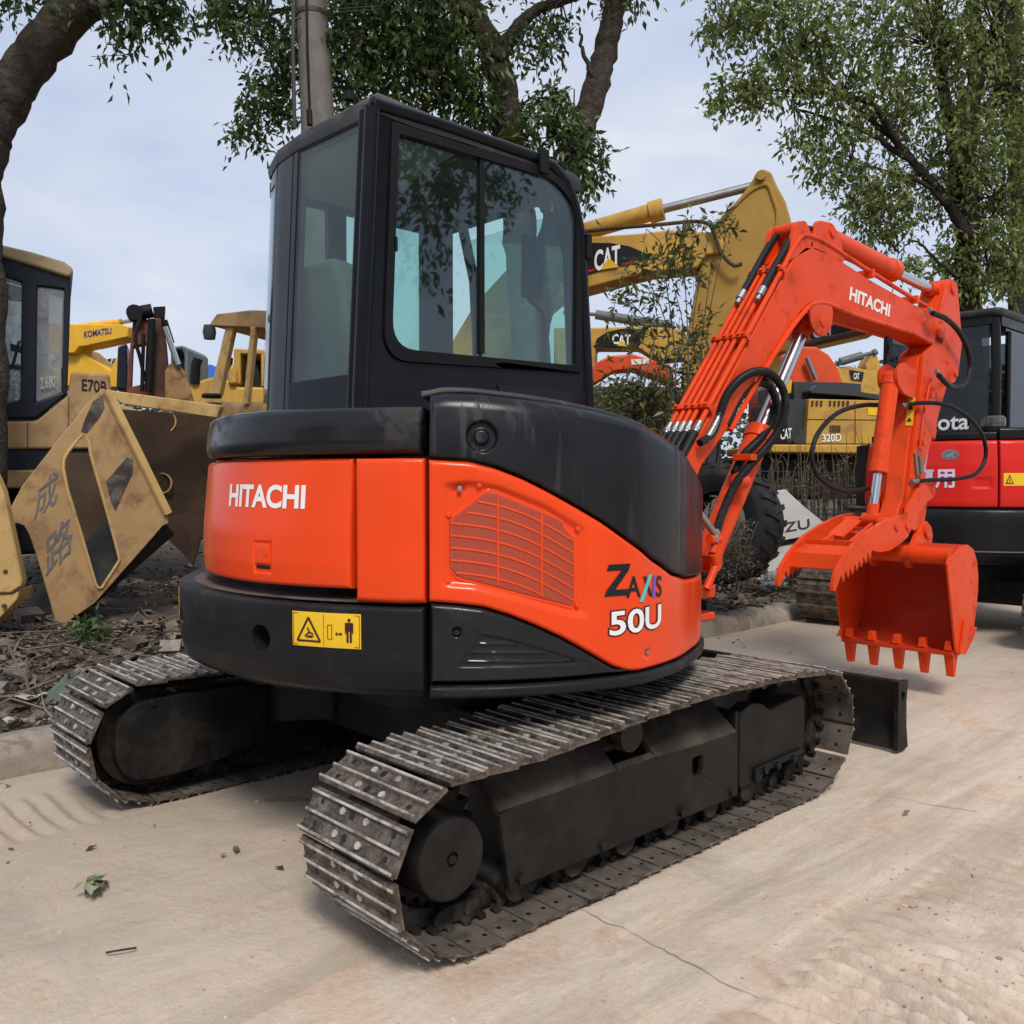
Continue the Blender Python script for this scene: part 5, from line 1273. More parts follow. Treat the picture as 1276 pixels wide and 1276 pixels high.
mb = MB(); mb.box((-.19, 6.2, .33), (1.5, .7, .2)); mb.build('lower_frame', 'dark', K2)
mb = MB(); P = [(KC[0] + .3, 7.2, 1.0), (KC[0] + .3, 7.8, 2.2), (KC[0] + .3, 8.6, 2.9)]; mb.tube(P, [.14, .13, .10], 6); mb.build('boom', 'kred', K2)
# ================================================================== things standing on and beyond the verge
def plane_of(px, py, D, yaw=0.):
    """vertical plane through the place seen at (px,py), D metres off, turned by yaw"""
    return W(px, py, D), Matrix.Rotation(R(yaw), 3, 'Z') @ VH
def onp(pn, px, py):
    p, n = pn; d = ray(px, py); return CAM + d * ((p - CAM).dot(n) / d.dot(n))
def slab(mb, pn, pts, th, holes=(), back=0.):
    n = pn[1]; mb.loops([onp(pn, *q) + n * back for q in pts], n * th, [[onp(pn, *q) + n * back for q in h] for h in holes]); return mb
def base_of(px, D): 
    p = W(px, 603, D); return Vector((p.x, p.y, vergez(p.x, p.y) if p.x < -1.7 else 0))
# ---- old tan excavator with the dark cab, left
E7 = empty('old_excavator', base_of(40, 8.2)); tag(E7, 'old tan excavator with dark navy cab and dusty windows at the left edge', 'excavator')
pn = plane_of(60, 500, 8.0, 27)
mb = MB()
w1 = [(47, 357), (80, 361), (77, 488), (45, 501)]; w0 = [(3, 344), (27, 352), (25, 498), (3, 503)]; w0b = [(-62, 336), (-6, 342), (-6, 505), (-62, 503)]
slab(mb, pn, [(-75, 315), (0, 318), (89, 346), (84, 491), (45, 522), (-75, 524)], .06, [w1, w0, w0b]); slab(mb, pn, [(-75, 315), (-20, 318), (60, 340), (60, 520), (-75, 524)], .05, [[(-62, 340), (40, 352), (40, 490), (-62, 498)]], 1.0)
n_ = pn[1]
for e in ((86, 345, 82, 492), (-72, 316, -72, 520)):
    a, b = onp(pn, e[0], e[1]), onp(pn, e[2], e[3]); u = VR * .05
    if e[0] > 0:
        mb.loops([a - u, a, b, b - u], n_ * .20); mb.loops([a - u + n_ * .8, a + n_ * .8, b + n_ * .8, b - u + n_ * .8], n_ * .2)
        mb.loops([a, a - VZ * .25, a - VZ * .25 + n_ * 1.0, a + n_ * 1.0], -u); mb.loops([b, b + VZ * .25, b + VZ * .25 + n_, b + n_], -u)
cb = mb.build('cab', 'navy', E7, bevel=.02)
mb = MB()
for h in (w1, w0, w0b): slab(mb, pn, h, .005, (), .02)
mb.build('window_glass', 'glass_dusty', cb)
mb = MB(); slab(mb, pn, [(13, 428), (26, 432), (26, 440), (13, 437)], .02, (), -.02); slab(mb, pn, [(0, 452), (27, 456), (27, 461), (0, 458)], .02, (), -.01); slab(mb, pn, [(14, 455), (18, 455), (26, 425), (22, 425)], .01, (), -.01); mb.build('door_handle', 'navy', cb)
mb = MB(); planetext(mb, '2.680', onp(pn, 50, 485), onp(pn, 69, 482), onp(pn, 50, 470), .012, lift=-n_ * .004); mb.build('lettering', 'paper', cb, recalc=False)
mb = MB(); slab(mb, pn, [(-78, 300), (-2, 305), (40, 315), (80, 327), (91, 335), (91, 342), (86, 347), (40, 332), (0, 320), (-78, 317)], 1.15, (), -.05); mb.build('roof', 'tan_light', cb, bevel=.03, seg=3)
mb = MB(); slab(mb, pn, [(-75, 526), (45, 524), (84, 492), (89, 463), (137, 466), (140, 500), (200, 520), (200, 560), (-75, 560)], 1.3)
E7b = mb.build('body', 'tan', E7, bevel=.03)
mb = MB(); slab(mb, pn, [(-75, 561), (240, 561), (240, 578), (70, 579), (60, 586), (-75, 588)], 1.25, (), .03); mb.build('stripe', 'navy', E7b)
mb = MB(); slab(mb, pn, [(-75, 587), (240, 583), (240, 606), (-75, 610)], 1.3, (), 0); mb.build('skirt', 'tan', E7, bevel=.02)
mb = MB()
for x in (34, 85): slab(mb, pn, [(x, 526 if x < 80 else 495), (x + 1, 526 if x < 80 else 495), (x + 1, 560), (x, 560)], .004, (), -.004)
mb.build('door_seam', 'rustbrown', E7b)
mb = MB(); planetext(mb, 'E70B', onp(pn, 102, 487), onp(pn, 133, 490), onp(pn, 102, 472), .012, lift=-n_ * .006); mb.build('lettering', 'inkblack', E7b, recalc=False)
mb = MB(); slab(mb, pn, [(-75, 625), (200, 615), (215, 650), (200, 680), (-75, 700)], .5, (), .1); slab(mb, pn, [(-30, 605), (150, 600), (150, 630), (-30, 630)], .9, (), .3)
mb.build('crawler_track', 'dark', E7, bevel=.04)
# ---- cut steel frame leaning in front of it
F1 = empty('steel_frame', vg(72, 783)); tag(F1, 'tan cut steel machine frame with slot hole and grey scrawls, standing on its corner', 'scrap frame')
pf = plane_of(120, 640, 6.6, 30)
out = [(127, 484), (137, 492), (209, 639), (210, 652), (203, 655), (192, 668), (118, 752), (72, 783), (58, 735), (45, 690), (36, 665), (30, 655), (22, 652), (13, 655), (11, 637), (28, 605), (79, 540), (110, 502)]
hole = [(104, 541), (97, 548), (85, 563), (80, 572), (79, 583), (84, 610), (103, 672), (119, 728), (123, 733), (127, 732), (138, 715), (147, 701), (149, 697), (146, 685), (134, 640), (113, 566), (110, 549)]
mb = MB(); slab(mb, pf, out, .03, [hole]); fp = mb.build('face_plate', 'tan', F1, bevel=.006)
mb = MB(); pts = [onp(pf, *q) - pf[1] * .004 for q in hole]; mb.tube(pts + [pts[0]], .011, 6); mb.tube([onp(pf, *q) - pf[1] * .006 for q in ((134, 488), (170, 560), (209, 640))], .035, 8); mb.build('worn_rim', 'tan_edge', F1)
mb = MB()
for q in (((116, 500), (128, 492), (130, 508), (124, 520), (108, 540), (101, 538), (106, 522)), ((132, 600), (158, 570), (166, 572), (165, 590), (158, 605), (144, 637), (138, 625))):
    mb.add([onp(pf, *p) - pf[1] * .004 for p in q], [tuple(range(len(q)))])
M['weldscar'] = pm('weld_scar', (.055, .045, .038), .8, var=.5, vs=9, dirt=(.17, .15, .13), damt=.45, dscale=9)
mb.build('cut_scar', 'weldscar', fp, recalc=False)
mb = MB()
for ch, a, b, c in (('\u6210', (42, 650), (70, 628), (46, 604)), ('\u8def', (57, 722), (91, 686), (56, 672))):
    planetext(mb, ch, onp(pf, *a), onp(pf, *b), onp(pf, *c), .004, lift=-pf[1] * .004)
mb.build('scrawl', 'greypaint', fp, recalc=False)
n_ = pf[1]; away = (VH * .9 + VR * .35).normalized()
mb = MB(); A = [onp(pf, 131, 485), onp(pf, 152, 502)]
pb = plane_of(200, 495, 7.1, -14)
mb.loops([onp(pf, 128, 485), W(276, 505, 7.35), W(270, 521, 7.35), onp(pf, 152, 503)], VH * .10); mb.build('top_beam', 'tan_edge', F1, bevel=.012)
# bent brown trough going back from the plate
mb = MB()
P0 = [onp(pf, 152, 503) + n_ * .03, onp(pf, 209, 645) + n_ * .03, onp(pf, 118, 752) + n_ * .03]
P1 = [W(273, 520, 7.4), W(262, 640, 7.5), W(238, 700, 7.5)]
def sheet(a, b, c, d, th, nrm): mb.loops([a, b, c, d], nrm * th)
back = VH
sheet(onp(pf, 150, 503) + n_ * .5, W(273, 519, 7.55), W(262, 640, 7.75), onp(pf, 200, 660) + n_ * .6, .03, VH)
sheet(onp(pf, 200, 655) + n_ * .5, W(262, 630, 7.6), W(240, 705, 7.6), W(228, 690, 7.5), .03, VH)
sheet(onp(pf, 208, 648) + n_ * .03, onp(pf, 112, 756) + n_ * .03, onp(pf, 112, 756) + n_ * .45, onp(pf, 205, 660) + n_ * .65, .02, VZ * .5)
sheet(onp(pf, 86, 560) + n_ * .9, onp(pf, 160, 560) + n_ * .9, onp(pf, 180, 720) + n_ * .9, onp(pf, 70, 740) + n_ * .9, .02, VH)
mb.build('bent_sheet', 'rustbrown', F1, bevel=.004)
mb = MB(); e1, e2 = onp(pf, 207, 654), onp(pf, 80, 779); mb.loops([e1 + n_ * .03, e2 + n_ * .03, e2 + n_ * .30 + VR * .10 - VZ * .02, e1 + n_ * .42 + VR * .13 - VZ * .10], (-n_ + VZ) * .012); mb.loops([e1 + n_ * .42 + VR * .13 - VZ * .10, e2 + n_ * .30 + VR * .10 - VZ * .02, e2 + n_ * .36 - VR * .3 + VZ * .1, e1 + n_ * .5 - VR * .3 + VZ * .1], n_ * .012); mb.build('underside_shadow', 'dark', F1)  # dark sheets below the plate, giving the shadow under it as a solid colour
mb = MB(); 
for a, b, r1 in ((205, 525, .095), (201, 602, .085)):
    c = W(a, b, 7.35); mb.lathe([(r1 * .9, 0), (r1, 0), (r1, .02), (r1 * .9, .02)], c, VH, 24, closed=True)
mb.build('hole_rim', 'tan_edge', F1)
# ---- yellow plate at the far left
F2 = empty('yellow_plate', base_of(-10, 5.9)); tag(F2, 'worn yellow steel plate end with rusty bolts cut by the left edge', 'scrap frame')
pg = plane_of(5, 690, 5.9, 10)
mb = MB(); slab(mb, pg, [(-70, 560), (-8, 585), (4, 612), (10, 640), (28, 722), (26, 732), (14, 740), (-70, 742)], .10); mb.build('upper_plate', 'tan_edge', F2, bevel=.02)
mb = MB(); slab(mb, pg, [(-70, 742), (14, 740), (26, 733), (20, 748), (4, 765), (-8, 778), (-70, 800)], .22, (), .02); mb.build('lower_plate', 'tan_edge', F2, bevel=.01)
mb = MB()
for q in ((7, 712), (5, 755), (15, 757), (24, 733)): c = onp(pg, *q); mb.cyl(c - pg[1] * .008, c + pg[1] * .01, .014, 8)
mb.build('bolt', 'rustbrown', F2)
# ---- yellow excavator boom in the distance
def far_boom(label, name, pts, D, yaw, th, mat, extra=None, base=None):
    r_ = empty(name, base_of(*(base or (pts[0][0], D)))); tag(r_, label, 'excavator')
    p = plane_of(*pts[0], D, yaw); slab(mbx := MB(), p, pts, th); b = mbx.build('boom', mat, r_, bevel=.03); return r_, p, b
K1, pk, kb = far_boom('bright yellow excavator with blue lettering on its level boom, behind the rusty one', 'yellow_excavator', [(60, 402), (100, 404), (150, 404), (160, 407), (158, 420), (135, 425), (108, 431), (98, 432), (92, 440), (60, 440)], 22, -12, .6, 'komyellow')
mb = MB(); planetext(mb, 'KOMATSU', onp(pk, 105, 421), onp(pk, 139, 416), onp(pk, 105, 413), .02, lift=-pk[1] * .01); M['blueink'] = pm('blue_lettering', (.03, .03, .16), .5); mb.build('lettering', 'blueink', kb, recalc=False)
mb = MB(); a, b = onp(pk, 88, 405), onp(pk, 141, 399); mb.cyl(a + pk[1] * .3 + VZ * .0, b + pk[1] * .3, .09, 14); kc_ = mb.build('cylinder', 'komyellow', K1); mb = MB(); mb.cyl(b + pk[1] * .3, onp(pk, 172, 394) + pk[1] * .3, .045, 10); mb.build('piston_rod', 'steel', K1)
mb = MB(); slab(mb, pk, [(90, 432), (104, 444), (118, 452), (133, 462), (133, 480), (60, 480), (60, 436)], .8, (), .2); slab(mb, pk, [(140, 446), (143, 446), (143, 482), (132, 482), (134, 462)], .4, (), .1); mb.build('body', 'komyellow', K1, bevel=.08)
mb = MB(); slab(mb, pk, [(30, 590), (160, 590), (160, 605), (30, 605)], 1.2); mb.build('crawler_track', 'dark', K1)
# ---- rusty red excavator arm
R1 = empty('rusty_excavator', base_of(190, 14)); tag(R1, 'rusty dark red excavator arm folded upright with black cylinder and bright rod', 'excavator')
pr_ = plane_of(190, 440, 14, 20)
mb = MB(); slab(mb, pr_, [(166, 396), (180, 397), (200, 402), (206, 430), (208, 500), (157, 500), (160, 450)], .25, [[(166, 432), (182, 428), (180, 478), (164, 482)]]); mb.build('boom', 'rustred', R1, bevel=.03)
mb = MB(); mb.k = 1; slab(mb, pr_, [(188, 398), (201, 398), (208, 430), (214, 500), (186, 500)], .3, (), -.15); mb.k = 0; slab(mb, pr_, [(206, 465), (212, 455), (226, 460), (232, 468), (243, 506), (206, 506)], .35, (), -.3); M['rustdark'] = pm('dark_rust', (.075, .035, .025), .75, var=.4, vs=2, dirt=(.16, .06, .04), damt=.4); mb.build('arm', ['rustarm', 'rustdark'], R1, bevel=.03)
mb = MB(); pt = lambda a, b, o=0: onp(pr_, a, b) + pr_[1] * o
mb.cyl(pt(168, 391), pt(190, 387), .11, 14); mb.cyl(pt(168, 391, -.15), pt(168, 391, .15), .12, 12); slab(mb, pr_, [(191, 384), (206, 383), (205, 397), (192, 397)], .3, (), -.1); mb.cyl(pt(186, 490, -.3), pt(190, 402, -.3), .055, 12); mb.cyl(pt(178, 490, -.3), pt(180, 420, -.3), .03, 8); mb.cyl(pt(205, 402, -.2), pt(214, 430, -.2), .05, 10)
mb.build('cylinder', 'rubber', R1)
mb = MB(); mb.cyl(pt(206, 412, -.35), pt(222, 458, -.35), .045, 12); mb.build('piston_rod', 'chrome', R1)
mb = MB(); mb.tube(spl([pt(176, 400, -.3), pt(170, 425, -.35), pt(176, 450, -.35), pt(182, 478, -.3)], 6), .03, 8); mb.build('hose', 'rubber', R1)
mb = MB(); slab(mb, pr_, [(145, 428), (157, 424), (158, 484), (143, 482)], .6, (), .3); c_ = mb.build('cab', 'navy', R1, bevel=.03)
mb = MB(); slab(mb, pr_, [(140, 590), (240, 590), (240, 606), (140, 606)], .8); mb.build('crawler_track', 'dark', R1)
G1 = empty('grey_excavator', base_of(225, 17)); tag(G1, 'grey excavator cab peeping out behind the rusty arm', 'excavator')
pq = plane_of(225, 460, 17, 0); mb = MB(); slab(mb, pq, [(212, 432), (228, 430), (233, 436), (234, 500), (212, 500)], 1.2, [[(215, 437), (226, 436), (229, 442), (229, 468), (215, 468)]]); mb.build('cab', 'greymid', G1, bevel=.05)
mb = MB(); slab(mb, pq, [(190, 500), (260, 500), (260, 604), (190, 604)], 1.6); mb.build('body', 'greydark', G1, bevel=.1)
# ---- road roller canopy
D1 = empty('road_roller', base_of(290, 11.5)); tag(D1, 'faded tan canopy machine with two slanted posts and a hanging mirror, left of the cab', 'roller')
pd = plane_of(290, 440, 11.5, -18)
mb = MB(); slab(mb, pd, [(261, 403), (270, 391), (313, 386), (360, 388), (360, 412), (318, 408), (262, 406)], 1.2); mb.build('canopy_roof', 'tan', D1, bevel=.04)
mb = MB(); slab(mb, pd, [(278, 406), (288, 406), (270, 492), (257, 492)], .10, (), .05); slab(mb, pd, [(312, 404), (319, 402), (308, 504), (302, 504)], .09, (), .0); slab(mb, pd, [(355, 404), (362, 402), (350, 504), (344, 504)], .09, (), 1.0); mb.build('canopy_post', 'tan_edge', D1, bevel=.015)
mb = MB(); mb.lathe([(.01, -.10), (.07, -.09), (.085, 0), (.07, .09), (.01, .10)], onp(pd, 261, 414) , VZ, 14); mb.tube([onp(pd, 262, 405), onp(pd, 261, 410)], .015, 6); mb.build('mirror', 'greydark', D1)
mb = MB(); slab(mb, pd, [(235, 500), (360, 500), (360, 603), (235, 603)], 1.3, (), .05); mb.build('body', 'tan', D1, bevel=.08)
mb = MB(); mb.lathe([(.02, -.02), (.12, -.02), (.13, 0), (.12, .03), (.02, .04)], onp(pd, 264, 494), VZ, 16); mb.build('post_boot', 'rubber', D1)
# ---- yellow dozer behind
B1 = empty('yellow_dozer', base_of(300, 17)); tag(B1, 'yellow dozer with open cab and exhaust pipe beyond the canopy posts', 'bulldozer')
pz = plane_of(290, 470, 17, 10)
mb = MB(); slab(mb, pz, [(236, 478), (262, 470), (290, 474), (296, 482), (345, 482), (345, 540), (236, 540)], 1.6); slab(mb, pz, [(285, 462), (290, 452), (296, 462), (296, 480), (285, 480)], .6, (), -.1); mb.build('body', 'catyellow', B1, bevel=.06)
mb = MB(); slab(mb, pz, [(291, 434), (345, 436), (345, 442), (300, 441), (300, 478), (292, 480)], 1.2); slab(mb, pz, [(325, 440), (330, 440), (330, 482), (325, 482)], .1); cab_ = mb.build('cab', 'catyellow', B1, bevel=.03)
mb = MB(); slab(mb, pz, [(300, 441), (345, 441), (345, 482), (300, 482)], .2, (), .9); slab(mb, pz, [(308, 460), (318, 452), (322, 470), (322, 490), (306, 490)], .4, (), .2); mb.build('cab_interior', 'dark', B1)
mb = MB(); mb.tube([onp(pz, 243, 478), onp(pz, 244, 455), onp(pz, 247, 447)], .09, 10); mb.tube([onp(pz, 285, 462), onp(pz, 286, 446)], .07, 8); mb.build('exhaust_pipe', 'rubber', B1)
mb = MB(); slab(mb, pz, [(230, 588), (345, 588), (345, 604), (230, 604)], 1.6); mb.build('crawler_track', 'dark', B1)
T1 = plane_of(255, 460, 30, 0); mb = MB(); slab(mb, T1, [(236, 472), (250, 456), (262, 454), (276, 460), (290, 474), (290, 604), (236, 604)], 3.0); tag(mb.build('tarp_heap', 'blue'), 'distant heap under a bright blue tarpaulin beyond the yellow dozer', 'tarpaulin')
# ================================================================== right of the cab
# big yellow excavator: level boom, cylinder, hanging arm
A1 = empty('yellow_excavator', base_of(640, 10.5)); tag(A1, 'large yellow excavator with black lettered boom panel and gold arm, its body behind the cab', 'excavator')
pa = plane_of(760, 320, 10, -16); n_ = pa[1]
mb = MB(); slab(mb, pa, [(560, 430), (590, 380), (640, 325), (690, 302), (726, 295), (790, 291), (834, 286), (885, 289), (905, 300), (900, 315), (880, 318), (868, 334), (808, 339), (728, 360), (690, 375), (650, 410), (620, 455), (570, 470)], .42); ab = mb.build('boom', 'catyellow', A1, bevel=.025)
mb = MB(); slab(mb, pa, [(700, 305), (728, 303), (760, 303), (784, 307), (803, 315), (818, 321), (775, 331), (733, 342), (700, 352)], .01, (), -.012); mb.build('panel', 'inkblack', ab)
mb = MB(); planetext(mb, 'CAT', onp(pa, 741, 339), onp(pa, 773, 331), onp(pa, 741, 313), .03, lift=-n_ * .018); mb.build('lettering', 'white', ab, recalc=False)
mb = MB(); mb.add([onp(pa, *q) - n_ * .022 for q in ((748, 337), (772, 333), (759, 322))], [(0, 1, 2)]); mb.build('triangle_mark', 'komyellow', ab, recalc=False)
mb = MB(); mb.add([onp(pa, *q) - n_ * .016 for q in ((733, 337), (741, 335.5), (741, 337.5), (733, 339.5))], [(0, 1, 2, 3)]); mb.add([onp(pa, *q) - n_ * .016 for q in ((775, 329.5), (790, 325.5), (788, 328), (775, 331))], [(0, 1, 2, 3)]); mb.build('red_line', 'kred', ab, recalc=False)
mid = n_ * .21
mb = MB(); mb.cyl(onp(pa, 660, 301) + mid, onp(pa, 821, 254) + mid, .098, 24); a, b = onp(pa, 806, 258.5) + mid, onp(pa, 824, 253.5) + mid; mb.cyl(a, b, .122, 20); mb.build('cylinder', 'catyellow', A1, bevel=.01)
mb = MB(); mb.cyl(onp(pa, 822, 254) + mid, onp(pa, 950, 221) + mid, .048, 16); mb.build('piston_rod', 'steel', A1)
mb = MB(); mb.tube(spl([onp(pa, *q) for q in ((700, 292), (760, 285), (820, 280), (862, 276), (880, 278), (890, 286))], 5), .022, 8); mb.tube(spl([onp(pa, *q) - n_ * .05 for q in ((885, 280), (893, 300), (900, 318), (914, 332), (925, 330))], 5), .022, 8); mb.build('hydraulic_pipe', 'rustbrown', A1)
mb = MB(); slab(mb, pa, [(852, 278), (860, 278), (860, 292), (852, 292)], .3, (), .05); slab(mb, pa, [(724, 290), (732, 289), (732, 300), (724, 300)], .3, (), .05); mb.build('pipe_clamp', 'catyellow', A1)
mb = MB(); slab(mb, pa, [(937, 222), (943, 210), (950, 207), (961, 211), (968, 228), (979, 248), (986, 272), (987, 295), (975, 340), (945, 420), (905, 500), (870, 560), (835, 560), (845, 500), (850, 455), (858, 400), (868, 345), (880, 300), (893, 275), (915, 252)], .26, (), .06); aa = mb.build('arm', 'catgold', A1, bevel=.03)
mb = MB(); mb.tube(spl([onp(pa, *q) + n_ * .055 for q in ((893, 279), (912, 258), (935, 236), (955, 228), (963, 244), (969, 268), (962, 300), (945, 352))], 5), .022, 6); mb.cyl(onp(pa, 948, 218), onp(pa, 948, 218) + n_ * .34, .05, 14); mb.build('rib', 'catgold', aa)
mb = MB(); slab(mb, pa, [(520, 440), (640, 440), (690, 470), (690, 590), (520, 590)], 2.0, (), .2); mb.build('body', 'catyellow', A1, bevel=.05)
mb = MB(); slab(mb, pa, [(500, 590), (720, 590), (720, 660), (500, 660)], 2.2, (), 0); mb.build('crawler_track', 'dark', A1, bevel=.1)
# second yellow boom, lower and farther
A2 = empty('yellow_excavator', base_of(760, 14)); tag(A2, 'farther yellow excavator with lettered boom seen low between the cab and the bush', 'excavator')
p2 = plane_of(780, 420, 14, -10); n2 = p2[1]
mb = MB(); slab(mb, p2, [(690, 408), (735, 408), (800, 407), (840, 408), (870, 420), (870, 445), (820, 450), (795, 434), (742, 434), (741, 470), (690, 480)], .45); b2 = mb.build('boom', 'catyellow', A2, bevel=.03)
mb = MB(); slab(mb, p2, [(740, 432), (744, 422), (756, 414), (774, 410), (806, 410), (802, 424), (794, 433), (762, 434)], .01, (), -.012); mb.build('panel', 'inkblack', b2)
mb = MB(); planetext(mb, 'CAT', onp(p2, 763, 429), onp(p2, 786, 430), onp(p2, 763, 416), .03, lift=-n2 * .018); mb.build('lettering', 'white', b2, recalc=False)
mb = MB(); mb.add([onp(p2, *q) - n2 * .022 for q in ((769, 431), (782, 432), (775, 424))], [(0, 1, 2)]); mb.build('triangle_mark', 'komyellow', b2, recalc=False)
mb = MB(); mb.cyl(onp(p2, 741, 389) + n2 * .2, onp(p2, 840, 404) + n2 * .2, .075, 14); mb.cyl(onp(p2, 700, 386) + n2 * .2, onp(p2, 742, 389) + n2 * .2, .03, 8); mb.build('cylinder', 'greymid', A2)
mb = MB(); slab(mb, p2, [(680, 478), (900, 480), (900, 580), (680, 580)], 2.2, (), .3); mb.build('body', 'greydark', A2, bevel=.05)
mb = MB(); slab(mb, p2, [(690, 497), (790, 497), (880, 500), (880, 530), (690, 530)], .3, (), 0); mb.build('pale_beam', 'tan_light', A2, bevel=.03)
# red-orange boom behind the bush
A3 = empty('red_excavator', base_of(790, 12)); tag(A3, 'red-orange excavator boom low behind the bush, just right of the cab', 'excavator')
p3 = plane_of(780, 460, 12, 0)
mb = MB(); slab(mb, p3, [(732, 470), (742, 452), (760, 443), (790, 441), (815, 449), (838, 456), (842, 482), (820, 470), (790, 460), (765, 463), (745, 476), (733, 484)], .4); mb.build('boom', 'redboom', A3, bevel=.03)
mb = MB(); slab(mb, p3, [(786, 448), (808, 447), (808, 453), (787, 455)], .01, (), -.012); mb.build('panel', 'white', A3)
mb = MB(); slab(mb, p3, [(735, 484), (840, 484), (840, 580), (735, 580)], 1.5, (), .1); mb.build('body', 'greydark', A3, bevel=.05)
# third lettered boom under the arch of the orange boom
A4 = empty('yellow_excavator', base_of(1000, 15)); tag(A4, 'yellow excavator whose lettered boom panel shows under the arch of the orange boom', 'excavator')
p4 = plane_of(1035, 412, 15, -8); n4 = p4[1]
mb = MB(); slab(mb, p4, [(960, 392), (1010, 396), (1062, 408), (1095, 410), (1090, 416), (1020, 432), (1000, 436), (960, 440)], .5); b4 = mb.build('boom', 'catyellow', A4, bevel=.03)
mb = MB(); slab(mb, p4, [(1004, 415), (1015, 398), (1040, 402), (1062, 411), (1046, 417), (1014, 425)], .01, (), -.012); mb.build('panel', 'inkblack', b4)
mb = MB(); planetext(mb, 'CAT', onp(p4, 1013, 422), onp(p4, 1038, 417.5), onp(p4, 1013, 406), .03, lift=-n4 * .018); mb.build('lettering', 'white', b4, recalc=False)
mb = MB(); mb.cyl(onp(p4, 1000, 431) - n4 * .1, onp(p4, 1086, 411) - n4 * .1, .055, 12); mb.build('cylinder', 'rustbrown', A4)
mb = MB(); slab(mb, p4, [(960, 440), (1000, 436), (1010, 470), (1010, 590), (960, 590)], 1.5, (), .2); mb.build('body', 'catyellow', A4)
A5 = empty('red_excavator', base_of(1020, 13)); tag(A5, 'orange-red excavator boom curving behind the tan machine under the arch', 'excavator')
p5 = plane_of(1025, 450, 13, 0)
mb = MB(); slab(mb, p5, [(980, 440), (1000, 431), (1018, 432), (1034, 442), (1046, 460), (1052, 480), (1020, 482), (985, 480)], .4); mb.build('boom', 'redboom', A5, bevel=.04)
mb = MB(); mb.cyl(onp(p5, 1003, 447) - p5[1] * .1, onp(p5, 1014, 474) - p5[1] * .1, .04, 10); mb.build('cylinder', 'steel', A5)
mb = MB(); slab(mb, p5, [(960, 480), (1060, 480), (1060, 590), (960, 590)], 1.2); mb.build('body', 'redboom', A5)
A6 = empty('yellow_excavator', base_of(1075, 24)); tag(A6, 'small distant yellow excavator with grey ram at the horizon under the arch', 'excavator')
p6 = plane_of(1075, 460, 24, 0); n6 = p6[1]
mb = MB(); slab(mb, p6, [(1040, 458), (1060, 456), (1080, 461), (1078, 455), (1086, 438), (1094, 444), (1098, 456), (1096, 492), (1040, 492)], .6); mb.build('boom', 'catyellow', A6, bevel=.04)
mb = MB(); mb.cyl(onp(p6, 1047, 451), onp(p6, 1074, 443), .11, 12); mb.cyl(onp(p6, 1074, 443), onp(p6, 1092, 438), .05, 8); mb.cyl(onp(p6, 1088, 440), onp(p6, 1092, 438), .09, 8); mb.build('cylinder', 'greymid', A6)
mb = MB(); slab(mb, p6, [(1058, 461), (1076, 464), (1074, 475), (1061, 473)], .02, (), -.03); mb.build('panel', 'inkblack', A6)
mb = MB(); planetext(mb, 'CAT', onp(p6, 1063, 473), onp(p6, 1070, 473), onp(p6, 1063, 465), .03, lift=-n6 * .05); mb.build('lettering', 'white', A6, recalc=False)
mb = MB(); slab(mb, p6, [(1030, 492), (1100, 492), (1100, 600), (1030, 600)], 2); mb.build('body', 'catyellow', A6)
# tan machine body side-on
A7 = empty('tan_excavator', base_of(1050, 11)); tag(A7, 'tan excavator engine body with louvres and grey-black hood, right of the leaning tyre', 'excavator')
p7 = plane_of(1055, 540, 11, 6); n7 = p7[1]
mb = MB(); slab(mb, p7, [(1008, 497), (1100, 499), (1160, 501), (1160, 553), (1004, 553), (1004, 552)], 1.6); bd = mb.build('body', 'catyellow', A7, bevel=.03)
mb = MB(); slab(mb, p7, [(960, 554), (1160, 554), (1160, 566), (960, 564)], 1.6, (), -.03); mb.build('side_rail', 'catyellow', A7, bevel=.02)
mb = MB(); slab(mb, p7, [(1012, 486), (1020, 479), (1040, 481), (1110, 494), (1160, 498), (1160, 503), (1110, 500), (1070, 493), (1014, 489)], 1.5, (), .05); slab(mb, p7, [(985, 497), (1008, 497), (1004, 545), (985, 552)], 1.2, (), .1); slab(mb, p7, [(988, 552), (1004, 530), (1004, 553)], .01, (), -.004); slab(mb, p7, [(1002, 472), (1064, 473), (1088, 475), (1088, 492), (1002, 497)], 1.2, (), .3); mb.build('hood', 'greydark', A7, bevel=.03)
mb = MB()
for i, x in enumerate((1011, 1016.5, 1022, 1033, 1038.5, 1044, 1049.5, 1055)): slab(mb, p7, [(x, 499.5), (x + 2.6, 499.5), (x + 2, 506), (x - .4, 506)], .01, (), -.012)
for i in range(6): slab(mb, p7, [(1034 + i * 2.3, 530), (1035.2 + i * 2.3, 530), (1035 + i * 2.3, 539), (1033.8 + i * 2.3, 539)], .01, (), -.012)
for a in ([(1006, 522), (1100, 523), (1100, 523.7), (1006, 522.7)], [(1065, 500), (1065.8, 500), (1065.8, 553), (1065, 553)]): slab(mb, p7, a, .006, (), -.007)
mb.build('louvre', 'rustbrown', bd)
mb = MB(); planetext(mb, '320D', onp(p7, 1024, 551), onp(p7, 1048, 550), onp(p7, 1024, 541), .02, lift=-n7 * .012); mb.build('lettering', 'white', bd, recalc=False); mb = MB(); planetext(mb, 'CAT', onp(p7, 972, 548), onp(p7, 986, 546), onp(p7, 972, 535), .02, lift=-n7 * .012); mb.build('lettering', 'white', bd, recalc=False)
mb = MB(); slab(mb, p7, [(1081, 508), (1094, 509), (1094, 518), (1081, 517)], .006, (), -.008); mb.build('decal', 'decal_yellow', bd)
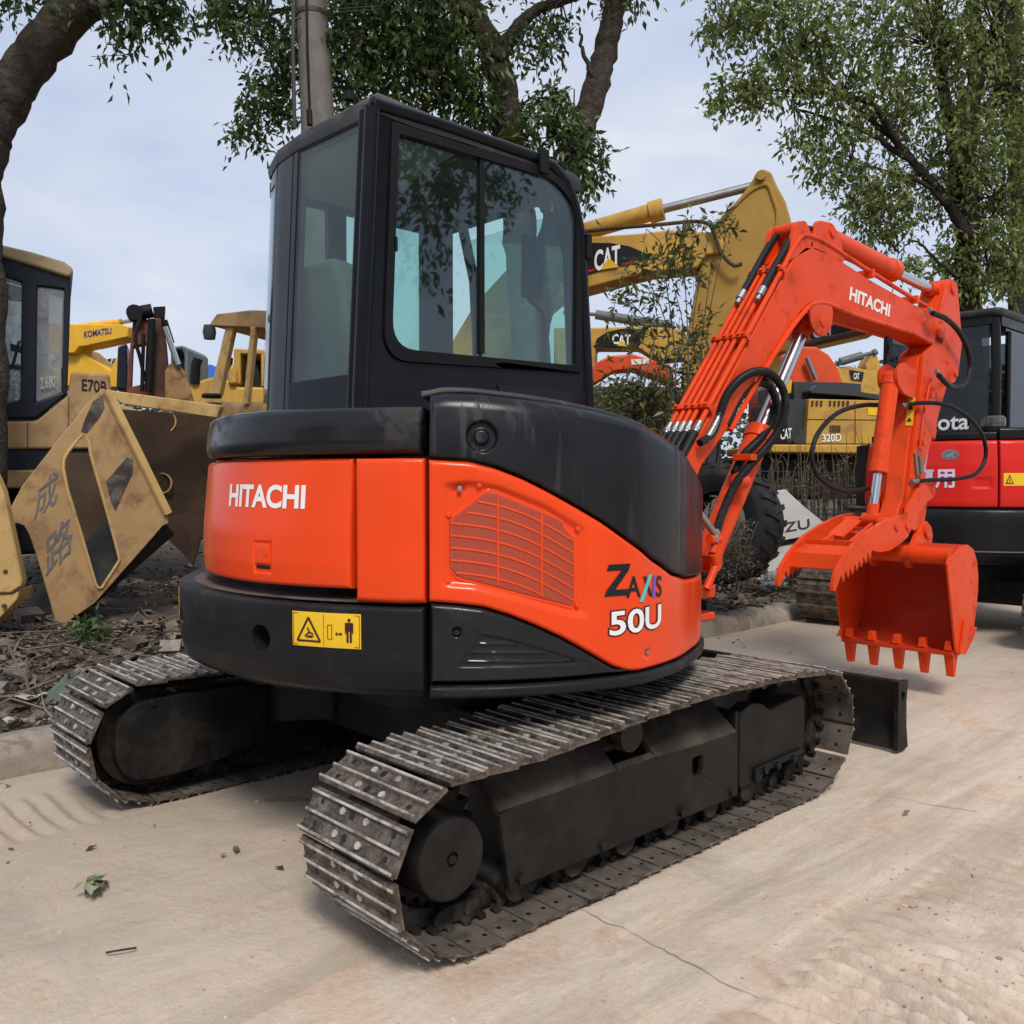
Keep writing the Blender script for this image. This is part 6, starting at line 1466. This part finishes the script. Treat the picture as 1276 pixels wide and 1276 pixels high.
mb = MB(); slab(mb, p7, [(982, 466), (990, 463), (996, 472), (995, 488), (983, 492)], .4, (), .2); mb.build('lamp_box', 'komyellow', A7, bevel=.02)
mb = MB(); slab(mb, p7, [(955, 566), (1160, 567), (1160, 620), (955, 625)], 1.4, (), .3); mb.build('crawler_track', 'dark', A7, bevel=.08)
# ---- leaning tyre
TY = empty('tractor_tyre', vg(925, 728)); tag(TY, 'large worn black tractor tyre standing on edge against the weeds', 'tyre')
tc_ = W(900, 652, 7.6); ax = (VR * -.62 - VH * .78 + VZ * .10).normalized()
ro, ri, hw = .505, .26, .20
prof = [(ri, -hw * .62), (ri + .05, -hw * .80), (ri + .13, -hw * .98), (ro - .09, -hw), (ro - .035, -hw * .88), (ro - .015, -hw * .5), (ro - .012, 0), (ro - .015, hw * .5), (ro - .035, hw * .88), (ro - .09, hw), (ri + .13, hw * .98), (ri + .05, hw * .80), (ri, hw * .62), (ri + .03, hw * .5), (ro - .07, hw * .75), (ro - .06, 0), (ro - .07, -hw * .75), (ri + .03, -hw * .5)]
mb = MB(); mb.lathe(prof, tc_, ax, 64, closed=True); mb.build('casing', 'tyre', TY, smooth=50)
mb = MB(); u_ = ax.orthogonal().normalized(); w_ = ax.cross(u_)
for k in range(22):
    for s_ in (-1, 1):
        L = []
        for q, (h0, da) in enumerate(((.01, .0), (hw * .95, .10), (hw * .95, .19), (.01, .09))):
            a = 2 * math.pi * (k + (0.5 if s_ > 0 else 0)) / 22 + da; rr = ro - (.045 if h0 > .1 else .020); L.append((a, h0 * s_, rr))
        vs = [tc_ + ax * h + (u_ * math.cos(a) + w_ * math.sin(a)) * r_ for a, h, r_ in L] + [tc_ + ax * h + (u_ * math.cos(a) + w_ * math.sin(a)) * (r_ + .030) for a, h, r_ in L]
        mb.add(vs, [(0, 1, 2, 3), (4, 5, 6, 7), (0, 1, 5, 4), (1, 2, 6, 5), (2, 3, 7, 6), (3, 0, 4, 7)])
mb.build('tread', 'tyre', TY)
# ---- white sign panel, upside-down letters
SG = empty('sign_panel', vg(985, 712)); tag(SG, 'dirty white metal truck panel with dark letters leaning behind the tyre', 'sign')
ps = plane_of(985, 660, 8.6, 12); ns = ps[1]
mb = MB(); slab(mb, ps, [(957, 614), (965, 612), (979, 610), (1003, 632), (1028, 652), (1005, 672), (965, 712), (957, 713)], .03); sg = mb.build('panel', 'signwhite', SG, bevel=.005)
mb = MB(); planetext(mb, 'ISUZU', onp(ps, 944, 669), onp(ps, 1009, 658), onp(ps, 943, 657), .008, lift=-ns * .006); mb.build('lettering', 'greydark', SG, recalc=False)
mb = MB(); slab(mb, ps, [(960, 676), (1003, 668), (996, 675), (960, 682)], .01, (), -.012); mb.build('black_band', 'rubber', SG)
# ---- wire strands
mb = MB()
for y in (587, 605, 633):
    mb.tube([W(940, y, 9.0), W(1020, y + 2, 9.2), W(1110, y + 3, 9.4)], .004, 5)
for x in (945, 1108): mb.tube([W(x, 575, 9.1), W(x, 720, 9.1)], .025, 8)
tag(mb.build('wire_fence', 'wire'), 'thin wire fence strands in front of the tan excavator', 'fence')
# ---- plastic bag and rags
def crumple(name, c, r, mat, label, cat, sub=3, amp=.45, seed=0):
    bm = bmesh.new(); bmesh.ops.create_icosphere(bm, subdivisions=sub, radius=1)
    for v in bm.verts:
        d = 1 + amp * MN.noise(v.co * 1.7 + Vector((seed, 0, 0))) + amp * .5 * MN.noise(v.co * 4.5 + Vector((0, seed, 3)))
        v.co = Vector((v.co.x * r[0], v.co.y * r[1], v.co.z * r[2])) * d
    R0 = Matrix.Rotation(PHI, 3, 'Z')
    mb = MB(); mb.add([Vector(c) + R0 @ v.co for v in bm.verts], [[v.index for v in f.verts] for f in bm.faces]); bm.free()
    tag(mb.build(name, mat, smooth=25), label, cat)
M['plastic'] = glassmat('milky_plastic', (.75, .77, .78), 1.5, .55, (.50, .51, .52))
p = vg(962, 752); crumple('plastic_bag', p + VZ * .06, (.15, .10, .11), 'plastic', 'crumpled grey-white plastic bag lying in the twigs below the tyre', 'bag', 4, .55, 3)
p = vg(88, 775); mb = MB(); P = [p + VR * a + VZ * b for a, b in ((-.22, -.05), (-.05, .16), (.02, .20), (.10, .13), (.24, .02), (.06, .06))]; mb.loops(P, VH * .02 + VZ * .01); tag(mb.build('torn_mat', 'rag', bevel=.004), 'stiff grey-green torn mat folded like a tent at the frame corner', 'scrap')
p = vg(58, 885); mb = MB(); k = 9
vs = []
for i in range(k):
    for j in range(5):
        t = i / (k - 1); vs.append(p + VR * ((j / 4 - .5) * .11 + .10 * t ** 2 + .015 * math.sin(t * 9 + j)) + VZ * (.02 + .13 * t + .02 * math.sin(j * 2 + i)) + VH * (.10 * t + .02 * math.cos(i + j * 1.7)))
mb.add(vs, [(i * 5 + j, i * 5 + j + 1, (i + 1) * 5 + j + 1, (i + 1) * 5 + j) for i in range(k - 1) for j in range(4)]); tag(mb.build('torn_cloth', 'rag', smooth=60, recalc=False), 'strip of torn grey-green cloth draped beside the left track', 'cloth')
for (a, b, L, wd, ang, lab) in ((36, 912, .17, .05, .25, 'long pale curled bark scrap on the kerb at left'), (14, 908, .10, .03, -.1, 'small pale flake beside the curled bark scrap on the kerb')):
    p = vg(a, b) + VZ * .03; mb = MB(); vs = []
    for i in range(9):
        t = i / 8 - .5; ww = wd * math.sqrt(max(.02, 1 - (2 * t) ** 2))
        for j in (-1, 0, 1): vs.append(p + (VR * math.cos(ang) + VH * math.sin(ang)) * t * L + (VH * math.cos(ang) - VR * math.sin(ang)) * j * ww + VZ * (abs(j) * .012 + .01 * math.sin(i)))
    mb.add(vs, [(i * 3 + j, i * 3 + j + 1, (i + 1) * 3 + j + 1, (i + 1) * 3 + j) for i in range(8) for j in (0, 1)]); tag(mb.build('bark_scrap', 'paper', smooth=60, recalc=False), lab, 'bark scrap', 'bark scraps on the kerb')
p = vg(38, 880); q1 = p + VZ * .12 - VR * .02; mb = MB(); mb.tube([p, q1, q1 + VZ * .02 - VR * .03, q1 + VZ * .20 - VR * .10], [.010, .009, .008, .006], 6); mb.tube([q1 + VZ * .01, q1 + VZ * .10 + VR * .005], [.008, .005], 6)
tag(mb.build('dry_stick', 'drystick'), 'pale forked dry stick standing in the litter at far left', 'stick')
# ================================================================== trees, pole, plants
def leaves(name, blobs, mat, parent, size, droop=.5, twig_n=9, aspect=.42):
    """leaves on short drooping twigs inside ellipsoids (centre, (rx,ry,rz), number of leaves)"""
    P = []; D = []; Sz = []; TW = []
    for c, r, n in blobs:
        nt_ = max(1, int(n / twig_n))
        for _ in range(nt_):
            v = rng.normal(0, 1, 3); v /= np.linalg.norm(v); v *= rng.uniform(0.02, 1) ** .42
            o = np.array(c) + v * np.array(r)
            t = rng.normal(0, 1, 3); t[2] -= droop; t += v * .9; t /= np.linalg.norm(t)
            L = size * rng.uniform(2.4, 4.6)
            TW.append((o - t * L * .5, o + t * L * .5))
            m = rng.integers(twig_n - 3, twig_n + 4); s = np.linspace(-.5, .5, m)[:, None]
            sag = np.array([0, 0, -1]) * (s + .5) ** 2 * L * .25
            P.append(o + t * s * L + sag + rng.normal(0, size * .22, (m, 3)))
            d = t + rng.normal(0, .75, (m, 3)); d[:, 2] -= droop * .6; D.append(d); Sz.append(size * rng.uniform(.6, 1.25, m))
    P = np.concatenate(P); d = np.concatenate(D); s = np.concatenate(Sz)[:, None]; n = len(P)
    d /= np.linalg.norm(d, axis=1)[:, None]; u = rng.normal(0, 1, (n, 3)); u[:, 2] += 1.1
    w_ = np.cross(d, u); w_ /= np.linalg.norm(w_, axis=1)[:, None]; u = np.cross(w_, d)
    a = P; m1 = P + d * s * .45; c = P + d * s - u * s * .12; l = m1 + w_ * s * aspect * .5 + u * s * .07; r_ = m1 - w_ * s * aspect * .5 + u * s * .07
    V = np.stack([a, l, c, r_], 1).reshape(-1, 3)
    tv = []
    me = bpy.data.meshes.new(name); o = bpy.data.objects.new(name, me); COL.objects.link(o)
    if parent is not None: org = np.array(ORGN[parent.name]); o.parent = parent
    else: org = np.array([V[:, 0].mean(), V[:, 1].mean(), V[:, 2].min()]); o.location = org
    ORGN[o.name] = Vector(org); V = V - org
    me.vertices.add(4 * n); me.vertices.foreach_set('co', V.ravel())
    idx = np.arange(4 * n).reshape(n, 4); tri = np.concatenate([idx[:, [0, 1, 2]], idx[:, [0, 2, 3]]], 1).reshape(-1)
    me.loops.add(6 * n); me.loops.foreach_set('vertex_index', tri); me.polygons.add(2 * n)
    me.polygons.foreach_set('loop_start', np.arange(0, 6 * n, 3)); me.polygons.foreach_set('loop_total', np.full(2 * n, 3)); me.update(); me.validate()
    me.materials.append(M[mat]); return o, TW
def limb(mb, pts, r0, r1, n=14, j=.04):
    P = spl(pts, 7); m = len(P); Q = []
    for i, p in enumerate(P): Q.append(p + Vector((nz(p.z, i, 1.1, 2), nz(p.z, i, 1.3, 5), 0)) * j)
    rr = [(r0 + (r1 - r0) * i / (m - 1)) * (1 + .10 * nz(i, r0 * 10, .5, 3)) for i in range(m)]
    mb.tube(Q, rr, n)
def B(px, py, D, rx, rz, n, ry=None): return (tuple(W(px, py, D)), (rx, ry or rx, rz), n)
def twigs(mb, TW, hub, k, r_=.006):
    """thin branches from the nearest hub points to every k-th twig"""
    for i in range(0, len(TW), k):
        a, b = TW[i]; a = Vector(a); h = min(hub, key=lambda q: (Vector(q) - a).length_squared); h = Vector(h)
        if (h - a).length > 2.2: continue
        m = h.lerp(a, .55) + Vector((rng.normal(0, .05), rng.normal(0, .05), .06)); mb.tube([h, m, a, Vector(b)], [r_ * 1.7, r_ * 1.2, r_ * .7, r_ * .4], 5, False)
# ---- left tree, trunk bending over the top left corner
LT = empty('leaning_tree', base_of(-40, 7.2)); tag(LT, 'broadleaf tree with bent bare trunk leaning across the top left corner', 'tree')
Wt = lambda pts, D: [W(a, b, D) for a, b in pts]
mb = MB(); tr = Wt([(-22, 860), (-22, 600), (-23, 400), (-28, 280), (-24, 200), (8, 122), (42, 70), (95, 10), (150, -34), (210, -90), (260, -180)], 7.2); limb(mb, tr, .185, .15, 20); limb(mb, Wt([(95, 15), (150, -10), (200, -60)], 7.2), .10, .05); limb(mb, Wt([(-10, 180), (-60, 60), (-120, -60)], 7.2), .15, .08)
limb(mb, Wt([(140, -25), (165, 0), (185, 30)], 7.0), .035, .01, 8); limb(mb, Wt([(110, 0), (135, 20), (148, 60)], 6.9), .03, .008, 8)
hub = Wt([(150, 0), (170, 20), (140, 40), (130, 0), (185, 0), (20, -40), (200, -40), (190, 30)], 7.0)
o, TW = leaves('crown', [B(165, -22, 7.0, .40, .22, 330), B(196, 0, 6.9, .18, .22, 260), B(205, 24, 7.0, .09, .16, 110), B(146, 22, 6.8, .14, .18, 170), B(146, 62, 6.8, .07, .11, 50), B(178, 35, 7.0, .10, .10, 45), B(20, -22, 6.7, .4, .12, 120), B(28, -2, 6.7, .14, .04, 30), B(120, -140, 7, 1.8, .7, 1500), B(-60, -130, 7.2, 1.4, .8, 900)], 'leaf_left', LT, .085, .7)
twigs(mb, TW, hub, 3); mb.build('trunk', 'bark', LT, smooth=180)
# ---- utility pole
UP_P = empty('utility_pole', base_of(392, 8.6)); tag(UP_P, 'plain grey-brown concrete utility pole rising behind the cab roof', 'pole')
mb = MB(); a = base_of(403, 8.6); mb.tube([a - VZ * .1, W(396, 150, 8.6), W(387, -20, 8.6), W(378, -200, 8.6)], [.185, .158, .146, .135], 28); pl = mb.build('shaft', 'concrete_pole', UP_P)
mb = MB(); c1 = W(389, 20, 8.6); mb.lathe([(.150, -.02), (.158, -.02), (.158, .02), (.150, .02)], c1, VZ, 24, closed=True)
for d in (-.03, .0): mb.tube(spl([W(408, 22, 8.45) + VZ * d, W(420, 12, 8.4) + VZ * d, W(470, 8, 8.4) + VZ * d], 5), .006, 5)
mb.build('strap', 'wire', UP_P)
mb = MB(); mb.tube([W(367, 160, 8.4), W(365, 60, 8.4), W(366, -30, 8.4)], .020, 8); mb.tube([W(362, 25, 8.4), W(375, 22, 8.4)], .012, 6); mb.build('conduit', 'wire', UP_P)
# ---- twin-trunk tree behind the cab
MT = empty('twin_trunk_tree', base_of(650, 9.4)); tag(MT, 'dark leafy tree with twin trunks directly behind the excavator cab', 'tree')
mb = MB(); limb(mb, Wt([(668, 760), (664, 500), (655, 360), (645, 260), (632, 160), (625, 100), (606, 50), (580, 0), (545, -90)], 9.4), .21, .11, 18); limb(mb, Wt([(664, 420), (690, 290), (715, 190), (740, 120), (755, 60), (768, 0), (785, -90)], 9.5), .17, .10, 16)
limb(mb, Wt([(620, 75), (640, 40), (670, 12), (720, -5)], 9.3), .09, .04, 10); limb(mb, Wt([(690, 265), (672, 240), (655, 200)], 9.3), .12, .03, 10)
limb(mb, Wt([(600, 45), (540, 30), (470, 50), (400, 90)], 9.1), .06, .015, 8); limb(mb, Wt([(590, 20), (520, -20), (430, -10), (330, 20)], 9.0), .06, .015, 8); limb(mb, Wt([(745, 105), (728, 70), (722, 35)], 9.4), .035, .012, 8)
hub = Wt([(540, 30), (470, 50), (400, 90), (430, -10), (330, 20), (500, 70), (560, 60), (600, 60), (640, 40), (700, 0), (690, 170), (715, 140), (720, 190), (650, 130), (360, 120), (600, 120)], 9.1)
bl = [B(455, 20, 9.0, .60, .42, 1500), B(540, 10, 9.0, .60, .45, 1500), B(500, 80, 9.1, .65, .45, 1700), B(430, 85, 8.9, .40, .38, 700), B(570, 90, 9.2, .5, .38, 1100), B(350, 60, 8.9, .32, .42, 620), B(330, 120, 8.9, .26, .26, 300), B(310, 160, 8.9, .22, .16, 170), B(290, 25, 8.9, .34, .22, 360), B(265, 10, 8.9, .20, .12, 120), B(345, 150, 8.9, .18, .22, 160), B(590, 135, 9.2, .3, .2, 420), B(660, 50, 9.3, .30, .20, 320), B(690, 40, 9.4, .20, .18, 170), B(680, 130, 9.2, .25, .22, 300), B(700, 165, 9.1, .34, .22, 420), B(738, 195, 9.0, .18, .22, 240), B(700, 215, 9.0, .35, .15, 260), B(735, 235, 9.0, .12, .12, 70), B(650, 160, 9.0, .22, .2, 200), B(780, -5, 9.3, .3, .10, 130), B(480, -120, 9.0, 1.8, .8, 2600), B(700, -120, 9.3, 1.6, .8, 1700), B(300, -60, 8.9, .8, .4, 600)]
bl = [(c, r, int(n * 1.25)) for c, r, n in bl]
o, TW = leaves('crown', bl, 'leaf_mid', MT, .095, .6); twigs(mb, TW, hub, 7, .006); mb.build('trunk', 'bark', MT, smooth=180)
mb = MB()
# ---- big tree on the right
RT = empty('broadleaf_tree', base_of(1215, 13.0)); tag(RT, 'tall olive green broadleaf tree filling the upper right corner', 'tree')
mb = MB(); limb(mb, Wt([(1212, 640), (1208, 400), (1205, 330), (1208, 260), (1206, 190), (1212, 120), (1220, 60), (1212, 0), (1205, -120)], 13), .18, .08, 14); limb(mb, Wt([(1208, 300), (1180, 250), (1150, 215), (1110, 170), (1050, 120), (1000, 60)], 12.8), .085, .02, 10); limb(mb, Wt([(1215, 110), (1240, 40), (1262, -30)], 13), .09, .04, 8); limb(mb, Wt([(1195, 270), (1188, 180), (1170, 60), (1172, -40)], 13.2), .11, .05, 10); limb(mb, Wt([(1140, 205), (1090, 170), (1040, 150), (990, 135)], 12.7), .05, .012, 8); limb(mb, Wt([(1120, 180), (1085, 130), (1010, 115), (930, 112)], 12.6), .05, .012, 8); limb(mb, Wt([(1265, 640), (1268, 400), (1272, 250), (1262, 100), (1270, -50)], 14), .16, .11, 12); limb(mb, Wt([(1180, 255), (1150, 228), (1110, 215), (1060, 200)], 12.7), .04, .01, 8); limb(mb, Wt([(1190, 345), (1165, 322), (1140, 300), (1120, 315)], 12.6), .03, .008, 6)
hub = Wt([(1180, 250), (1150, 215), (1110, 170), (1050, 120), (1000, 60), (990, 135), (930, 112), (1170, 60), (1188, 180), (1240, 40), (1262, 100), (1060, 200), (1140, 300), (1120, 315), (1250, 250), (1230, 330), (1190, 345), (900, 40)], 12.7)
bl = [B(915, 25, 12.3, .38, .34, 420), B(885, 40, 12.3, .18, .2, 130), B(960, 20, 12.4, .55, .5, 900), B(1010, 45, 12.5, .6, .6, 1100), B(925, 110, 12.4, .42, .32, 520), B(895, 125, 12.4, .14, .25, 120), B(970, 100, 12.5, .5, .4, 700), B(1040, 110, 12.5, .5, .5, 800), B(1000, 175, 12.5, .28, .28, 260), B(1045, 175, 12.6, .45, .35, 480), B(1040, 215, 12.6, .35, .20, 230), B(1085, 225, 12.7, .45, .35, 520), B(1075, 260, 12.7, .35, .3, 330), B(1095, 290, 12.7, .28, .2, 200), B(1120, 250, 12.8, .45, .5, 650), B(1090, 30, 12.7, .7, .6, 1100), B(1100, 120, 12.8, .6, .5, 900), B(1150, 150, 13, .7, .8, 1300), B(1160, 40, 13, .8, .7, 1300), B(1230, 60, 13.2, .8, .8, 1500), B(1240, 160, 13.2, .8, .8, 1600), B(1180, 230, 13.2, .6, .5, 900), B(1240, 260, 13.2, .8, .6, 1300), B(1250, 320, 12.9, .6, .35, 800), B(1180, 330, 12.8, .35, .3, 350), B(1140, 330, 12.6, .25, .14, 140), B(1215, 300, 12.9, .5, .4, 600), B(1080, -80, 12.8, 1.6, .9, 1800), B(1250, -80, 13, 1.5, .9, 1700), B(940, -60, 12.5, 1.0, .5, 800)]
bl = [(c, r, int(n * 1.0)) for c, r, n in bl] + [B(1215, 180, 12.4, .4, .7, 450), B(1262, 200, 13, .5, 1.0, 900), B(1215, 60, 12.4, .4, .5, 350), B(1262, 60, 13, .4, .8, 600), B(1265, 335, 12.8, .35, .35, 420), B(1230, 350, 12.6, .3, .2, 260)]
o, TW = leaves('crown', bl, 'leaf_right', RT, .115, .75, 9, .42); twigs(mb, TW, hub, 8, .006); mb.build('trunk', 'bark_dark', RT, smooth=180)
# ---- tree across the road, behind the camera's right shoulder (mirrored in the cab glass)
OT = empty('roadside_tree', (6.6, 2.2, 0)); tag(OT, 'leafy roadside tree across the road, outside the picture, mirrored in the cab glass', 'tree')
mb = MB(); limb(mb, [Vector((6.6, 2.2, -.1)), Vector((6.5, 2.2, 2.0)), Vector((6.2, 2.4, 3.6)), Vector((5.4, 2.6, 4.8)), Vector((4.8, 2.8, 5.6))], .22, .06, 12)
o, TW = leaves('crown', [((5.2, 2.2, 5.0), (1.3, 1.6, .9), 1500), ((4.7, 3.4, 4.3), (.5, .6, 1.0), 500), ((5.2, 4.2, 4.8), (.8, .8, .8), 700), ((6.2, 3.0, 5.8), (1.6, 2.0, 1.0), 1300), ((4.9, 2.3, 3.7), (.35, .35, .6), 220)], 'leaf_mid', OT, .13, .7)
twigs(mb, TW, [(5.4, 2.6, 4.8), (4.8, 2.8, 5.6), (6.2, 2.4, 3.6), (5, 3, 4.8)], 9); mb.build('trunk', 'bark', OT, smooth=180)
# ---- unseen leaf crowns added behind the camera to darken reflections in paint and glass
bl = []
for x, y, h in ((9.5, -9, 6.5), (4.5, -13.5, 7), (-2.5, -14.5, 6.2), (12.5, -1.5, 7.2)): bl += [((x, y, h * .55), (2.6, 2.6, h * .42), 1500), ((x + 1.2, y + .6, h * .75), (1.6, 1.6, 1.5), 600)]
o, TW = leaves('unseen_crowns', bl, 'leaf_mid', None, .30, .5, 9, .5); tag(o, kind='stuff')
# ---- twiggy shrub between the cab and the orange boom
def shrub(name, label, base, stems, blobs, size, mat='leaf_bush', k=3, r_=.006):
    s = empty(name, base); tag(s, label, 'shrub'); mb = MB(); hub = []
    for P in stems:
        mb.tube(spl(P, 5), [r_ * 1.8 * (1 - .75 * i / (len(spl(P, 5)) - 1)) for i in range(len(spl(P, 5)))], 6, False); hub += [tuple(p) for p in spl(P, 4)[3:]]
    o, TW = leaves('foliage', blobs, mat, s, size, .1, 6, .34); twigs(mb, TW, hub, k, .003); mb.build('stems', 'stem', s, recalc=False)
Ds = 7.4; bb = vg(815, 690)
st = [[bb + VR * .1 * i, W(800 + i * 14, 520, Ds), W(815 + 8 * i + (i % 3) * 10, 420, Ds + .1 * (i % 2)), W(a, b, Ds + .1 * (i % 3 - 1))] for i, (a, b) in enumerate(((770, 360), (800, 330), (838, 350), (822, 300), (850, 290), (895, 275), (880, 310), (905, 290)))]
shrub('twiggy_shrub', 'sparse twiggy shrub with olive leaves between the cab and the orange boom', bb, st, [B(790, 385, Ds, .34, .22, 90), B(825, 345, Ds, .40, .25, 170), B(805, 325, Ds, .22, .12, 70), B(868, 292, Ds, .24, .12, 110), B(895, 278, Ds, .14, .08, 60), B(850, 330, Ds, .25, .15, 110), B(825, 420, Ds, .5, .25, 170), B(850, 470, Ds, .3, .25, 300), B(800, 490, Ds, .4, .18, 330), B(770, 500, Ds, .3, .18, 320), B(865, 420, Ds, .15, .3, 90), B(830, 520, Ds, .4, .2, 380)], .085)
bb = vg(905, 735); st = [[bb + VR * (.05 * i - .15), W(895 + i * 6, 690, 7.0), W(890 + i * 9, 650 + 8 * (i % 3), 7.0)] for i in range(7)]
shrub('dry_weeds', 'tangled dry grey weeds growing inside the leaning tyre', bb, st, [B(905, 660, 7.0, .16, .22, 420), B(915, 700, 7.0, .2, .14, 280), B(900, 628, 7.0, .1, .12, 120)], .035, 'grassdry', 2, .004)
bb = vg(1040, 690); st = []
for i in range(70):
    x = 955 + rng.uniform(0, 150); D_ = rng.uniform(9.6, 10.4); b0 = base_of(x, D_); st.append([b0, W(x + rng.uniform(-8, 8), rng.uniform(585, 620), D_), W(x + rng.uniform(-16, 16), rng.uniform(530, 600), D_)])
shrub('dry_brush', 'bare brown brush thicket below the tan excavator body', bb, st, [B(1000, 610, 10, .5, .22, 260), B(1060, 600, 10, .5, .3, 300), B(1050, 640, 10, .7, .2, 300)], .05, 'grassdry', 3, .005)
p = vg(118, 800); GW = empty('green_weed', p); mb = MB()
for k in range(9): mb.tube(spl([p, p + VZ * .05 + VR * (.012 * k - .05), p + VZ * .12 + VR * (.03 * k - .12) + VH * .02 * (k % 3)], 3), .003, 5)
mb.build('stems', 'stem', GW); o, TW = leaves('foliage', [(tuple(p + VZ * .06), (.16, .12, .06), 110), (tuple(p + VZ * .12 - VR * .03), (.08, .08, .05), 50)], 'leaf_weed', GW, .065, .1, 6, .4); tag(GW, 'low green weed with fresh leaves in the litter beside the left track', 'weed')
p = vg(20, 850); pts = [(p.x + rng.normal(0, .16), p.y + rng.normal(0, .16), p.z + rng.uniform(0, .1)) for _ in range(60)]
# far tree line
def wood(label, px0, px1, ytop, D, n, seed):
    bl = []
    for i in range(n):
        x = px0 + (px1 - px0) * i / max(1, n - 1); h = (603 - ytop) / FOC * D * rng.uniform(.7, 1.05); p = W(x, 603, D + rng.uniform(-3, 3)); bl.append(((p.x, p.y, h * .55), (h * .45 + 1.2, h * .45 + 1.2, h * .5), 700))
    o, TW = leaves('far_woods', bl, 'leaf_far', None, .55, .1, 8, .7); tag(o, kind='stuff')
wood('', 80, 160, 425, 60, 8, 1); wood('', 980, 1300, 425, 70, 26, 2); wood('', 690, 860, 470, 80, 14, 3); wood('', -80, 60, 450, 70, 10, 4)
